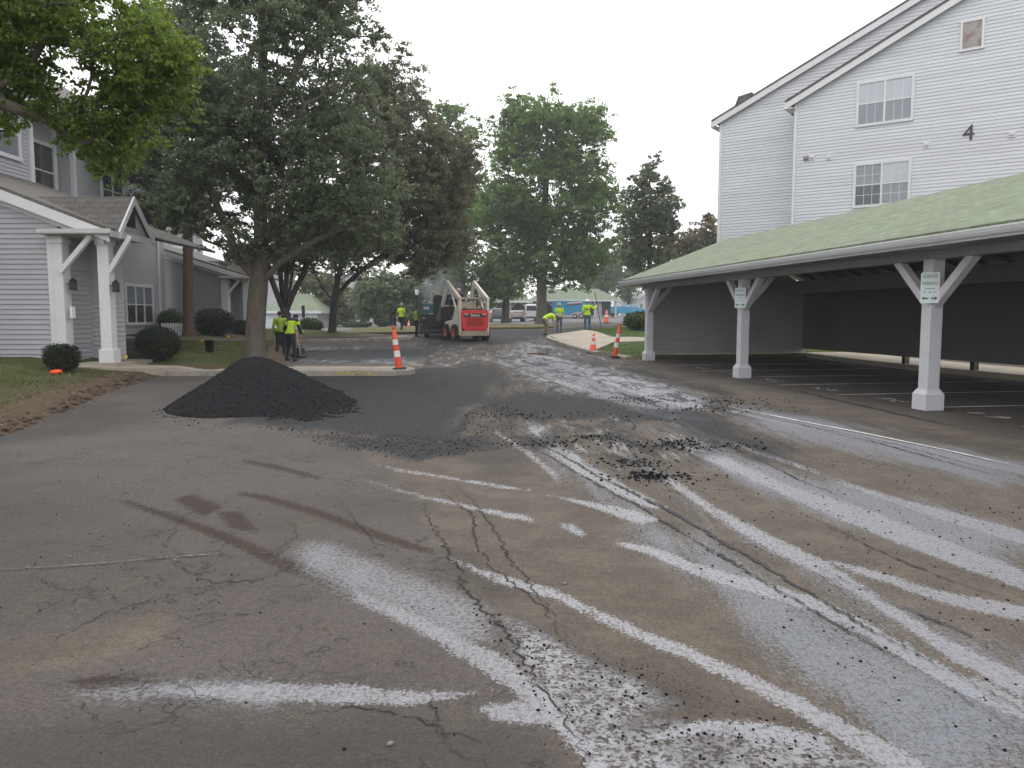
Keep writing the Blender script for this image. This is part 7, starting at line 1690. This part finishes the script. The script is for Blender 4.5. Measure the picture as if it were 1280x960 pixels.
mb = MB(); mb.bar((-L_ / 2, 0, .5), (-L_ / 2 - 1.1, 0, .45), .12, .12); mb.bar((-L_ / 2 - 1.0, 0, .45), (-L_ / 2 - 1.0, 0, 0), .06, .06, up=(0, 1, 0)); mb.build('hitch', M_DARK, tr)
# blue utility pickup, side-on, nose to the right
b = P(781, 396, 122); b[2] = P(781, 394.2, 122)[2]; b[2] = tz(b[0], b[1]); k = 122 / F
pk = thing('pickup_truck', 'bright blue utility pickup parked side-on beyond the far side street', 'pickup truck', b, R(-84))
zo = P(781, 393.5, 122)[2] - b[2]
loft_body([(.3, .45), (.3, 1.2), (.55, 1.85), (1.5, 1.9), (1.95, 1.35), (3.0, 1.2), (3.15, .9), (3.15, .45)], 1.95, 1.2, 0.25, M_BLUE, 'cab', pk, 0.07)
mb = MB(); mb.box((0, -1.5, 1.05), (2.05, 3.5, 1.1), bev=.06); mb.build('utility_body', M_BLUE, pk)
for sx in (-1, 1):
    quadp('side_window', pk, [(sx * .985, .6, 1.28), (sx * .985, 1.75, 1.28), (sx * .85, 1.45, 1.8), (sx * .85, .7, 1.8)], M_GLASSM)
    for y in (-1.7, 2.2): wheel(pk, (sx * .86, y, .38), .38, .24, (sx, 0, 0), M_CHROME)
    mb = MB()
    for y in (-2.6, -.6): mb.box((sx * 1.035, y, 1.15), (.02, .8, .7), bev=.004)
    mb.build('locker_door', M_BLUE, pk)
    mb = MB(); mb.bar((sx * .8, -3.0, 1.6), (sx * .8, -1.9, 2.05), .05, .05); mb.bar((sx * .8, -1.9, 1.6), (sx * .8, -1.9, 2.1), .05, .05); mb.build('ladder_rack', M_WHITE, pk)
    mb = MB(); mb.box((sx * 1.05, 1.5, 1.35), (.14, .08, .14), bev=.02); mb.build('mirror', M_BLACK, pk)
quadp('windscreen', pk, [(-.85, 1.93, 1.42), (.85, 1.93, 1.42), (.72, 1.55, 1.84), (-.72, 1.55, 1.84)], M_GLASS)
mb = MB(); mb.box((0, 3.2, .6), (1.9, .14, .22), bev=.03); mb.build('bumper', M_CHROME, pk)

def far_carport(label, px0, px1, Yc, yr, ye, posts, dep=6.0, closed=None):
    c = P((px0 + px1) / 2, 396, Yc); c[2] = tz(c[0], c[1]); rt = thing('carport', label, 'carport', c); k = Yc / F; w_ = (px1 - px0) * k / 2; ze = P(640, ye, Yc)[2] - c[2]; zr = P(640, yr, Yc + dep / 2)[2] - c[2]
    mb = MB(); hp = min(2.6, w_ * .4)
    A_, B_, C_, D_ = (-w_ - .5, -.6, ze), (w_ + .5, -.6, ze), (w_ + .5, dep + .6, ze), (-w_ - .5, dep + .6, ze); r0, r1 = (-w_ + hp, dep / 2, zr), (w_ - hp, dep / 2, zr)
    mb.add([A_, B_, C_, D_, r0, r1], [(0, 1, 5, 4), (2, 3, 4, 5), (1, 2, 5), (3, 0, 4), (0, 3, 2, 1)]); mb.build('roof', M_GREEN, rt)
    mb = MB(); fascia(mb, (-w_ - .5, -.62, ze + .02), (w_ + .5, -.62, ze + .02), .24, .04, (0, 1, 0)); fascia(mb, (-w_ - .53, -.6, ze + .02), (-w_ - .53, dep + .6, ze + .02), .24, .04, (1, 0, 0)); fascia(mb, (w_ + .5, -.6, ze + .02), (w_ + .5, dep + .6, ze + .02), .24, .04, (1, 0, 0)); mb.build('gutter', M_TRIM, rt)
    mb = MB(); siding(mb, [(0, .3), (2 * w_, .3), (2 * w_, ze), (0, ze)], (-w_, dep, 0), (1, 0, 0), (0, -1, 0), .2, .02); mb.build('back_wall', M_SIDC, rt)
    for x in np.linspace(-w_ + .2, w_ - .2, posts):
        mb = MB(); mb.box((x, 0, ze / 2 - .1), (.22, .22, ze - .2)); mb.box((x, 0, .15), (.34, .34, .3)); mb.bar((x, 0, ze - .95), (x - .8, 0, ze - .2), .13, .13); mb.bar((x, 0, ze - .95), (x + .8, 0, ze - .2), .13, .13); mb.build('post', M_POST, rt)
    if closed:
        mb = MB(); siding(mb, [(0, .0), ((closed[1] - closed[0]) * k, .0), ((closed[1] - closed[0]) * k, ze - .1), (0, ze - .1)], ((closed[0] * k + c[0] * 0 - (px0 + px1) / 2 * k), .1, 0), (1, 0, 0), (0, -1, 0), .2, .02); mb.build('storage_wall', M_SIDL, rt)
    return rt
far_carport('far carport with green roof standing behind the blue trailer', 664, 771, 110, 361, 375, 5, 7.0, (742, 752))
far_carport('far carport with green roof left of the stout maple trunk', 596, 660, 108, 365, 376.5, 4, 6.0)
def house(label, px0, px1, ytop, Yh, gable=True, roofm=M_SHIN, wins=(), wallm=M_SID, dep=9.0, ridge=None, rot=0.0):
    c = P((px0 + px1) / 2, 396, Yh); c[2] = tz(c[0], c[1]); k = Yh / F; w_ = (px1 - px0) * k / 2; zt = P(640, ytop, Yh)[2] - c[2]; zr = zt + (ridge if ridge is not None else w_ * .7)
    rt = thing('house', label, 'house', c, rot); mb = MB(); poly = [(0, -.3), (2 * w_, -.3), (2 * w_, zt)] + ([(w_, zr)] if gable else []) + [(0, zt)]
    siding(mb, poly, (-w_, 0, 0), (1, 0, 0), (0, -1, 0), .2, .02); siding(mb, [(0, -.3), (dep, -.3), (dep, zt), (0, zt)], (w_, 0, 0), (0, 1, 0), (1, 0, 0), .2, .02); siding(mb, [(0, -.3), (dep, -.3), (dep, zt), (0, zt)], (-w_, 0, 0), (0, 1, 0), (-1, 0, 0), .2, .02)
    mb.build('wall', wallm, rt); mb = MB()
    if gable:
        slope(mb, (-w_ - .3, -.3, zt - .15), (-w_ - .3, dep, zt - .15), (0, dep, zr + .1), (0, -.3, zr + .1), .12); slope(mb, (w_ + .3, -.3, zt - .15), (w_ + .3, dep, zt - .15), (0, dep, zr + .1), (0, -.3, zr + .1), .12)
    else:
        e = .5; A_ = [(-w_ - e, -e, zt), (w_ + e, -e, zt), (w_ + e, dep + e, zt), (-w_ - e, dep + e, zt), (-w_ * .35, dep / 2, zr), (w_ * .35, dep / 2, zr)]; mb.add(A_, [(0, 1, 5, 4), (2, 3, 4, 5), (1, 2, 5), (3, 0, 4), (0, 3, 2, 1)])
    mb.build('roof', roofm, rt)
    if not gable:
        mb = MB(); fascia(mb, (-w_ - .5, -.53, zt + .03), (w_ + .5, -.53, zt + .03), .28, .05, (0, 1, 0)); fascia(mb, (w_ + .5, -.5, zt + .03), (w_ + .5, dep + .5, zt + .03), .28, .05, (1, 0, 0)); mb.build('eave_trim', M_TRIM, rt)
    for (xa, xb, ya, yb, cols) in wins:
        u0, u1 = (xa - (px0 + px1) / 2) * k, (xb - (px0 + px1) / 2) * k; z1, z0 = P(640, ya, Yh)[2] - c[2], P(640, yb, Yh)[2] - c[2]
        window(rt, (0, 0, 0), (1, 0, 0), (0, -1, 0), u0, u1, z0, z1, cols, M_GLASS, 2, (0, 0), .12)
    return rt
house('small white garage with a green hipped roof behind the red-barked trees', 330, 397, 389, 84, False, M_GREEN, (), M_SID, 9, 2.0)
house('tall white building with dark windows between the yellow-green and olive trees', 424, 457, 352, 104, True, M_SHIN, [(439, 451, 375.5, 379.5, 2), (433, 451, 391.5, 400, 3), (440, 450, 362, 367, 2)], M_SID, 12)
house('low white building glimpsed behind the olive tree', 470, 530, 389, 125, False, M_TRIMG, [(480, 487, 392, 397, 2), (497, 503, 392, 397, 2)], M_SID, 9, 1.2)
house('tall narrow white house with a steep gable rising behind the lamp post', 514, 538, 352, 130, True, M_SHIN, [(519, 523, 362, 368, 1), (519, 523, 376, 382, 1)], M_SID, 12, 2.2)
house('white house with a tall gable seen beside the carport end', 776, 795, 356, 165, True, M_SHIN, [(779, 781, 360, 366, 1), (787, 789, 360, 366, 1), (779, 781, 372, 379, 1), (787, 789, 372, 379, 1)], M_SID, 12, 2.6)
house('long low white house behind the blue pickup', 795, 824, 376, 160, True, M_TRIMG, [(800, 803, 380, 385, 1)], M_SID, 9, 1.6)
house('grey gabled house seen through the trees left of the white garage', 262, 342, 340, 118, True, M_SHIN, [(305, 315, 355, 362, 2), (320, 330, 355, 362, 2), (305, 315, 375, 382, 2)], M_SIDL, 12, 2.0)

# ---- the milky autumn air
mb = MB(); mb.box((0, 0, 24), (790, 810, 56)); hz = mb.build('haze', M_WHITE)
hz.location = (0, 10, 0)
m = bpy.data.materials.new('haze_air'); m.use_nodes = True; n = m.node_tree; n.nodes.clear()
o_ = n.nodes.new('ShaderNodeOutputMaterial'); pvn = n.nodes.new('ShaderNodeVolumePrincipled'); pvn.inputs['Color'].default_value = (0.86, 0.91, 0.95, 1); pvn.inputs['Density'].default_value = 0.0009
n.links.new(pvn.outputs[0], o_.inputs['Volume']); hz.data.materials.clear(); hz.data.materials.append(m)
tag(hz, 'thin pale haze hanging over the whole site', 'haze', kind='stuff')
